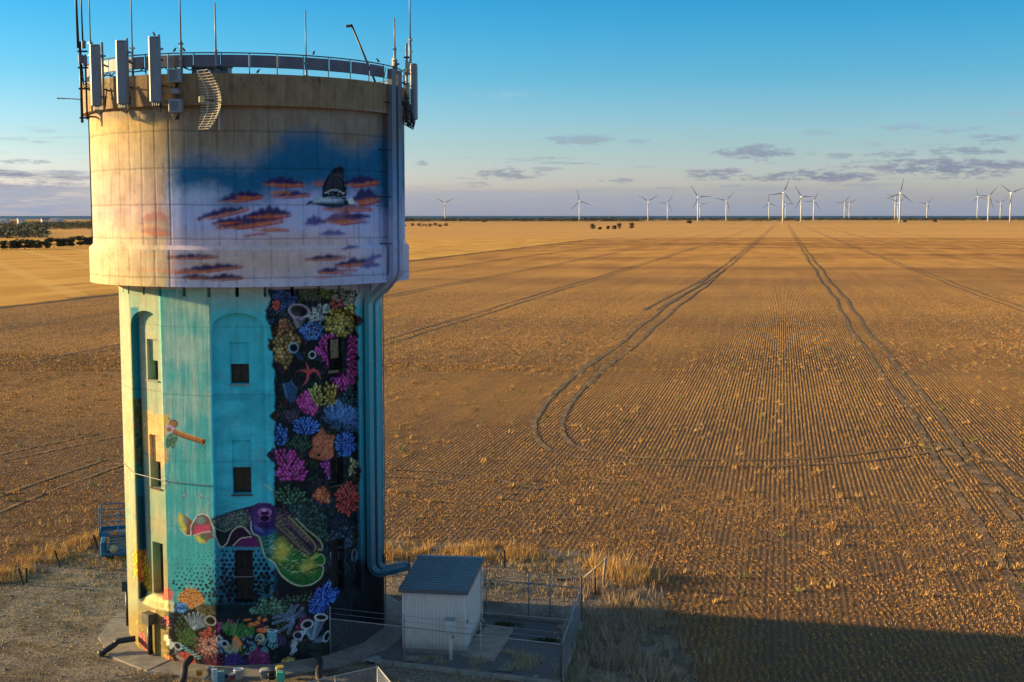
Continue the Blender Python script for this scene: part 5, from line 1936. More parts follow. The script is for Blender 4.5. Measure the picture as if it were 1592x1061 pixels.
# collar blocks between the vent slots under the tank
for k in range(16):
    a0 = A0 + 22.5 * k
    c0 = np.array(polar(a0, RSH, 0))
    c1 = np.array(polar(a0 + 22.5, RSH, 0))
    L_ = np.linalg.norm(c1 - c0)
    tv = (c1 - c0) / L_
    nv = (c0 + c1) / 2 - np.array([TX, TY, 0])
    nv /= np.linalg.norm(nv)
    for h_ in range(2):
        a_, b_ = (L_ / 2 * h_ + .055, L_ / 2 * (h_ + 1) - .055)
        gm = GM()
        A, Z = np.meshgrid(lins(a_, b_, .05 if k < 8 else .8), lins(ZT, 12.148, .05))
        P = c0[None, None] + tv * A[..., None] + np.array([0, 0, 1.]) * Z[..., None] + nv * .012
        gm.grid(P, (paint_at if k < 8 else plain_paint)(P.reshape(-1, 3)))
        for q in (a_, b_):
            D, Z = np.meshgrid(lins(-.012, .34, .1), lins(ZT, 12.148, .1))
            P = c0[None, None] + tv * q + np.array([0, 0, 1.]) * Z[..., None] - nv * D[..., None]
            gm.grid(P, (paint_at if k < 8 else plain_paint)(P.reshape(-1, 3)))
        A, D = np.meshgrid(lins(a_, b_, .4), lins(-.012, .0, .1))
        P = c0[None, None] + tv * A[..., None] + np.array([0, 0, ZT]) - nv * D[..., None]
        gm.grid(P, (paint_at if k < 8 else plain_paint)(P.reshape(-1, 3)))
        gm.build('collar_block', mpaint, tower)
MB().lathe([(3.95, 11.70), (3.95, 12.16)], (0, 0, 0), 32).build('inner_core', M_dark, tower)
MB().lathe([(4.36, 11.795), (3.9, 11.795)], (0, 0, 0), 16).build('wall_top', M_conc, tower)

# tank shell
RT_, RFL, RPA = 5.18, 5.31, 5.38
ZFB, ZFT, ZPB, ZPT = 12.15, 13.27, 17.56, 18.49


def shell(name, prof, fine_step, joints_z=(), joint_deg=None, groove=.012, smooth=True):
    """surface of revolution; painted fine mesh on the camera side, coarse behind"""
    gm = GM()
    zs, rs = [], []
    for (r0, z0), (r1, z1) in zip(prof[:-1], prof[1:]):
        L_ = math.hypot(r1 - r0, z1 - z0)
        n = max(2, int(L_ / fine_step) + 1)
        q = np.linspace(0, 1, n)[(1 if zs else 0):]
        zs += list(z0 + (z1 - z0) * q)
        rs += list(r0 + (r1 - r0) * q)
    zs, rs = np.array(zs), np.array(rs)
    for lo, hi, st_, fn in ((-97, 97, math.degrees(fine_step / 5.2), paint_at), (97, 263, 6.0, None)):
        ang = np.linspace(lo, hi, int((hi - lo) / st_) + 1)
        sel = slice(None) if fn else slice(None, None, 8)
        zz, rr = zs[sel], rs[sel]
        if not fn:
            zz = np.append(zz, zs[-1])
            rr = np.append(rr, rs[-1])
        Q = TOCAM + np.radians(ang)
        R2 = np.repeat(rr[:, None], len(ang), 1)
        Z2 = np.repeat(zz[:, None], len(ang), 1)
        shade = np.ones(R2.shape)
        if fn:
            wv = .03 * vnoise((1, len(ang)), (1, 40), 5, 3)[0] - .015
            for zj in joints_z:
                d = np.abs(zz[:, None] - zj - wv[None])
                R2 = R2 - groove * np.exp(-(d / .02) ** 2)
                shade = shade * (1 - .42 * np.exp(-(d / .022) ** 2))
            if joint_deg:
                for j, aj in enumerate(np.arange(-95, 97, joint_deg)):
                    am = math.radians(1) * 5.2
                    d = np.abs(ang - aj) * am
                    stn = vnoise((len(zz), 1), (7, 1), 100 + j, 3)
                    kk = .34 * np.clip((stn - .25) * 2.2, .12, 1)
                    R2 = R2 - groove * .7 * np.exp(-(d[None] / .018) ** 2)
                    shade = shade * (1 - kk * np.exp(-(d[None] / (.02 + .018 * stn)) ** 2))
        P = np.stack([TX + R2 * np.cos(Q)[None], TY + R2 * np.sin(Q)[None], Z2], -1)
        if fn:
            C = fn(P.reshape(-1, 3)) * shade.reshape(-1, 1)
        else:
            C = np.repeat(S2L((148, 132, 118))[None], P.shape[0] * P.shape[1], 0)
        gm.grid(P, C)
    return gm.build(name, mpaint, tower, smooth)


shell('tank_wall', [(RT_, ZFT + .02), (RT_, ZPB)], .03, (16.82, 15.71, 14.62, 13.60), 5.6)
shell('tank_flange', [(RFL, ZFB), (RFL, ZFT)], .03, (12.42,), 5.6)
shell('flange_chamfer', [(RFL, ZFT), (RT_, ZFT + .13)], .03)
shell('parapet', [(RPA, ZPB), (RPA, ZPT)], .03, (), 5.6, groove=.006)
shell('parapet_lip', [(RT_, ZPB - .001), (RPA, ZPB)], .05)
MB().lathe([(3.9, ZFB), (RFL, ZFB)], (0, 0, 0), 96).build('tank_soffit', M_conc, tower)
MB().lathe([(RPA, ZPT), (RPA - .25, ZPT), (RPA - .25, ZPT - .28), (0.0, ZPT + .02)], (0, 0, 0), 96).build('tank_roof', M_conc, tower)

# railing on the rim: posts, top rail, sheet panels
M_rail = simple('dark_rail_steel', (0.075, 0.07, 0.08), .6, .2)
rail = empty('railing')
rail.parent = tower
RR = 5.20


def rp(a, R, z):
    return polar(a, R, z) - TO


MB().tube([rp(a, RR, 19.11) for a in np.arange(0, 360, 4)], .020, 6, closed=True).build('top_rail', M_rail, rail)
MB().tube([rp(a, RR, 18.70) for a in np.arange(0, 360, 4)], .012, 5, closed=True).build('lower_rail', M_rail, rail)
for a in np.arange(-180, 180, 9.0):
    MB().tube([rp(a, RR, ZPT - .3), rp(a, RR, 19.11)], .018, 6).build('post', M_rail, rail)
    if -85 < a < 50 or a > 100:
        gm_ = []
        for (r0, zz0, zz1) in ((RR + .028, 18.70, 19.05),):
            m_ = MB()
            A = [a + .25 + q * (8.5 / 4) for q in range(5)]
            vs = [rp(q, r0, z_) for q in A for z_ in (zz0, zz1)] + [rp(q, r0 + .012, z_) for q in A for z_ in (zz0, zz1)]
            fs = []
            for i in range(4):
                fs += [(2 * i, 2 * i + 2, 2 * i + 3, 2 * i + 1), (10 + 2 * i, 10 + 2 * i + 1, 10 + 2 * i + 3, 10 + 2 * i + 2), (2 * i + 1, 2 * i + 3, 13 + 2 * i, 11 + 2 * i), (2 * i, 10 + 2 * i, 12 + 2 * i, 2 * i + 2)]
            m_.add(vs, fs).build('rail_panel', M_galvp, rail)

# cable tray (ladder) where the panels stop, at the right
for a in (52, 54, 56, 58, 60, 62, 64):
    MB().tube([rp(a, RR + .03, 18.74), rp(a + 1, RR + .03, 19.03)], .016, 5).build('tray_rung', M_black, rail)

# two cable ducts down the right-hand side, painted over with the mural colours
mduct, t, b = new_mat('painted_cable_duct')
g = t.n('ShaderNodeNewGeometry')
_, _, zz_ = t.sep(g.outputs['Position'])
nn = t.noise(g.outputs['Position'], 3.0, 5.0, .6)
zf = t.m('DIVIDE', t.m('ADD', zz_, t.m('MULTIPLY', t.m('SUBTRACT', nn, .5), .7)), 20.0)
dst = [(0.0, (14, 40, 58)), (.10, (10, 70, 92)), (.2, (4, 110, 130)), (.35, (0, 150, 170)), (.52, (40, 172, 184)), (.575, (120, 184, 190)), (.605, (150, 160, 190)), (.64, (158, 168, 204)), (.70, (160, 172, 206)), (.75, (96, 140, 184)), (.79, (70, 126, 170)), (.84, (96, 104, 122)), (.88, (100, 106, 120)), (1.0, (104, 110, 122))]
colr = t.ramp(zf, [(p_, tuple(S2L(q_))) for p_, q_ in dst])
t.put(b.inputs['Base Color'], t.mix(t.ss(nn, .35, .75, 0, .35), colr, (0.16, .15, .15, 1)))
b.inputs['Roughness'].default_value = 0.5
for di, (at_k, as_k, w_) in enumerate(((54.3, 54.0, .27), (58.6, 59.8, .27))):
    pts, outs = [], []
    for z in lins(18.95, 12.75, .6):
        pts.append(polar(at_k, 5.40, z) - TO)
        outs.append(polar(at_k, 1, 0) - TO)
    for q in np.linspace(0, 1, 12):
        s3 = q * q * (3 - 2 * q)
        a = at_k + (as_k - at_k) * s3
        R = 5.40 + (4.47 - 5.40) * s3
        z = 12.55 - 1.15 * q
        pts.append(polar(a, R, z) - TO)
        outs.append((polar(a, 1, 0) - TO) + Vector((0, 0, .6 * math.sin(math.pi * q))))
    zlow = 2.75 - di * .0
    for z in lins(11.0, zlow, .8):
        pts.append(polar(as_k, 4.47, z) - TO)
        outs.append(polar(as_k, 1, 0) - TO)
    # bend away towards the hut
    last = pts[-1]
    end = Vector((-3.62, 42.9 + di * .38, 2.28)) - TO
    dirh = Vector((end.x - last.x, end.y - last.y, 0)).normalized()
    for q in np.linspace(.15, 1, 6):
        an_ = q * math.pi / 2
        pts.append(last + dirh * .5 * (1 - math.cos(an_)) + Vector((0, 0, -.5 * math.sin(an_))))
        outs.append((polar(as_k, 1, 0) - TO).normalized() * (1 - q * .7) + Vector((0, 0, q)))
    pts.append(end)
    outs.append(Vector((0, 0, 1)))
    dk_ = MB().sweep_rect(pts, outs, w_, .16).build('cable_duct', mduct, tower)
    for j_ in range(2, len(pts) - 2, 2):
        if 12.6 < pts[j_].z + 0 or pts[j_].z < 11.2:
            dd_ = (pts[j_ + 1] - pts[j_]).normalized() * .022
            ou_ = Vector(outs[j_]).normalized()
            MB().sweep_rect([pts[j_] - dd_ - ou_ * .004, pts[j_] + dd_ - ou_ * .004], [outs[j_], outs[j_]], w_ + .03, .178).build('joint_strap', mduct, dk_)
for z in (17.9, 16.4, 14.9, 13.4):
    for a in (52.3,):
        MB().tube([rp(a - 1.5, RT_, z), rp(a - 1.0, 5.5, z), rp(a + 9, 5.5, z)], .018, 5).build('duct_bracket', M_black, tower)
# thin stays at the left edge of the tank
MB().tube([rp(-80, RT_ + .03, 13.4), rp(-80, RT_ + .03, 17.5)], .02, 5).build('conduit', M_black, tower)
MB().tube([rp(75, RSH + .03, .1), rp(75, RSH + .03, 11.7)], .02, 5).build('conduit', M_galv, tower)

# overflow boxes and their downpipes on the left faces
def overflow(adeg, z, R, bx_):
    e = empty('overflow_box')
    e.parent = tower
    o_ = polar(adeg, R, 0) - TO
    q = TOCAM + math.radians(adeg)
    M3 = Matrix((Vector((-math.sin(q), math.cos(q), 0)), Vector((math.cos(q), math.sin(q), 0)), Vector((0, 0, 1)))).transposed()
    n_ = Vector((math.cos(q), math.sin(q), 0))
    MB().bevbox(o_ + n_ * .14 + Vector((0, 0, z)), (bx_, .30, .36), .015, M=M3).build('box', simple('overflow_box_paint', (0.10, .085, .06), .7, var=.4), e)
    MB().tube([o_ + n_ * .12 + Vector((0, 0, z - .18)), o_ + n_ * .12 + Vector((0, 0, .12))], .085, 10).build('downpipe', M_black, e, smooth=True)


overflow(-52, 1.32, RAP + .01, .42)
overflow(-96, 1.55, RSH - .02, .42)

# ---- apron slabs
apron = empty('concrete_apron', (TX, TY, 0))
tag(apron, 'ring of concrete slabs around the foot of the tower', kind='structure')
rg = np.random.default_rng(8)
for k in range(16):
    a0, a1 = A0 + 22.5 * k + .10, A0 + 22.5 * (k + 1) - .10
    dz = rg.uniform(-.012, .012)
    ro, ri = 5.42, RSH + .004
    zt_ = .085 + dz
    vs = []
    for (a_, R_o) in ((a0, ri), (a1, ri), (a1, ro), (a0, ro)):
        vs += [rp(a_, R_o, -.05), rp(a_, R_o, zt_ - (.03 if R_o == ro else 0))]
    MB().add(vs, [(1, 3, 5, 7), (0, 6, 4, 2), (0, 2, 3, 1), (2, 4, 5, 3), (4, 6, 7, 5), (6, 0, 1, 7)]).build('apron_slab', M_slab, apron)

# ================================================================== EQUIPMENT ON THE TANK
def frame_at(adeg):
    q = TOCAM + math.radians(adeg)
    n_ = Vector((math.cos(q), math.sin(q), 0))
    t_ = Vector((-math.sin(q), math.cos(q), 0))
    return t_, n_, Matrix((t_, n_, Vector((0, 0, 1)))).transposed()


M_cable = simple('black_cable', (0.014, 0.014, 0.015), .6, var=.2)
M_cream = simple('cream_radome', (0.40, 0.355, 0.29), .5, var=.1)


def panel_antenna(adeg, z0, z1, wid, label, R=5.80, dep=.15, face=None):
    yaw = 0.0 if face is None else math.radians(face - adeg)
    t_, n_, M = frame_at(adeg)
    base = polar(adeg, R, z0)
    e = empty('panel_antenna', base)
    tag(e, label, 'antenna', 'panel antennas on the tower')
    M2 = Matrix.Rotation(yaw, 3, 'Z') @ M
    h = z1 - z0
    MB().bevbox((0, 0, h / 2), (wid, dep, h), .045, M=M2).build('casing', M_grey, e)
    MB().bevbox((0, 0, h + .012), (wid * .96, dep * .94, .024), .04, M=M2).build('end_cap', M_lgrey, e)
    MB().tube([-n_ * .24 + Vector((0, 0, -.05)), -n_ * .24 + Vector((0, 0, h + .12))], .04, 8).build('mount_pole', M_galv, e, smooth=True)
    for zz in (h * .16, h * .84):
        m_ = MB()
        m_.box(-n_ * .15 + Vector((0, 0, zz)), (.16, .20, .07), M=M)
        m_.box(-n_ * .24 + Vector((0, 0, zz)), (.22, .12, .05), M=M)
        m_.build('bracket', M_galv, e)
    for zz in (h * .30, h * .70):
        MB().tube([-n_ * .24 + Vector((0, 0, zz)), -n_ * .44 + Vector((0, 0, zz - .05))], .028, 6).build('wall_arm', M_rust, e)
    for k in range(4):
        x = (-.3 + .2 * k) * wid
        MB().tube([t_ * x + Vector((0, 0, .0)), t_ * x + Vector((0, 0, -.09))], .022, 6).build('connector', M_galv, e)
        MB().tube([t_ * x + Vector((0, 0, -.09)), t_ * x + Vector((0, 0, -.19 - .03 * k)) - n_ * .05, t_ * (x * .5) - n_ * .2 + Vector((0, 0, -.20 + .04 * k)), -n_ * .30 + Vector((0, 0, .0 + .1 * k)), -n_ * .36 + Vector((0, 0, .6))], .016, 5).build('jumper_cable', M_cable, e)
    return e


panel_antenna(-52.0, 17.60, 19.42, .32, 'grey panel antenna nearest the left edge of the tank', face=-8)
panel_antenna(-40.0, 17.60, 19.45, .32, 'grey panel antenna between the two other tall ones', face=-10)
panel_antenna(-28.0, 17.62, 19.50, .35, 'tallest grey panel antenna beside the stacked radio boxes', face=-12)
panel_antenna(65.0, 17.42, 19.20, .26, 'grey panel antenna seen edge on at the right of the tank', R=5.80, dep=.20)


def radio_unit(adeg, z, sx, sz, label, mat, fins=True, R=5.62, dep=.22):
    t_, n_, M = frame_at(adeg)
    e = empty('radio_unit', polar(adeg, R, z))
    tag(e, label, 'radio unit')
    MB().bevbox((0, 0, sz / 2), (sx, dep, sz), .03, M=M).build('casing', mat, e)
    if fins:
        for k in range(7):
            MB().box(n_ * (dep / 2 + .012) + t_ * ((k - 3) * sx * .095) + Vector((0, 0, sz * .5)), (.012, .03, sz * .74), M=M).build('cooling_fin', mat, e)
    for k in range(3):
        x = (k - 1) * sx * .28
        MB().tube([t_ * x, t_ * x + Vector((0, 0, -.08)), t_ * x * .6 + Vector((0, 0, -.2)), -n_ * .08 + t_ * x * .3 + Vector((0, 0, -.16)), -n_ * .16 + Vector((0, 0, .1))], .014, 5).build('cable', M_cable, e)
    MB().box(-n_ * (dep / 2 + .05) + Vector((0, 0, sz / 2)), (.12, .12, sz * .8), M=M).build('bracket', M_galv, e)
    return e


radio_unit(-22.6, 18.20, .40, .40, 'upper grey finned radio box beside the tallest panel antenna', M_lgrey)
radio_unit(-22.5, 17.32, .40, .40, 'lower grey finned radio box left of the grid dish', M_lgrey)
radio_unit(-22.5, 17.86, .25, .17, 'small pale junction box between two finned radio boxes', M_white, fins=False)

# grid dish
e = empty('grid_dish_antenna', polar(-13.5, 5.42, 16.75))
tag(e, 'curved grid dish antenna of pale bars on the tank front', 'dish antenna')
ax = Vector((-.62, -.78, 0)).normalized()        # boresight, to the left
sidev = Vector((-ax.y, ax.x, 0))                 # across, towards the camera side
if sidev.y > 0:
    sidev = -sidev
hd, wd, fo_ = .84, .48, .46


def dishp(u, v):
    """u across, v up; apex at the right"""
    return Vector((0.36, -.55, hd + .05)) + sidev * u + Vector((0, 0, v)) + ax * ((u * u + v * v) / (4 * fo_))


for i in range(23):
    v = -hd + 2 * hd * i / 22
    wv = wd * math.sqrt(max(.12, 1 - (v / hd) ** 2 * .75))
    MB().tube([dishp(wv * q, v) for q in np.linspace(-1, 1, 9)], .011, 5).build('grid_bar', M_cream, e)
for u in (-.26, .0, .26):
    MB().tube([dishp(u, hd * .97 * q) - ax * .02 for q in np.linspace(-1, 1, 13)], .022, 6).build('rib', M_cream if u else M_galv, e)
MB().tube([dishp(wd * .93 * math.cos(q), hd * .93 * math.sin(q)) for q in np.linspace(-1.25, 1.25, 17)], .018, 6).build('rim', M_black, e)
fp = dishp(0, 0) + ax * fo_
MB().tube([dishp(0, 0), fp], .022, 6).build('feed_arm', M_black, e)
MB().bevbox(fp, (.16, .12, .18), .02, rz=.3).build('feed', simple('yellow_feed_horn', (.62, .50, .22), .6), e)
MB().tube([dishp(0, .25) - ax * .03, dishp(0, .25) - ax * .25 + Vector((0, .25, 0)), Vector((.33, .15, hd + .3))], .03, 6).build('mount_arm', M_galv, e)
MB().tube([dishp(0, -.25) - ax * .03, Vector((.33, .15, hd - .2))], .03, 6).build('mount_arm', M_galv, e)
MB().tube([Vector((.35, .12, 0.1)), Vector((.35, .12, 2 * hd))], .035, 8).build('mount_pole', M_galv, e)


def whip(adeg, R, z0, z1, r, label, mat=None, clamp=True, lean=(0, 0)):
    p0 = polar(adeg, R, z0)
    e = empty('whip_antenna', p0)
    tag(e, label, 'antenna', 'whip antennas above the tower rim')
    top = Vector((lean[0], lean[1], z1 - z0))
    MB().tube([Vector((0, 0, .35)), top], [r, r * .75], 7).build('whip', mat or M_white, e, smooth=True)
    MB().tube([Vector((0, 0, -.45)), Vector((0, 0, .5))], r * 1.7, 7).build('base_tube', M_galv, e, smooth=True)
    if clamp:
        for zz in (.05, .42):
            MB().box((0, 0, zz), (.13, .10, .045), rz=adeg).build('clamp', M_galv, e)
    return e


whip(-41.1, 5.25, 18.9, 22.6, .022, 'tall whip antenna rising behind the second panel antenna')
whip(-22.0, 5.28, 18.95, 22.6, .026, 'tall whip antenna above the upper finned radio box')
whip(-10.7, 5.20, 18.7, 20.55, .028, 'short whip antenna above the grid dish')
whip(18.9, 5.20, 18.45, 20.45, .024, 'lone whip antenna standing on the middle of the railing')
whip(57.9, 5.42, 19.2, 20.62, .026, 'short whip antenna above the cable ducts')
whip(67.0, 5.62, 19.6, 22.6, .028, 'tall whip antenna above the right edge-on panel antenna')
whip(-62.0, 5.45, 19.2, 22.6, .022, 'tall whip antenna just left of the leftmost panel antenna')

# mast at the far left with small boxes
e = empty('antenna_mast', polar(-67.0, 5.62, 17.3))
tag(e, 'dark pipe mast with small boxes at the tank left edge', 'mast')
MB().tube([(0, 0, -.1), (.0, 0, 2.4)], .045, 8).build('pipe', M_black, e, smooth=True)
MB().tube([(.16, 0, .0), (.16, 0, 2.0)], .03, 8).build('pipe', M_black, e, smooth=True)
MB().tube([(-.05, 0, 2.2), (-.10, 0, 5.4)], [.045, .03], 7).build('whip', M_black, e, smooth=True)
MB().tube([(.08, .05, 2.3), (.05, .05, 5.4)], [.028, .02], 6).build('whip', M_black, e, smooth=True)
for (x, z, sx, sz) in ((.15, 2.30, .10, .24), (.05, 1.86, .13, .26), (.17, 1.80, .12, .30)):
    MB().bevbox((x, -.08, z), (sx, .14, sz), .02).build('box', M_galvp, e)
for z in (.05, .95, 1.6, 2.1):
    MB().box((.08, 0, z), (.30, .08, .05)).build('clamp', M_black, e)
MB().tube([(0, 0, .62), (-.75, -.05, .66)], .016, 6).build('boom', M_white, e)
for k in range(5):
    MB().tube([(-.15 - k * .14, -.16, .63), (-.15 - k * .14, .12, .64)], .008, 4).build('element', M_white, e)
for k in range(3):
    MB().tube([(.05, 0, 1.7 - k * .2), (.1, -.05, 1.2 - k * .1), (.35, .05, .95 - k * .05), (.6, .2, 1.0)], .016, 5).build('cable', M_cable, e)
MB().tube([(.1, .1, .95), (.45, .35, .95)], .03, 6).build('arm', M_black, e)
MB().tube([(.1, .1, .1), (.45, .35, .1)], .03, 6).build('arm', M_black, e)

# cluster at the right
e = empty('antenna_mast', polar(62.0, 5.66, 17.4))
tag(e, 'steel mast carrying pale cylinders beside the cable ducts', 'mast')
MB().tube([(0, 0, -.1), (0, 0, 2.45)], .04, 8).build('pipe', M_galv, e, smooth=True)
MB().tube([(-.34, .1, .6), (-.34, .1, 1.95)], .035, 8).build('pipe', M_galv, e, smooth=True)
for (x, z, h) in ((.03, 1.45, .40), (.03, .78, .34), (-.30, 1.10, .42)):
    MB().tube([(x, -.06, z), (x, -.06, z + h)], .075, 10).build('cylinder', M_cream, e, smooth=True)
MB().bevbox((-.40, 0, 1.85), (.13, .16, .28), .02).build('box', M_cream, e)
for z in (.3, .7, 1.15, 1.6, 2.0):
    MB().box((0, 0, z), (.18, .12, .05)).build('clamp', M_black, e)
for z in (.95, 1.5, 1.8):
    MB().box((-.32, .1, z), (.16, .12, .04)).build('clamp', M_black, e)
for k in range(5):
    MB().tube([(-.05 + .04 * k, -.05, .9 - .1 * k), (-.1 + .05 * k, -.06, .35), (-.12 + .06 * k, -.05, -.12 - .03 * k), (.0 + .05 * k, -.02, -.2 - .03 * k), (.1 + .03 * k, 0, -.05), (.12, .1, .3)], .02, 5).build('cable', M_cable, e)
for k in range(3):
    MB().tube([(-.34, .0, 1.8), (-.42 + .05 * k, -.05, 1.45), (-.30 + .04 * k, -.06, 1.2), (-.2, .05, .8), (-.1, .05, .4)], .018, 5).build('cable', M_cable, e)
MB().tube([(-.45, .3, .5), (.0, 0, .5)], .03, 6).build('arm', M_galv, e)
MB().tube([(-.45, .3, 1.2), (.0, 0, 1.2)], .03, 6).build('arm', M_galv, e)

# leaning camera pole
e = empty('camera_pole', polar(49.2, 5.20, 18.45))
tag(e, 'dark pole with a small camera leaning out over the railing', 'camera pole')
tp = at(546, 38, polar(49.2, 5.2, 0).y) - polar(49.2, 5.20, 18.45)
MB().tube([(0, 0, 0), tp], .032, 8).build('pole', M_black, e, smooth=True)
MB().bevbox(tp + Vector((-.09, -.02, -.06)), (.16, .09, .08), .015, rz=-.3).build('camera', M_black, e)
MB().tube([tp, tp + Vector((-.06, 0, -.04))], .02, 5).build('bracket', M_galv, e)

# long roof hatch and cable runs seen behind the rim
e = empty('roof_hatch', polar(-14, 4.6, 18.42))
tag(e, 'low blue-grey hatch housing on the tank roof behind the rim', 'hatch')
t_, n_, M = frame_at(-14)
MB().bevbox((0, 0, .16), (1.1, .5, .32), .02, M=M).build('housing', simple('blue_grey_sheet', (.16, .24, .30), .5), e)
MB().bevbox((0, 0, .345), (1.16, .56, .05), .02, M=M).build('lid', M_galvp, e)
for k, (a0, a1, z_) in enumerate(((-60, -35, 18.62), (-38, -20, 18.66), (-24, -8, 18.64))):
    MB().tube([polar(a, 5.26 + .03 * math.sin(a), z_ + .05 * math.sin(a * 1.7)) for a in np.linspace(a0, a1, 14)], .02, 5).build('loose_cable', M_cable)
    o = bpy.data.objects[-1] if False else COL.objects[-1]
    tag(o, ['black cable sagging along the rail behind the leftmost panel antenna', 'black cable along the rail behind the tallest panel antenna', 'black cable along the rail above the grid dish'][k], 'cable', 'cables along the railing')

# birds
M_bird = simple('dark_plumage', (0.025, 0.024, 0.026), .8, var=.4, scale=30)


def bird(p, face, label):
    e = empty('bird', p, face)
    e.scale = (.55, .55, .55)
    tag(e, label, 'bird', 'birds perched on the tower')
    m_ = MB()
    m_.lathe([(0.0, -.10), (.028, -.09), (.055, -.04), (.062, .02), (.05, .07), (.034, .10), (.036, .125), (.034, .15), (.015, .172), (0, .175)], (0, 0, .13), 9, M=Matrix.Rotation(math.radians(38), 3, 'Y'))
    m_.build('body', M_bird, e, smooth=True)
    MB().add([(-.05, -.025, .08), (-.05, .025, .08), (-.19, .03, .01), (-.19, -.03, .01), (-.05, 0, .065)], [(0, 1, 2, 3), (0, 3, 4), (1, 4, 2), (3, 2, 4)]).build('tail', M_bird, e)
    MB().add([(.115, -.012, .262), (.115, .012, .262), (.165, 0, .252), (.115, 0, .245)], [(0, 1, 2), (0, 2, 3), (1, 3, 2)]).build('beak', M_bird, e)
    for s_ in (-1, 1):
        MB().tube([(.0, s_ * .02, .09), (.01, s_ * .02, .0)], .006, 4).build('leg', M_bird, e)


bird(polar(-28, 5.80, 19.525), 2.6, 'small dark bird on top of the tallest panel antenna')
bird(polar(-24.8, 5.2, 19.13), 0.4, 'small dark bird on the rail just right of the tallest panel antenna')
bird(polar(-21.4, 5.2, 19.13), 2.9, 'small dark bird on the rail above the upper radio box')
bird(polar(21.6, 5.2, 19.13), 1.2, 'small dark bird on the rail beside the lone whip antenna')
bird(polar(2.6, 5.3, 18.49), 0.3, 'small dark bird on the concrete rim below the railing')
bird(polar(50.5, 5.2, 19.13), 3.0, 'small dark bird on the rail beside the leaning camera pole')
bird(polar(56.5, 5.44, 18.96), 0.2, 'small dark bird on top of the cable duct')

# steel cable looped round the shaft
pts = [polar(a, RSH * math.cos(math.radians(11.25)) / math.cos(math.radians(((a - A0) % 22.5) - 11.25)) + .03, 6.02 - .012 * (a + 100) * .12) for a in np.arange(-130, -17, 2.5)]
o = MB().tube(pts, .012, 5).build('steel_cable', M_galv)
tag(o, 'thin steel cable stretched round the left side of the shaft', 'cable')

# ================================================================== HUT AND COMPOUND
M_clad, t, b = new_mat('cream_steel_cladding')
g = t.n('ShaderNodeNewGeometry')
_x, _y, _zc = t.sep(g.outputs['Position'])
cn = t.noise(g.outputs['Position'], 2.0, 5.0, .6)
cs_ = t.noise(t.comb(t.m('MULTIPLY', _x, 9.0), t.m('MULTIPLY', _y, 9.0), t.m('MULTIPLY', _zc, .6)), 1.0, 5.0, .65)
cc_ = t.mix(cn, (0.70, 0.585, 0.53, 1), (0.84, 0.71, 0.64, 1))
cc_ = t.mix(t.ss(cs_, .55, .8, 0, .45), cc_, (0.34, 0.22, 0.14, 1))
splash = t.ss(t.m('ADD', _zc, t.m('MULTIPLY', t.m('SUBTRACT', cn, .5), .5)), .55, .15, 0, .6)
cc_ = t.mix(splash, cc_, (0.30, 0.22, 0.16, 1))
t.put(b.inputs['Base Color'], cc_)
b.inputs['Roughness'].default_value = .6
M_roof = simple('blue_grey_roof_steel', (0.115, 0.17, 0.205), .45, .25, var=.15, scale=2)
M_trim = simple('dark_trim', (0.10, 0.11, 0.125), .5, var=.15)
M_gravel = None
mgv, t, b = new_mat('blue_metal_gravel')
g = t.n('ShaderNodeNewGeometry')
n1_ = t.noise(g.outputs['Position'], 28.0, 5.0, .75)
n2_ = t.noise(g.outputs['Position'], 1.2, 4.0, .6)
colr = t.mix(t.ss(n1_, .32, .68), (0.030, 0.033, 0.038, 1), (0.125, 0.130, 0.140, 1))
colr = t.mix(t.ss(n2_, .5, .75, 0, .35), colr, (0.14, .12, .09, 1))
t.put(b.inputs['Base Color'], colr)
b.inputs['Roughness'].default_value = .95
bn = t.n('ShaderNodeBump')
bn.inputs['Distance'].default_value = .03
t.put(bn.inputs['Height'], n1_)
t.put(b.inputs['Normal'], bn.outputs[0])
CFL, CFR, CBR, CBL = Vector((-5.9, 40.62, 0)), Vector((1.50, 38.10, 0)), Vector((2.44, 44.04, 0)), Vector((-3.7, 45.75, 0))
fl = MB().add([(CFL.x, CFL.y, .02), (CFR.x, CFR.y, .02), (CBR.x, CBR.y, .02), (CBL.x, CBL.y, .02)], [(0, 1, 2, 3)]).build('gravel_yard', mgv)
tag(fl, 'dark gravel floor of the fenced compound', kind='structure')
kb = empty('concrete_kerb')
tag(kb, 'pale concrete kerb round the gravel compound', kind='structure')


def kerb(a, c_, n=5):
    d = (c_ - a)
    L_ = d.length
    d.normalize()
    rz = math.atan2(d.y, d.x)
    for i in range(n):
        p = a + d * (L_ * (i + .5) / n)
        MB().bevbox((p.x, p.y, .055), (L_ / n - .012, .16, .15), .02, rz=rz).build('kerb_stone', M_slab, kb)


kerb(CFL, CFR, 7)
kerb(CFR + (CBR - CFR).normalized() * .09, CBR, 5)
kerb(CBR + (CBL - CBR).normalized() * .09, CBL, 5)

hut = empty('equipment_hut', (-3.55, 41.12, 0), math.radians(-8))
tag(hut, 'small cream ribbed steel hut with sloping blue-grey roof', 'hut')
HX, HY = 2.02, 3.15
ZF, ZK = 2.13, 2.36        # wall height front and back


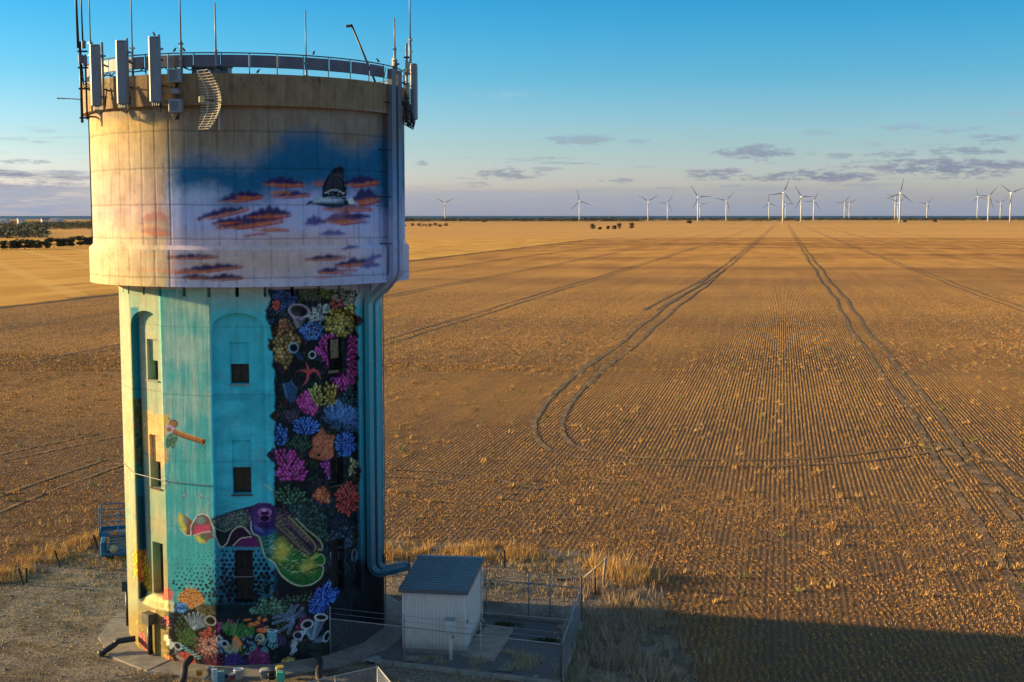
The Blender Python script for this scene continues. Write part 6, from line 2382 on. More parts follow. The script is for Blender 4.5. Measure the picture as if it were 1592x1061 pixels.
def ribbed(p0, p1, z0, za, zb, out, pitch=.115, depth=.028):
    """vertical ribbed sheet from p0 to p1; top slopes from za to zb"""
    p0, p1, out = Vector(p0), Vector(p1), Vector(out)
    L_ = (p1 - p0).length
    n = int(L_ / pitch)
    xs = []
    for i in range(n):
        b0 = L_ * i / n
        w_ = L_ / n
        xs += [(b0, 0), (b0 + w_ * .52, 0), (b0 + w_ * .62, depth), (b0 + w_ * .90, depth)]
    xs.append((L_, 0))
    vs, fs = [], []
    for (x, d) in xs:
        q = p0 + (p1 - p0) * (x / L_) + out * d
        zt_ = za + (zb - za) * x / L_
        vs += [(q.x, q.y, z0), (q.x, q.y, zt_)]
    for i in range(len(xs) - 1):
        fs.append((2 * i, 2 * i + 2, 2 * i + 3, 2 * i + 1))
    return MB().add(vs, fs)


z0h = .16
ribbed((0, 0, 0), (HX, 0, 0), z0h, ZF, ZF, (0, -1, 0)).build('front_wall', M_clad, hut)
ribbed((HX, 0, 0), (HX, HY, 0), z0h, ZF, ZK, (1, 0, 0)).build('side_wall', M_clad, hut)
ribbed((HX, HY, 0), (0, HY, 0), z0h, ZK, ZK, (0, 1, 0)).build('rear_wall', M_clad, hut)
ribbed((0, HY, 0), (0, 0, 0), z0h, ZK, ZF, (-1, 0, 0)).build('side_wall', M_clad, hut)
for (x, y, zt_) in ((0, 0, ZF), (HX, 0, ZF), (HX, HY, ZK), (0, HY, ZK)):
    MB().box((x + (.012 if x else -.012), y + (.012 if y else -.012), (z0h + zt_) / 2), (.06, .06, zt_ - z0h)).build('corner_trim', M_clad, hut)
# roof: corrugated sheets running front to back, four sheets
ov = .12
sl = (ZK - ZF) / HY
shw = (HX + 2 * ov) / 3
for si in range(3):
    vs, fs = [], []
    nw = 8
    xs = [(-ov + shw * si + shw * i / (nw * 4), .012 * math.sin(2 * math.pi * i / 4)) for i in range(nw * 4 + 1)]
    zlift = .004 * si
    for (x, h_) in xs:
        for y in (-ov, HY + ov):
            vs.append((x, y, ZF + sl * y + .045 + h_ + zlift))
    for i in range(len(xs) - 1):
        fs.append((2 * i, 2 * i + 2, 2 * i + 3, 2 * i + 1))
    MB().add(vs, fs).build('roof_sheet', M_roof, hut)
# the photo shows the ribs across the slope as flat steps: purlin lines
for i in range(15):
    y = -ov + .1 + i * (HY + .1) / 15
    MB().box((HX / 2, y, ZF + sl * y + .062), (HX + 2 * ov - .06, .05, .016), M=Matrix.Rotation(math.atan(sl), 3, 'X')).build('roof_rib', M_roof, hut)
MB().box((HX / 2, -ov - .012, ZF - sl * ov + .0), (HX + 2 * ov + .02, .022, .14)).build('gutter', M_trim, hut)
for x in (-ov - .012, HX + ov + .012):
    MB().box((x, HY / 2, (ZF + ZK) / 2 + .005), (.022, HY + 2 * ov, .13), M=Matrix.Rotation(math.atan(sl), 3, 'X')).build('barge', M_trim, hut)
dr = MB().bevbox((HX + .032, .50, 1.10), (.035, .74, 1.82), .008).build('door', simple('hut_door', (.62, .58, .58), .5, var=.08), hut)
MB().box((HX + .06, .20, 1.08), (.03, .03, .14)).build('door_handle', M_black, dr)
f_ = MB()
f_.box((HX + .022, .10, 1.11), (.05, .05, 1.92))
f_.box((HX + .022, .90, 1.11), (.05, .05, 1.92))
f_.box((HX + .022, .50, 2.05), (.05, .85, .05))
f_.build('door_frame', M_clad, dr)
MB().tube([(HX + .06, HY - .04, ZK - .05), (HX + .06, HY - .04, .25), (HX + .16, HY - .1, .14)], .03, 8).build('downpipe', M_clad, hut)
MB().box((HX / 2, HY / 2, .08), (HX + .06, HY + .06, .16)).build('base_slab', M_slab, hut)
mx = empty('meter_box', ground_at(700, 1026, .02), math.radians(-8))
tag(mx, 'grey electricity meter box on a post in front of the hut', 'meter box')
M_mbox = simple('meter_box_paint', (.60, .57, .55), .5, var=.08)
MB().bevbox((0, 0, 1.10), (.33, .22, .46), .02).build('box', M_mbox, mx)
MB().bevbox((0, -.118, 1.10), (.27, .02, .38), .008).build('box_door', M_mbox, mx)
MB().bevbox((0, 0, 1.35), (.36, .26, .04), .01).build('lid', M_lgrey, mx)
MB().box((.02, 0, .44), (.10, .08, .88)).build('post', M_clad, mx)
MB().tube([(.1, -.02, .87), (.12, -.05, .78), (.05, -.03, .72)], .02, 6).build('conduit', M_black, mx)
# slab at the hut door
q = [ground_at(*p, .03) for p in ((717, 1021), (768, 1030), (800, 978), (757, 972))]
m_ = MB()
m_.add([(v.x, v.y, .0) for v in q] + [(v.x, v.y, .07) for v in q], [(4, 5, 6, 7), (0, 1, 5, 4), (1, 2, 6, 5), (2, 3, 7, 6), (3, 0, 4, 7)])
o = m_.build('door_slab', simple('stained_slab', (.26, .23, .19), .9, var=.4, scale=2))
tag(o, 'stained concrete slab in front of the hut door', kind='structure')

# pits and concrete blocks in the yard
def pit(px, py, sx, sy, sz, rz, label, mat, rimmat=None):
    e = empty('pit_cover', ground_at(px, py, .02), rz)
    tag(e, label, 'pit cover')
    MB().bevbox((0, 0, sz / 2), (sx, sy, sz), .01).build('lid', mat, e)
    MB().box((0, 0, .015), (sx + .09, sy + .09, .05)).build('frame', rimmat or M_black, e)


pit(582, 1028, .22, .42, .12, -.6, 'pale blue concrete block leaning by the kerb left of the hut', simple('blue_grey_block', (.24, .30, .33), .8))
pit(639, 1027, .52, .34, .10, -.1, 'grey flat pit lid under the front wall of the hut', M_slab)
pit(786, 1042, .46, .34, .05, -.25, 'dark framed pit lid beside the dry bush in the compound', simple('olive_lid', (.13, .12, .09), .7))
pit(878, 900, .50, .36, .06, -.05, 'dark framed pit lid outside the back fence', simple('olive_lid2', (.13, .12, .09), .7))
pit(833, 1056, .18, .18, .10, .2, 'small grey concrete marker near the front right fence post', M_slab)
pit(872, 976, .20, .34, .05, -.2, 'small pale slab lying by the right fence', M_slab)

# ---- chain-link fences
M_wire = simple('chain_link_wire', (0.30, 0.31, 0.33), .5, .6, var=.1)


def fence(pts, label, hgt=1.30, post_h=1.72, name='chain_link_fence', mesh=True, mat=None, spacing=.10, wire=.0028, topwires=True):
    """pts: list of world base points; one fence with posts, rails and mesh"""
    base = Vector(pts[0])
    e = empty(name, base)
    tag(e, label, 'fence', 'fences round the tower yard')
    mat = mat or M_galv
    for p in pts:
        p = Vector(p) - base
        MB().tube([p, p + Vector((0, 0, post_h))], .024, 7).build('post', mat, e, smooth=True)
    for a, b_ in zip(pts[:-1], pts[1:]):
        a, b_ = Vector(a) - base, Vector(b_) - base
        up = Vector((0, 0, 1))
        MB().tube([a + up * hgt, b_ + up * hgt], .019, 6).build('top_rail', mat, e)
        MB().tube([a + up * .09, b_ + up * .09], .010, 5).build('bottom_wire', mat, e)
        if topwires:
            for zz in (hgt + .18, hgt + .36):
                MB().tube([a + up * zz, b_ + up * zz], .006, 4).build('barbed_wire', mat, e)
        if mesh:
            L_ = (b_ - a).length
            d = (b_ - a).normalized()
            z0_, z1_ = .1, hgt
            hh2 = z1_ - z0_
            nrm = Vector((-d.y, d.x, 0))
            V, F = [], []
            n_ = int((L_ + hh2) / spacing)
            for sgn in (1, -1):
                for i in range(n_):
                    s0 = i * spacing - (hh2 if sgn > 0 else 0)
                    # line x = s0 + sgn*(z)
                    def xz(tz):
                        return s0 + sgn * tz
                    za_, zb_ = 0.0, hh2
                    xa, xb = xz(za_), xz(zb_)
                    lo_, hi_ = (0, L_)
                    # clip to 0..L
                    pa, pb = (xa, za_), (xb, zb_)
                    def clip(p_, q_):
                        if p_[0] < lo_:
                            f__ = (lo_ - p_[0]) / (q_[0] - p_[0])
                            return (lo_, p_[1] + f__ * (q_[1] - p_[1]))
                        if p_[0] > hi_:
                            f__ = (hi_ - p_[0]) / (q_[0] - p_[0])
                            return (hi_, p_[1] + f__ * (q_[1] - p_[1]))
                        return p_
                    if max(xa, xb) <= lo_ or min(xa, xb) >= hi_:
                        continue
                    pa, pb = clip(pa, pb), clip(pb, pa)
                    A_ = a + d * pa[0] + up * (z0_ + pa[1])
                    B_ = a + d * pb[0] + up * (z0_ + pb[1])
                    if (B_ - A_).length < .02:
                        continue
                    w1 = (B_ - A_).normalized().cross(nrm) * wire
                    k0 = len(V)
                    V += [A_ + w1, A_ - w1, A_ + nrm * wire * 1.4 * sgn, B_ + w1, B_ - w1, B_ + nrm * wire * 1.4 * sgn]
                    F += [(k0, k0 + 3, k0 + 4, k0 + 1), (k0 + 1, k0 + 4, k0 + 5, k0 + 2), (k0 + 2, k0 + 5, k0 + 3, k0)]
            me_ = MB()
            me_.V, me_.F = [tuple(v) for v in V], F
            me_.build('wire_mesh', M_wire, e)
    return e


def lerp(a, b_, n):
    return [a + (b_ - a) * (i / n) for i in range(n + 1)]


fence(lerp(CFL, CFR, 3), 'chain-link fence along the front kerb of the compound')
fence([CFR, CFR + (CBR - CFR) * .5, CBR], 'chain-link fence along the right side of the compound')
gA, gB = ground_at(855, 966), ground_at(822, 962)
fence([CBR, gA, gB, ground_at(756, 957), CBL], 'chain-link fence with gate posts along the back of the compound')
nf0 = Vector((-3.74, 34.76, 0))
nf1 = Vector((-5.47, 33.57, 0))
nf2 = Vector((-3.27, 33.57, 0))
fence([nf0, nf0 + (nf1 - nf0) * .62, nf0 + (nf1 - nf0) * 2.2, nf0 + (nf1 - nf0) * 3.6], 'nearest chain-link fence whose top corner rises at the bottom edge', hgt=1.8, post_h=1.82, topwires=False, spacing=.06, wire=.004)
fence([nf0 + Vector((.02, -.03, 0)), nf0 + (nf2 - nf0) * 2.2, nf0 + (nf2 - nf0) * 4], 'short return of the nearest chain-link fence running towards the viewer', hgt=1.8, post_h=1.8, topwires=False, spacing=.06, wire=.004)

# star pickets
PICK = [((145, 832), (152, 854), 'leaning dark steel picket nearest the blue lift'), ((85, 856), (93, 882), 'leaning dark steel picket in the middle of the left fence line'),
        ((29, 884), (36, 910), 'leaning dark steel picket at the left edge of the yard'), ((41, 883), (41, 906), 'upright dark steel picket at the left edge of the yard'),
        ((635, 865), (635, 890), 'dark steel picket just left of the hut roof'), ((784, 855), (784, 883), 'dark steel picket in the long grass behind the hut'),
        ((598, 866), (599, 893), 'dark steel picket close to the right side of the tower'), ((925, 898), (925, 925), 'dark steel picket beside the tall grass clump')]
for (top, bot, lab) in PICK:
    g0 = ground_at(*bot)
    tp = at(top[0], top[1], g0.y) - g0
    e = empty('star_picket', g0)
    tag(e, lab, 'fence post', 'steel pickets of the paddock fence')
    m_ = MB()
    for k in range(3):
        q = k * 2.094
        d_ = Vector((math.cos(q), math.sin(q), 0)) * .045
        n_ = Vector((-math.sin(q), math.cos(q), 0)) * .007
        m_.add([Vector((0, 0, -.05)) + n_, Vector((0, 0, -.05)) - n_, d_ - n_, d_ + n_, tp + n_, tp - n_, tp + d_ - n_, tp + d_ + n_], [(0, 3, 7, 4), (1, 5, 6, 2), (3, 2, 6, 7), (4, 7, 6, 5)])
    m_.build('blade', M_rust, e)
    MB().box(tp * .93, (.035, .035, .05)).build('cap', M_rust, e)

# fence wires between the pickets (left)
for j, zz in enumerate((.45, .95)):
    ptsw = [ground_at(-60, 945) + Vector((0, 0, zz)), ground_at(36, 910) + Vector((-.1 * zz, 0, zz)), ground_at(93, 882) + Vector((-.18 * zz, 0, zz)), ground_at(152, 854) + Vector((-.16 * zz, 0, zz))]
    o = MB().tube(ptsw, .006, 4).build('fence_wire', M_rust)
    tag(o, ['lower slack wire between the left steel pickets', 'upper slack wire between the left steel pickets'][j], 'wire')

# strainer post with brace
e = empty('strainer_post', ground_at(937, 913))
tag(e, 'grey timber strainer post with a diagonal brace by the tall grass', 'fence post')
g0 = ground_at(937, 913)
MB().tube([Vector((0, 0, -.1)), at(942, 868, g0.y) - g0], .055, 9).build('post', simple('grey_timber', (.30, .26, .22), .9, var=.3), e, smooth=True)
MB().tube([at(941, 871, g0.y) - g0, ground_at(904, 906) - g0 + Vector((0, 0, .12))], .038, 8).build('brace', simple('grey_timber2', (.34, .28, .22), .9, var=.3), e, smooth=True)

# dry bushes inside the compound
def dry_bush(pts, label, hgt, n=60, spread=.16):
    r_ = np.random.default_rng(int(pts[0][0]))
    P = []
    for q in pts:
        gq = ground_at(*q)
        P.append(np.array([[gq.x, gq.y]]) + r_.normal(0, spread, (n, 2)))
    P = np.concatenate(P)
    o = blades('dry_bush', P, r_.uniform(hgt * .4, hgt, len(P)), .02, 5, np.array([.46, .36, .17]) * r_.uniform(.6, 1.2, (len(P), 1)), mst, int(pts[0][1]), lean=1.3, z0=.02, spread=.07)
    tag(o, label, 'bush')


dry_bush([(805, 1040), (818, 1035), (830, 1030), (812, 1024)], 'largest straggly dry bush in the gravel compound', .34, 34, .13)
dry_bush([(788, 1017)], 'small round dry tuft beside the hut slab', .20, 26, .08)
dry_bush([(746, 1030), (738, 1034)], 'dry tuft at the near end of the hut door slab', .26, 24, .09)
dry_bush([(735, 1046)], 'lowest dry tuft by the front kerb', .18, 20, .07)
dry_bush([(650, 1030), (662, 1027), (672, 1024)], 'dry grass under the front wall of the hut', .18, 24, .1)
dry_bush([(686, 1031)], 'dry tuft at the foot of the meter box', .20, 18, .06)


def green_weed(px, py, label):
    r_ = np.random.default_rng(int(px))
    gq = ground_at(px, py)
    P = np.array([[gq.x, gq.y]]) + r_.normal(0, .13, (70, 2)) * np.array([1.6, .8])
    o = blades('green_weed', P, r_.uniform(.05, .16, len(P)), .05, 4, np.array([.05, .075, .03]) * r_.uniform(.6, 1.3, (len(P), 1)), mst, int(py), lean=1.2, z0=.02, spread=.05)
    tag(o, label, 'weed')


green_weed(785, 974, 'low green weed at the far end of the hut slab')
green_weed(848, 998, 'low green weed at the right fence post')

# ================================================================== THINGS AT THE FOOT OF THE TOWER
def hose(pts, r, label, mat, name='drain_pipe'):
    e = empty(name, pts[0])
    tag(e, label, 'pipe')
    P = [Vector(p) - Vector(pts[0]) for p in pts]
    S = []
    for i in range(len(P) - 1):
        for k in range(5):
            S.append(P[i].lerp(P[i + 1], k / 5))
    S.append(P[-1])
    for _ in range(6):
        S = [S[0]] + [(S[i - 1] + S[i] * 2 + S[i + 1]) / 4 for i in range(1, len(S) - 1)] + [S[-1]]
    MB().tube(S, r, 10).build('pipe', mat, e, smooth=True)
    MB().tube([S[-1], S[-1] + (S[-1] - S[-2]).normalized() * .09], r * 1.25, 10).build('collar', mat, e, smooth=True)


def gp3(px, py, z):
    return ground_at(px, py, z)


hose([polar(-64, 4.5, .42), polar(-66, 5.1, .40), gp3(182, 1000, .32), gp3(158, 1016, .1)], .10, 'black drain pipe running left from the foot of the tower', M_black)
hose([polar(-29, 4.5, .30), polar(-27, 5.2, .32), gp3(287, 1052, .22), gp3(276, 1078, .1)], .11, 'black drain pipe curving over the slab at the tower front', M_black)
hose([polar(20, 4.6, .36), polar(21, 5.3, .34), gp3(492, 1052, .22), gp3(506, 1075, .1)], .10, 'black drain pipe beside the nearest chain-link fence', M_black)


def bucket(px, py, r, h, col, label, lid=None, z=.12, handle=True, name='paint_bucket'):
    e = empty(name, ground_at(px, py, z))
    tag(e, label, 'bucket', 'paint tins at the foot of the tower')
    mt = simple(label[:24], col, .4, var=.15, scale=12)
    MB().lathe([(r * .86, 0), (r, h * .93), (r * 1.06, h * .93), (r * 1.06, h), (r * .97, h), (r * .93, h * .8), (0, h * .78)], (0, 0, 0), 16).build('tin', mt, e, smooth=True)
    if lid:
        MB().lathe([(r * 1.09, h), (r * 1.09, h + .02), (0, h + .025)], (0, 0, 0), 16).build('lid', simple('lid ' + label[:20], lid, .5), e)
    if handle:
        MB().tube([Vector((r * 1.04 * math.cos(q), -.02, h * .9 - .09 * math.sin(q))) + Vector((0, -r * .9 * math.sin(q), 0)) for q in np.linspace(0, math.pi, 9)], .006, 4).build('handle', M_galv, e)


bucket(371, 1055, .14, .30, (.62, .62, .62), 'white paint bucket standing alone on the slab')
bucket(361, 1056, .085, .15, (.45, .10, .14), 'small pink paint tin beside the white bucket', lid=(.5, .5, .5), handle=False)
bucket(411, 1054, .13, .26, (.40, .45, .50), 'grey-blue paint bucket left of the dark one', lid=(.45, .45, .4))
bucket(423, 1056, .12, .22, (.02, .02, .022), 'black paint bucket between the grey and green tins')
bucket(435, 1048, .12, .22, (.55, .55, .52), 'white paint bucket with yellow lid behind the green tin', lid=(.62, .45, .08))
bucket(310, 1050, .10, .14, (.75, .36, .05), 'small orange paint tin beside the curved drain pipe', handle=False)
bucket(327, 1046, .10, .18, (.30, .33, .33), 'grey paint tin near the curved drain pipe')
bucket(352, 1054, .07, .12, (.07, .16, .15), 'small dark green tin left of the pink one', handle=False)
e = empty('square_paint_tin', ground_at(437, 1059, .10), -.2)
tag(e, 'square bright green paint tin at the slab edge', 'tin')
MB().bevbox((0, 0, .15), (.24, .17, .30), .02).build('tin', simple('green_tin', (.06, .42, .28), .4, var=.1), e)
MB().tube([(.05, 0, .30), (.05, 0, .335)], .035, 10).build('screw_cap', M_white, e)
MB().tube([(-.09, 0, .30), (-.06, 0, .345), (.0, 0, .345), (.02, 0, .30)], .008, 5).build('handle', M_galv, e)
e = empty('paint_tray_board', ground_at(334, 1062, .06), .1)
tag(e, 'upright white painted board among the paint tins', 'board')
MB().bevbox((0, 0, .22), (.17, .10, .44), .012).build('board', simple('white_board', (.55, .57, .55), .5, var=.25, scale=9), e)
MB().bevbox((.16, .12, .16), (.24, .16, .32), .012).build('block', simple('teal_block', (.12, .26, .32), .6, var=.3, scale=9), e)
MB().box((-.09, 0, .22), (.012, .08, .40)).build('edge_strip', simple('yellow_edge', (.60, .45, .12), .6), e)
e = empty('rag', ground_at(322, 1058, .09), .8)
tag(e, 'crumpled white rag on the ground near the paint tins', 'rag')
r_ = np.random.default_rng(3)
vs = [(.16 * math.cos(q) * rr, .07 * math.sin(q) * rr, .03 + .03 * r_.random()) for rr in (1.0, .5) for q in np.linspace(0, 2 * math.pi, 10, endpoint=False)] + [(0, 0, .07)]
fs = [(i, (i + 1) % 10, 10 + (i + 1) % 10, 10 + i) for i in range(10)] + [(10 + i, 10 + (i + 1) % 10, 20) for i in range(10)]
MB().add(vs, fs).build('cloth', M_white, e)
sp = empty('plant_pot', ground_at(345, 1056, .1))
tag(sp, 'small pot of paint brushes beside the dark green tin', 'pot')
MB().lathe([(.05, 0), (.07, .13), (.06, .13), (.0, .1)], (0, 0, 0), 10).build('pot', simple('dark_pot', (.05, .09, .07), .7), sp)
for k in range(6):
    MB().tube([(.01 * k - .03, .01 * (k % 2), .1), (.03 * k - .08, .02 * (k % 3), .27 + .02 * (k % 3))], .008, 5).build('brush', [M_wood, simple('yellow_brush', (.6, .5, .1), .6), M_white][k % 3], sp)

# ---- scissor lift
M_bl = simple('blue_lift_paint', (0.008, 0.135, 0.31), .4, var=.2, scale=5)
M_ly = simple('tyre_rubber', (0.02, .02, .02), .85)
lo = ground_at(176, 869)
lift = empty('scissor_lift', (lo.x + .55, lo.y + .5, 0), math.radians(14))
tag(lift, 'blue scissor lift with guard rails parked behind the tower', 'scissor lift')
# chassis: low tub with raised ends
m_ = MB()
m_.bevbox((0, 0, .25), (2.3, 1.15, .16), .03)
m_.build('chassis', M_bl, lift)
for s_ in (-1, 1):
    MB().bevbox((s_ * 1.06, 0, .46), (.20, 1.18, .58), .05).build('end_module', M_bl, lift)
for sx in (-1, 1):
    for sy in (-1, 1):
        w_ = empty('wheel')
        w_.parent = lift
        w_.location = (sx * .78, sy * .5, .2)
        MB().lathe([(.12, -.07), (.19, -.06), (.20, 0), (.19, .06), (.12, .07)], (0, 0, 0), 16, M=Matrix.Rotation(math.pi / 2, 3, 'X')).build('tyre', M_ly, w_, smooth=True)
        MB().lathe([(.0, -.05), (.11, -.06), (.12, .06), (.0, .05)], (0, 0, 0), 12, M=Matrix.Rotation(math.pi / 2, 3, 'X')).build('rim', M_lgrey, w_, smooth=True)
for lv in range(4):
    z0_, z1_ = .46 + lv * .125, .46 + (lv + 1) * .125
    for sy in (-.40, .40):
        for sg in (-1, 1):
            MB().box((0, sy + sg * .03, (z0_ + z1_) / 2), (1.75, .035, .06), M=Matrix.Rotation(sg * math.atan2(z1_ - z0_, 1.7), 3, 'Y')).build('scissor_arm', M_lgrey, lift)
    for sx in (-.8, 0, .8):
        MB().tube([(sx, -.42, (z0_ + z1_) / 2), (sx, .42, (z0_ + z1_) / 2)], .022, 6).build('pivot_bar', M_galv, lift)
plat = empty('platform')
plat.parent = lift
MB().bevbox((0, 0, 1.04), (2.3, 1.12, .07), .01).build('deck', simple('deck_plate', (.10, .12, .15), .6, .4), plat)
for (cx_, cy_, sx, sy) in ((0, -.57, 2.34, .03), (0, .57, 2.34, .03), (-1.16, 0, .03, 1.11), (1.16, 0, .03, 1.11)):
    MB().box((cx_, cy_, 1.10), (sx, sy, .17)).build('toe_board', M_bl, plat)
for z in (1.62, 2.15):
    MB().tube([(-1.15, -.56, z), (1.15, -.56, z), (1.15, .56, z), (-1.15, .56, z)], .022, 7, closed=True).build('guard_rail', M_bl, plat)
for (x, y) in ((-1.15, -.56), (-.4, -.56), (.4, -.56), (1.15, -.56), (1.15, .56), (.4, .56), (-.4, .56), (-1.15, .56)):
    MB().tube([(x, y, 1.05), (x, y, 2.15)], .022, 7).build('guard_post', M_bl, plat)
MB().bevbox((-.60, -.60, 1.14), (.30, .02, .14), .004).build('warning_plate', simple('orange_plate', (.75, .20, .06), .5), plat)
MB().bevbox((-.25, -.60, 1.12), (.36, .02, .16), .004).build('name_plate', M_white, plat)
MB().bevbox((.95, .40, 1.95), (.22, .22, .36), .02).build('control_box', M_black, plat)
MB().lathe([(.0, 0), (.16, .05), (.19, .14), (.16, .23), (0, .28)], (-.62, -.35, .45), 12, M=Matrix.Rotation(math.pi / 2, 3, 'X')).build('hose_reel', simple('cream_reel', (.55, .45, .28), .7), lift, smooth=True)

# ================================================================== BACKGROUND
# sea beyond the paddocks
msea, t, b = new_mat('sea_water')
g = t.n('ShaderNodeNewGeometry')
x_, y_, z_ = t.sep(g.outputs['Position'])
nn = t.noise(t.comb(t.m('MULTIPLY', x_, .00025), t.m('MULTIPLY', y_, .00012), 0.0), 1.0, 4.0, .6)
t.put(b.inputs['Base Color'], t.mix(nn, (0.028, 0.075, 0.155, 1), (0.05, 0.11, 0.19, 1)))
b.inputs['Roughness'].default_value = .65
b.inputs['Specular IOR Level'].default_value = .15
o = MB().add([(-90000, 5600, -12), (90000, 5600, -12), (90000, 95000, -12), (-90000, 95000, -12)], [(0, 1, 2, 3)]).build('sea', msea)
tag(o, 'dark blue strip of sea along the horizon', kind='structure')

# ---- wind turbines
M_turb = simple('white_turbine_paint', (0.66, 0.64, 0.62), .45, var=.06, scale=.05)
M_blade = simple('grey_turbine_blade', (0.42, 0.41, 0.42), .45, var=.06, scale=.05)


def turbine(hx, hy, tips, label, tower_px_scale=1.0):
    L_ = max(math.hypot(tx - hx, ty - hy) for tx, ty in tips)
    Y = 41.0 * FPX / L_
    hub = at(hx, hy, Y)
    gzv = float(gz(hub.x, Y))
    e = empty('wind_turbine', (hub.x, Y, gzv))
    tag(e, label, 'wind turbine', 'wind turbines along the horizon')
    hh_ = hub.z - gzv
    MB().tube([(0, 0, -1), (0, 0, hh_ * .5), (0, 0, hh_ - 1.6)], [2.3, 1.9, 1.35], 12).build('tower', M_turb, e, smooth=True)
    MB().bevbox((0, 1.8, hh_), (3.4, 9.0, 3.4), .8).build('nacelle', M_turb, e)
    MB().lathe([(0, 4.2), (.9, 3.8), (1.5, 2.6), (1.6, 0.8), (1.5, 0)], (0, -2.7, hh_), 12, M=Matrix.Rotation(math.pi / 2, 3, 'X')).build('hub', M_turb, e, smooth=True)
    a0 = math.atan2(-(tips[0][1] - hy), tips[0][0] - hx)
    for k in range(3):
        a = a0 + k * 2 * math.pi / 3
        r_ = Vector((math.cos(a), 0, math.sin(a)))
        c_ = Vector((-math.sin(a), 0, math.cos(a)))
        o_ = Vector((0, -4.6, hh_))
        prof = [(1.0, 1.2, 1.2), (4, 1.3, 1.2), (9, 3.3, .8), (20, 2.3, .5), (32, 1.5, .3), (39.5, .9, .15), (41.0, .25, .08)]
        vs, fs = [], []
        for (q, ch, th) in prof:
            for (u, v) in ((-.3, 0), (0.1, .5), (.7, 0), (.1, -.5)):
                vs.append(o_ + r_ * q + c_ * u * ch + Vector((0, v * th, 0)))
        for i in range(len(prof) - 1):
            for j in range(4):
                fs.append((i * 4 + j, i * 4 + (j + 1) % 4, i * 4 + 4 + (j + 1) % 4, i * 4 + 4 + j))
        fs.append((3, 2, 1, 0))
        fs.append(tuple(len(vs) - 4 + j for j in range(4)))
        MB().add(vs, fs).build('blade', M_blade, e)


def Za(*p):
    return [(620 + x * .3078, 260 + y * .3078) for x, y in p]


def Zb(*p):
    return [(1100 + x * .309, 260 + y * .309) for x, y in p]


TL = [Za((233, 182), (188, 155), (276, 157)), Za((913, 173), (900, 115), (972, 184), (878, 218)), Za((1260, 172), (1215, 145), (1312, 148)), Za((1358, 182), (1385, 140), (1310, 182)),
      Za((1512, 152), (1476, 97), (1580, 147)), Za((1521, 188), (1560, 185)), Zb((95, 168), (132, 127), (37, 163)), Zb((310, 182), (305, 135), (352, 195)), Zb((382, 130), (411, 58), (303, 140)),
      Zb((393, 187), (430, 184)), Zb((472, 150), (440, 97), (540, 150)), Zb((535, 170), (557, 123), (480, 178)), Zb((690, 180), (715, 140), (643, 182)), Zb((714, 185), (748, 160)),
      Zb((945, 150), (900, 137)), Zb((959, 178), (1000, 150)), Zb((970, 132), (982, 55), (1035, 172)), Zb((1105, 185), (1132, 152), (1060, 182)), Zb((1360, 150), (1350, 110), (1402, 170)),
      Zb((1415, 148), (1456, 97), (1365, 150)), Zb((1475, 180), (1508, 153)), Zb((1527, 130), (1472, 88), (1592, 112))]
ORDN = ['leftmost', 'second', 'third', 'fourth', 'fifth', 'sixth', 'seventh', 'eighth', 'ninth', 'tenth', 'eleventh', 'twelfth', 'thirteenth', 'fourteenth', 'fifteenth', 'sixteenth', 'seventeenth', 'eighteenth', 'nineteenth', 'twentieth', 'twenty-first', 'rightmost']
TL.sort(key=lambda q: q[0][0])
for i, q in enumerate(TL):
    lab = 'white wind turbine on the horizon, ' + (ORDN[i] + ' of all' if i in (0, 21) else ORDN[i] + ' from the left')
    tips = q[1:]
    if max(math.hypot(a - q[0][0], b_ - q[0][1]) for a, b_ in tips) < 13:
        k = 13.0 / max(math.hypot(a - q[0][0], b_ - q[0][1]) for a, b_ in tips)
        tips = [(q[0][0] + (a - q[0][0]) * k, q[0][1] + (b_ - q[0][1]) * k) for a, b_ in tips]
    turbine(q[0][0], q[0][1], tips, lab)

# ---- trees
mleaf, t, b = new_mat('eucalypt_leaves')
at_ = t.n('ShaderNodeAttribute', attribute_name='paint')
t.put(b.inputs['Base Color'], at_.outputs['Color'])
b.inputs['Roughness'].default_value = .7
M_bark = simple('grey_bark', (.12, .09, .07), .9, var=.3)


def leaf_cloud(centers, radii, n, size, col, seed):
    """n triangles-pairs spread over the lobes' shells; returns V,F,C"""
    rg_ = np.random.default_rng(seed)
    k = rg_.integers(0, len(centers), n)
    d = rg_.normal(0, 1, (n, 3))
    d /= np.linalg.norm(d, axis=1)[:, None]
    rad = np.asarray(radii)[k] * (rg_.uniform(.45, 1.0, n) ** .5)[:, None] * rg_.uniform(.85, 1.12, (n, 1))
    P = np.asarray(centers)[k] + d * rad
    a = rg_.normal(0, 1, (n, 3))
    a /= np.linalg.norm(a, axis=1)[:, None]
    bvec = np.cross(a, d + rg_.normal(0, .4, (n, 3)))
    bvec /= np.linalg.norm(bvec, axis=1)[:, None] + 1e-9
    s_ = size * rg_.uniform(.6, 1.3, (n, 1))
    V = np.stack([P - a * s_, P + bvec * s_ * .6, P + a * s_, P - bvec * s_ * .6], 1)
    F = np.arange(n * 4).reshape(-1, 4)
    C = np.asarray(col) * rg_.uniform(.6, 1.45, (n, 1))
    return V.reshape(-1, 3), F, np.repeat(C, 4, 0)


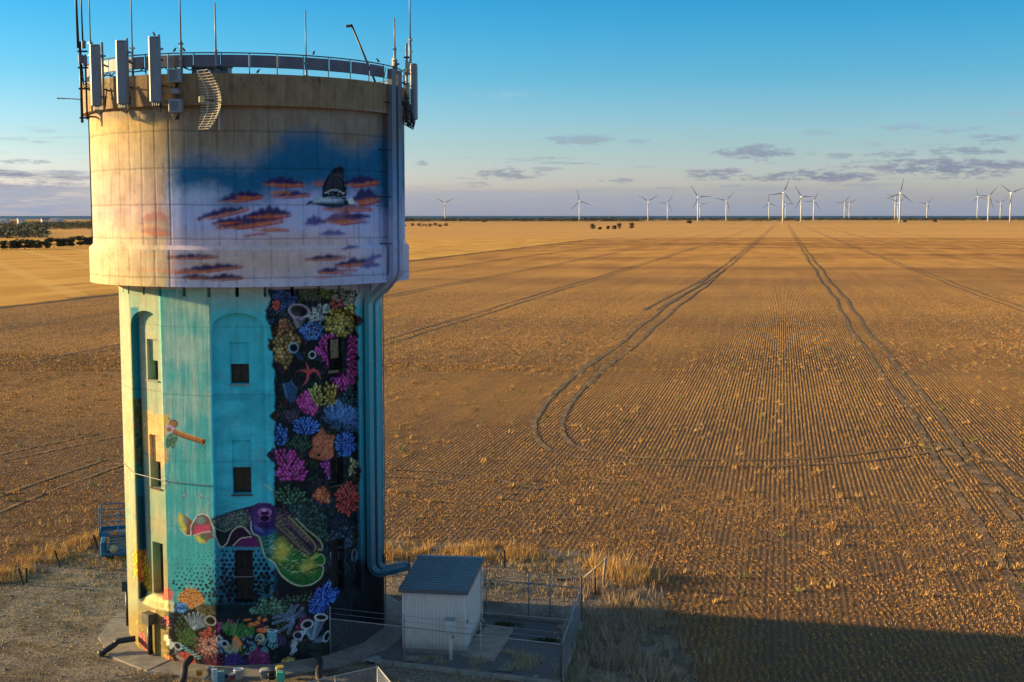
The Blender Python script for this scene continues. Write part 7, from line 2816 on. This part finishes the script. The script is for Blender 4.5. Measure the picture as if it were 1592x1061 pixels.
def tree(px, py, hgt, wid, label, seed, n=420, col=(.045, .058, .022), leaf=.55, name='tree', group=None, Y=None, trunk=True):
    g0 = ground_at(px, py)
    # the land falls away slightly, so push the point out along the sight line
    if Y is None:
        Y = g0.y
        for _ in range(6):
            Y = g0.y * (HC - float(gz(g0.x * Y / g0.y, Y))) / HC
    x = xat(px, py, Y)
    zb = float(gz(x, Y))
    e = empty(name, (x, Y, zb))
    tag(e, label, 'tree' if name == 'tree' else 'bush', group)
    r_ = np.random.default_rng(seed)
    nl_ = 6 + int(wid)
    cs, rs = [], []
    for i in range(nl_):
        cx_ = r_.uniform(-.5, .5) * wid * .72
        cz = hgt * (.45 + .33 * (1 - (2 * cx_ / wid) ** 2) * r_.uniform(.6, 1.1))
        cs.append((cx_, r_.uniform(-.3, .3) * wid * .6, cz))
        q = hgt * r_.uniform(.20, .32)
        rs.append((q * 1.15, q * 1.1, q * .85))
    if trunk:
        m_ = MB()
        m_.tube([(0, 0, -.2), (.1, 0, hgt * .25), (.0, .1, hgt * .5)], [hgt * .035, hgt * .028, hgt * .018], 7)
        for i in range(0, nl_, 2):
            m_.tube([(.05, 0, hgt * .28), (cs[i][0] * .6, cs[i][1] * .6, hgt * .42), cs[i]], [hgt * .018, hgt * .012, hgt * .006], 5)
        m_.build('trunk', M_bark, e)
    else:
        MB().tube([(0, 0, -.1), (0, 0, hgt * .4)], hgt * .03, 5).build('trunk', M_bark, e)
    cs = [(c_[0], c_[1], c_[2]) for c_ in cs] + [(c_[0] * 1.1, c_[1], hgt * .28) for c_ in cs[::2]]
    rs = rs + [(q[0], q[1], q[2] * .8) for q in rs[::2]]
    V, F, C = leaf_cloud(cs, rs, n, leaf, col, seed)
    link('crown', mesh_from('crown', V, F, mleaf, colors=np.clip(C, 0, 1)), e)


BELT = [(-30, 389, 4.6, 17), (10, 388, 4.4, 16), (38, 388, 5.2, 16), (60, 387, 4.2, 13), (84, 385, 5.2, 13), (104, 384, 4.6, 13), (124, 383, 5.8, 15), (142, 382, 4.8, 12), (165, 381, 4.4, 10)]
for i, (px, py, h, w_) in enumerate(BELT):
    tree(px, py, h, w_, 'dark rounded tree in the near tree belt, ' + (ORDN[i] + ' from the left' if i else 'leftmost of the belt'), 40 + i, n=2600, leaf=.36, group='near tree belt left of the tower', col=(.034, .042, .016))
PADT = [(921, 357, 8.5, 5.5, 'round dark tree at the left end of the paddock clump'), (946, 357, 5.0, 4, 'low bush in the middle of the paddock clump'), (955, 357, 6.0, 5, 'dark bush right of the middle of the paddock clump'),
        (963, 356, 8.0, 6, 'taller dark tree near the right end of the paddock clump'), (982, 356, 9.5, 5, 'sparse tree standing apart at the right of the paddock clump'), (933, 357, 3.0, 5, 'lowest scrub bush in the paddock clump')]
for i, (px, py, h, w_, lab) in enumerate(PADT):
    tree(px, py, h, w_, lab, 60 + i, n=260, leaf=.8, group='trees in the far paddock', col=(.038, .036, .018))
for i, (px, py, lab) in enumerate([(1407, 346, 'tiny dark bush far out in the right paddock'), (1453, 346, 'tiny dark bush right of the turbine trio'), (1565, 342, 'tiny dark bush at the foot of the rightmost turbine'), (1072, 348, 'tiny dark bush alone in the far paddock'), (752, 346, 'tiny dark bush below the far treeline')]):
    tree(px, py, 7.0, 14, lab, 80 + i, n=120, leaf=1.6, name='bush', col=(.035, .034, .018), trunk=False)
for i, px in enumerate((628, 641, 652, 660, 668, 676, 684, 694)):
    tree(px, 353 - (i % 2), 4.5 + (i % 3), 9, 'small dark bush in the far fence line, ' + (ORDN[i] + ' right of the tower' if i else 'nearest the tower'), 90 + i, n=110, leaf=.9, name='bush', col=(.034, .032, .018), trunk=False, group='bushes of the far fence line')


def wood(name, label, boxes, seed, n_tree, hlo, hhi, col):
    """far wood that reads as one mass"""
    r_ = np.random.default_rng(seed)
    Vs, Fs, Cs, n0 = [], [], [], 0
    for i in range(n_tree):
        (x0, x1, y0, y1) = boxes[r_.integers(0, len(boxes))]
        px = r_.uniform(x0, x1)
        Y = r_.uniform(y0, y1)
        x = (px - CX) / FPX * Y
        zb = float(gz(x, Y))
        h = r_.uniform(hlo, hhi)
        w_ = h * r_.uniform(.8, 1.6)
        V, F, C = leaf_cloud([(x, Y, zb + h * .45), (x + w_ * .4, Y, zb + h * .32), (x - w_ * .4, Y, zb + h * .35)], [(w_ * .5, w_ * .5, h * .5)] * 3, 80, h * .11, np.array(col) * r_.uniform(.6, 1.4), int(seed * 1000 + i))
        Vs.append(V)
        Fs.append(F + n0)
        Cs.append(C)
        n0 += len(V)
    o = link(name, mesh_from(name, np.concatenate(Vs), np.concatenate(Fs), mleaf, colors=np.clip(np.concatenate(Cs), 0, 1)))
    tag(o, label, kind='stuff')


wood('far_wood', 'dark wood around the distant town left of the tower', [(-250, 72, 1000, 1500), (-250, 145, 1700, 2600), (60, 300, 1900, 2800), (-250, 500, 2700, 3800)], 5, 1800, 4.5, 9, (.050, .056, .028))
wood('far_treeline', 'thin dark treeline along the coast below the turbines', [(560, 1250, 4300, 5900), (600, 1000, 4200, 5000), (1250, 1900, 5000, 6000), (900, 1600, 5200, 6000)], 6, 1500, 7, 15, (.035, .040, .028))

# houses of the town
M_hw = simple('white_house_wall', (.62, .60, .56), .7, var=.1, scale=.3)
M_hr = simple('pale_iron_roof', (.50, .50, .50), .5, var=.15, scale=.3)
M_hr2 = simple('red_iron_roof', (.28, .12, .08), .6, var=.15, scale=.3)
for i, (px, Y, w_, lab) in enumerate([(6, 2500, 17, 'white house with pale roof at the far left edge'), (14, 2650, 13, 'small white house second from the left edge of the town'), (73, 2900, 15, 'white house with red roof in the middle of the town'),
                                      (90, 3000, 20, 'long white house right of the red roofed one'), (98, 2950, 12, 'small white house nearest the tower'), (36, 2800, 14, 'white house between the trees left of the red roof')]):
    x = (px - CX) / FPX * Y
    e = empty('house', (x, Y, float(gz(x, Y)) + 5.5), .3 * (i % 3))
    tag(e, lab, 'house', 'houses of the distant town')
    MB().box((0, 0, .2), (w_, 9, 9.6)).build('wall', M_hw, e)
    MB().add([(-w_ * .54, -5, 4.9), (w_ * .54, -5, 4.9), (w_ * .54, 5, 4.9), (-w_ * .54, 5, 4.9), (-w_ * .5, 0, 7.6), (w_ * .5, 0, 7.6)], [(0, 1, 5, 4), (2, 3, 4, 5), (0, 4, 3), (1, 2, 5), (0, 3, 2, 1)]).build('roof', M_hr2 if i == 2 else M_hr, e)
    for k in (-.25, .25):
        MB().box((k * w_, -4.52, 2.6), (1.8, .1, 1.5)).build('window', M_glass, e)
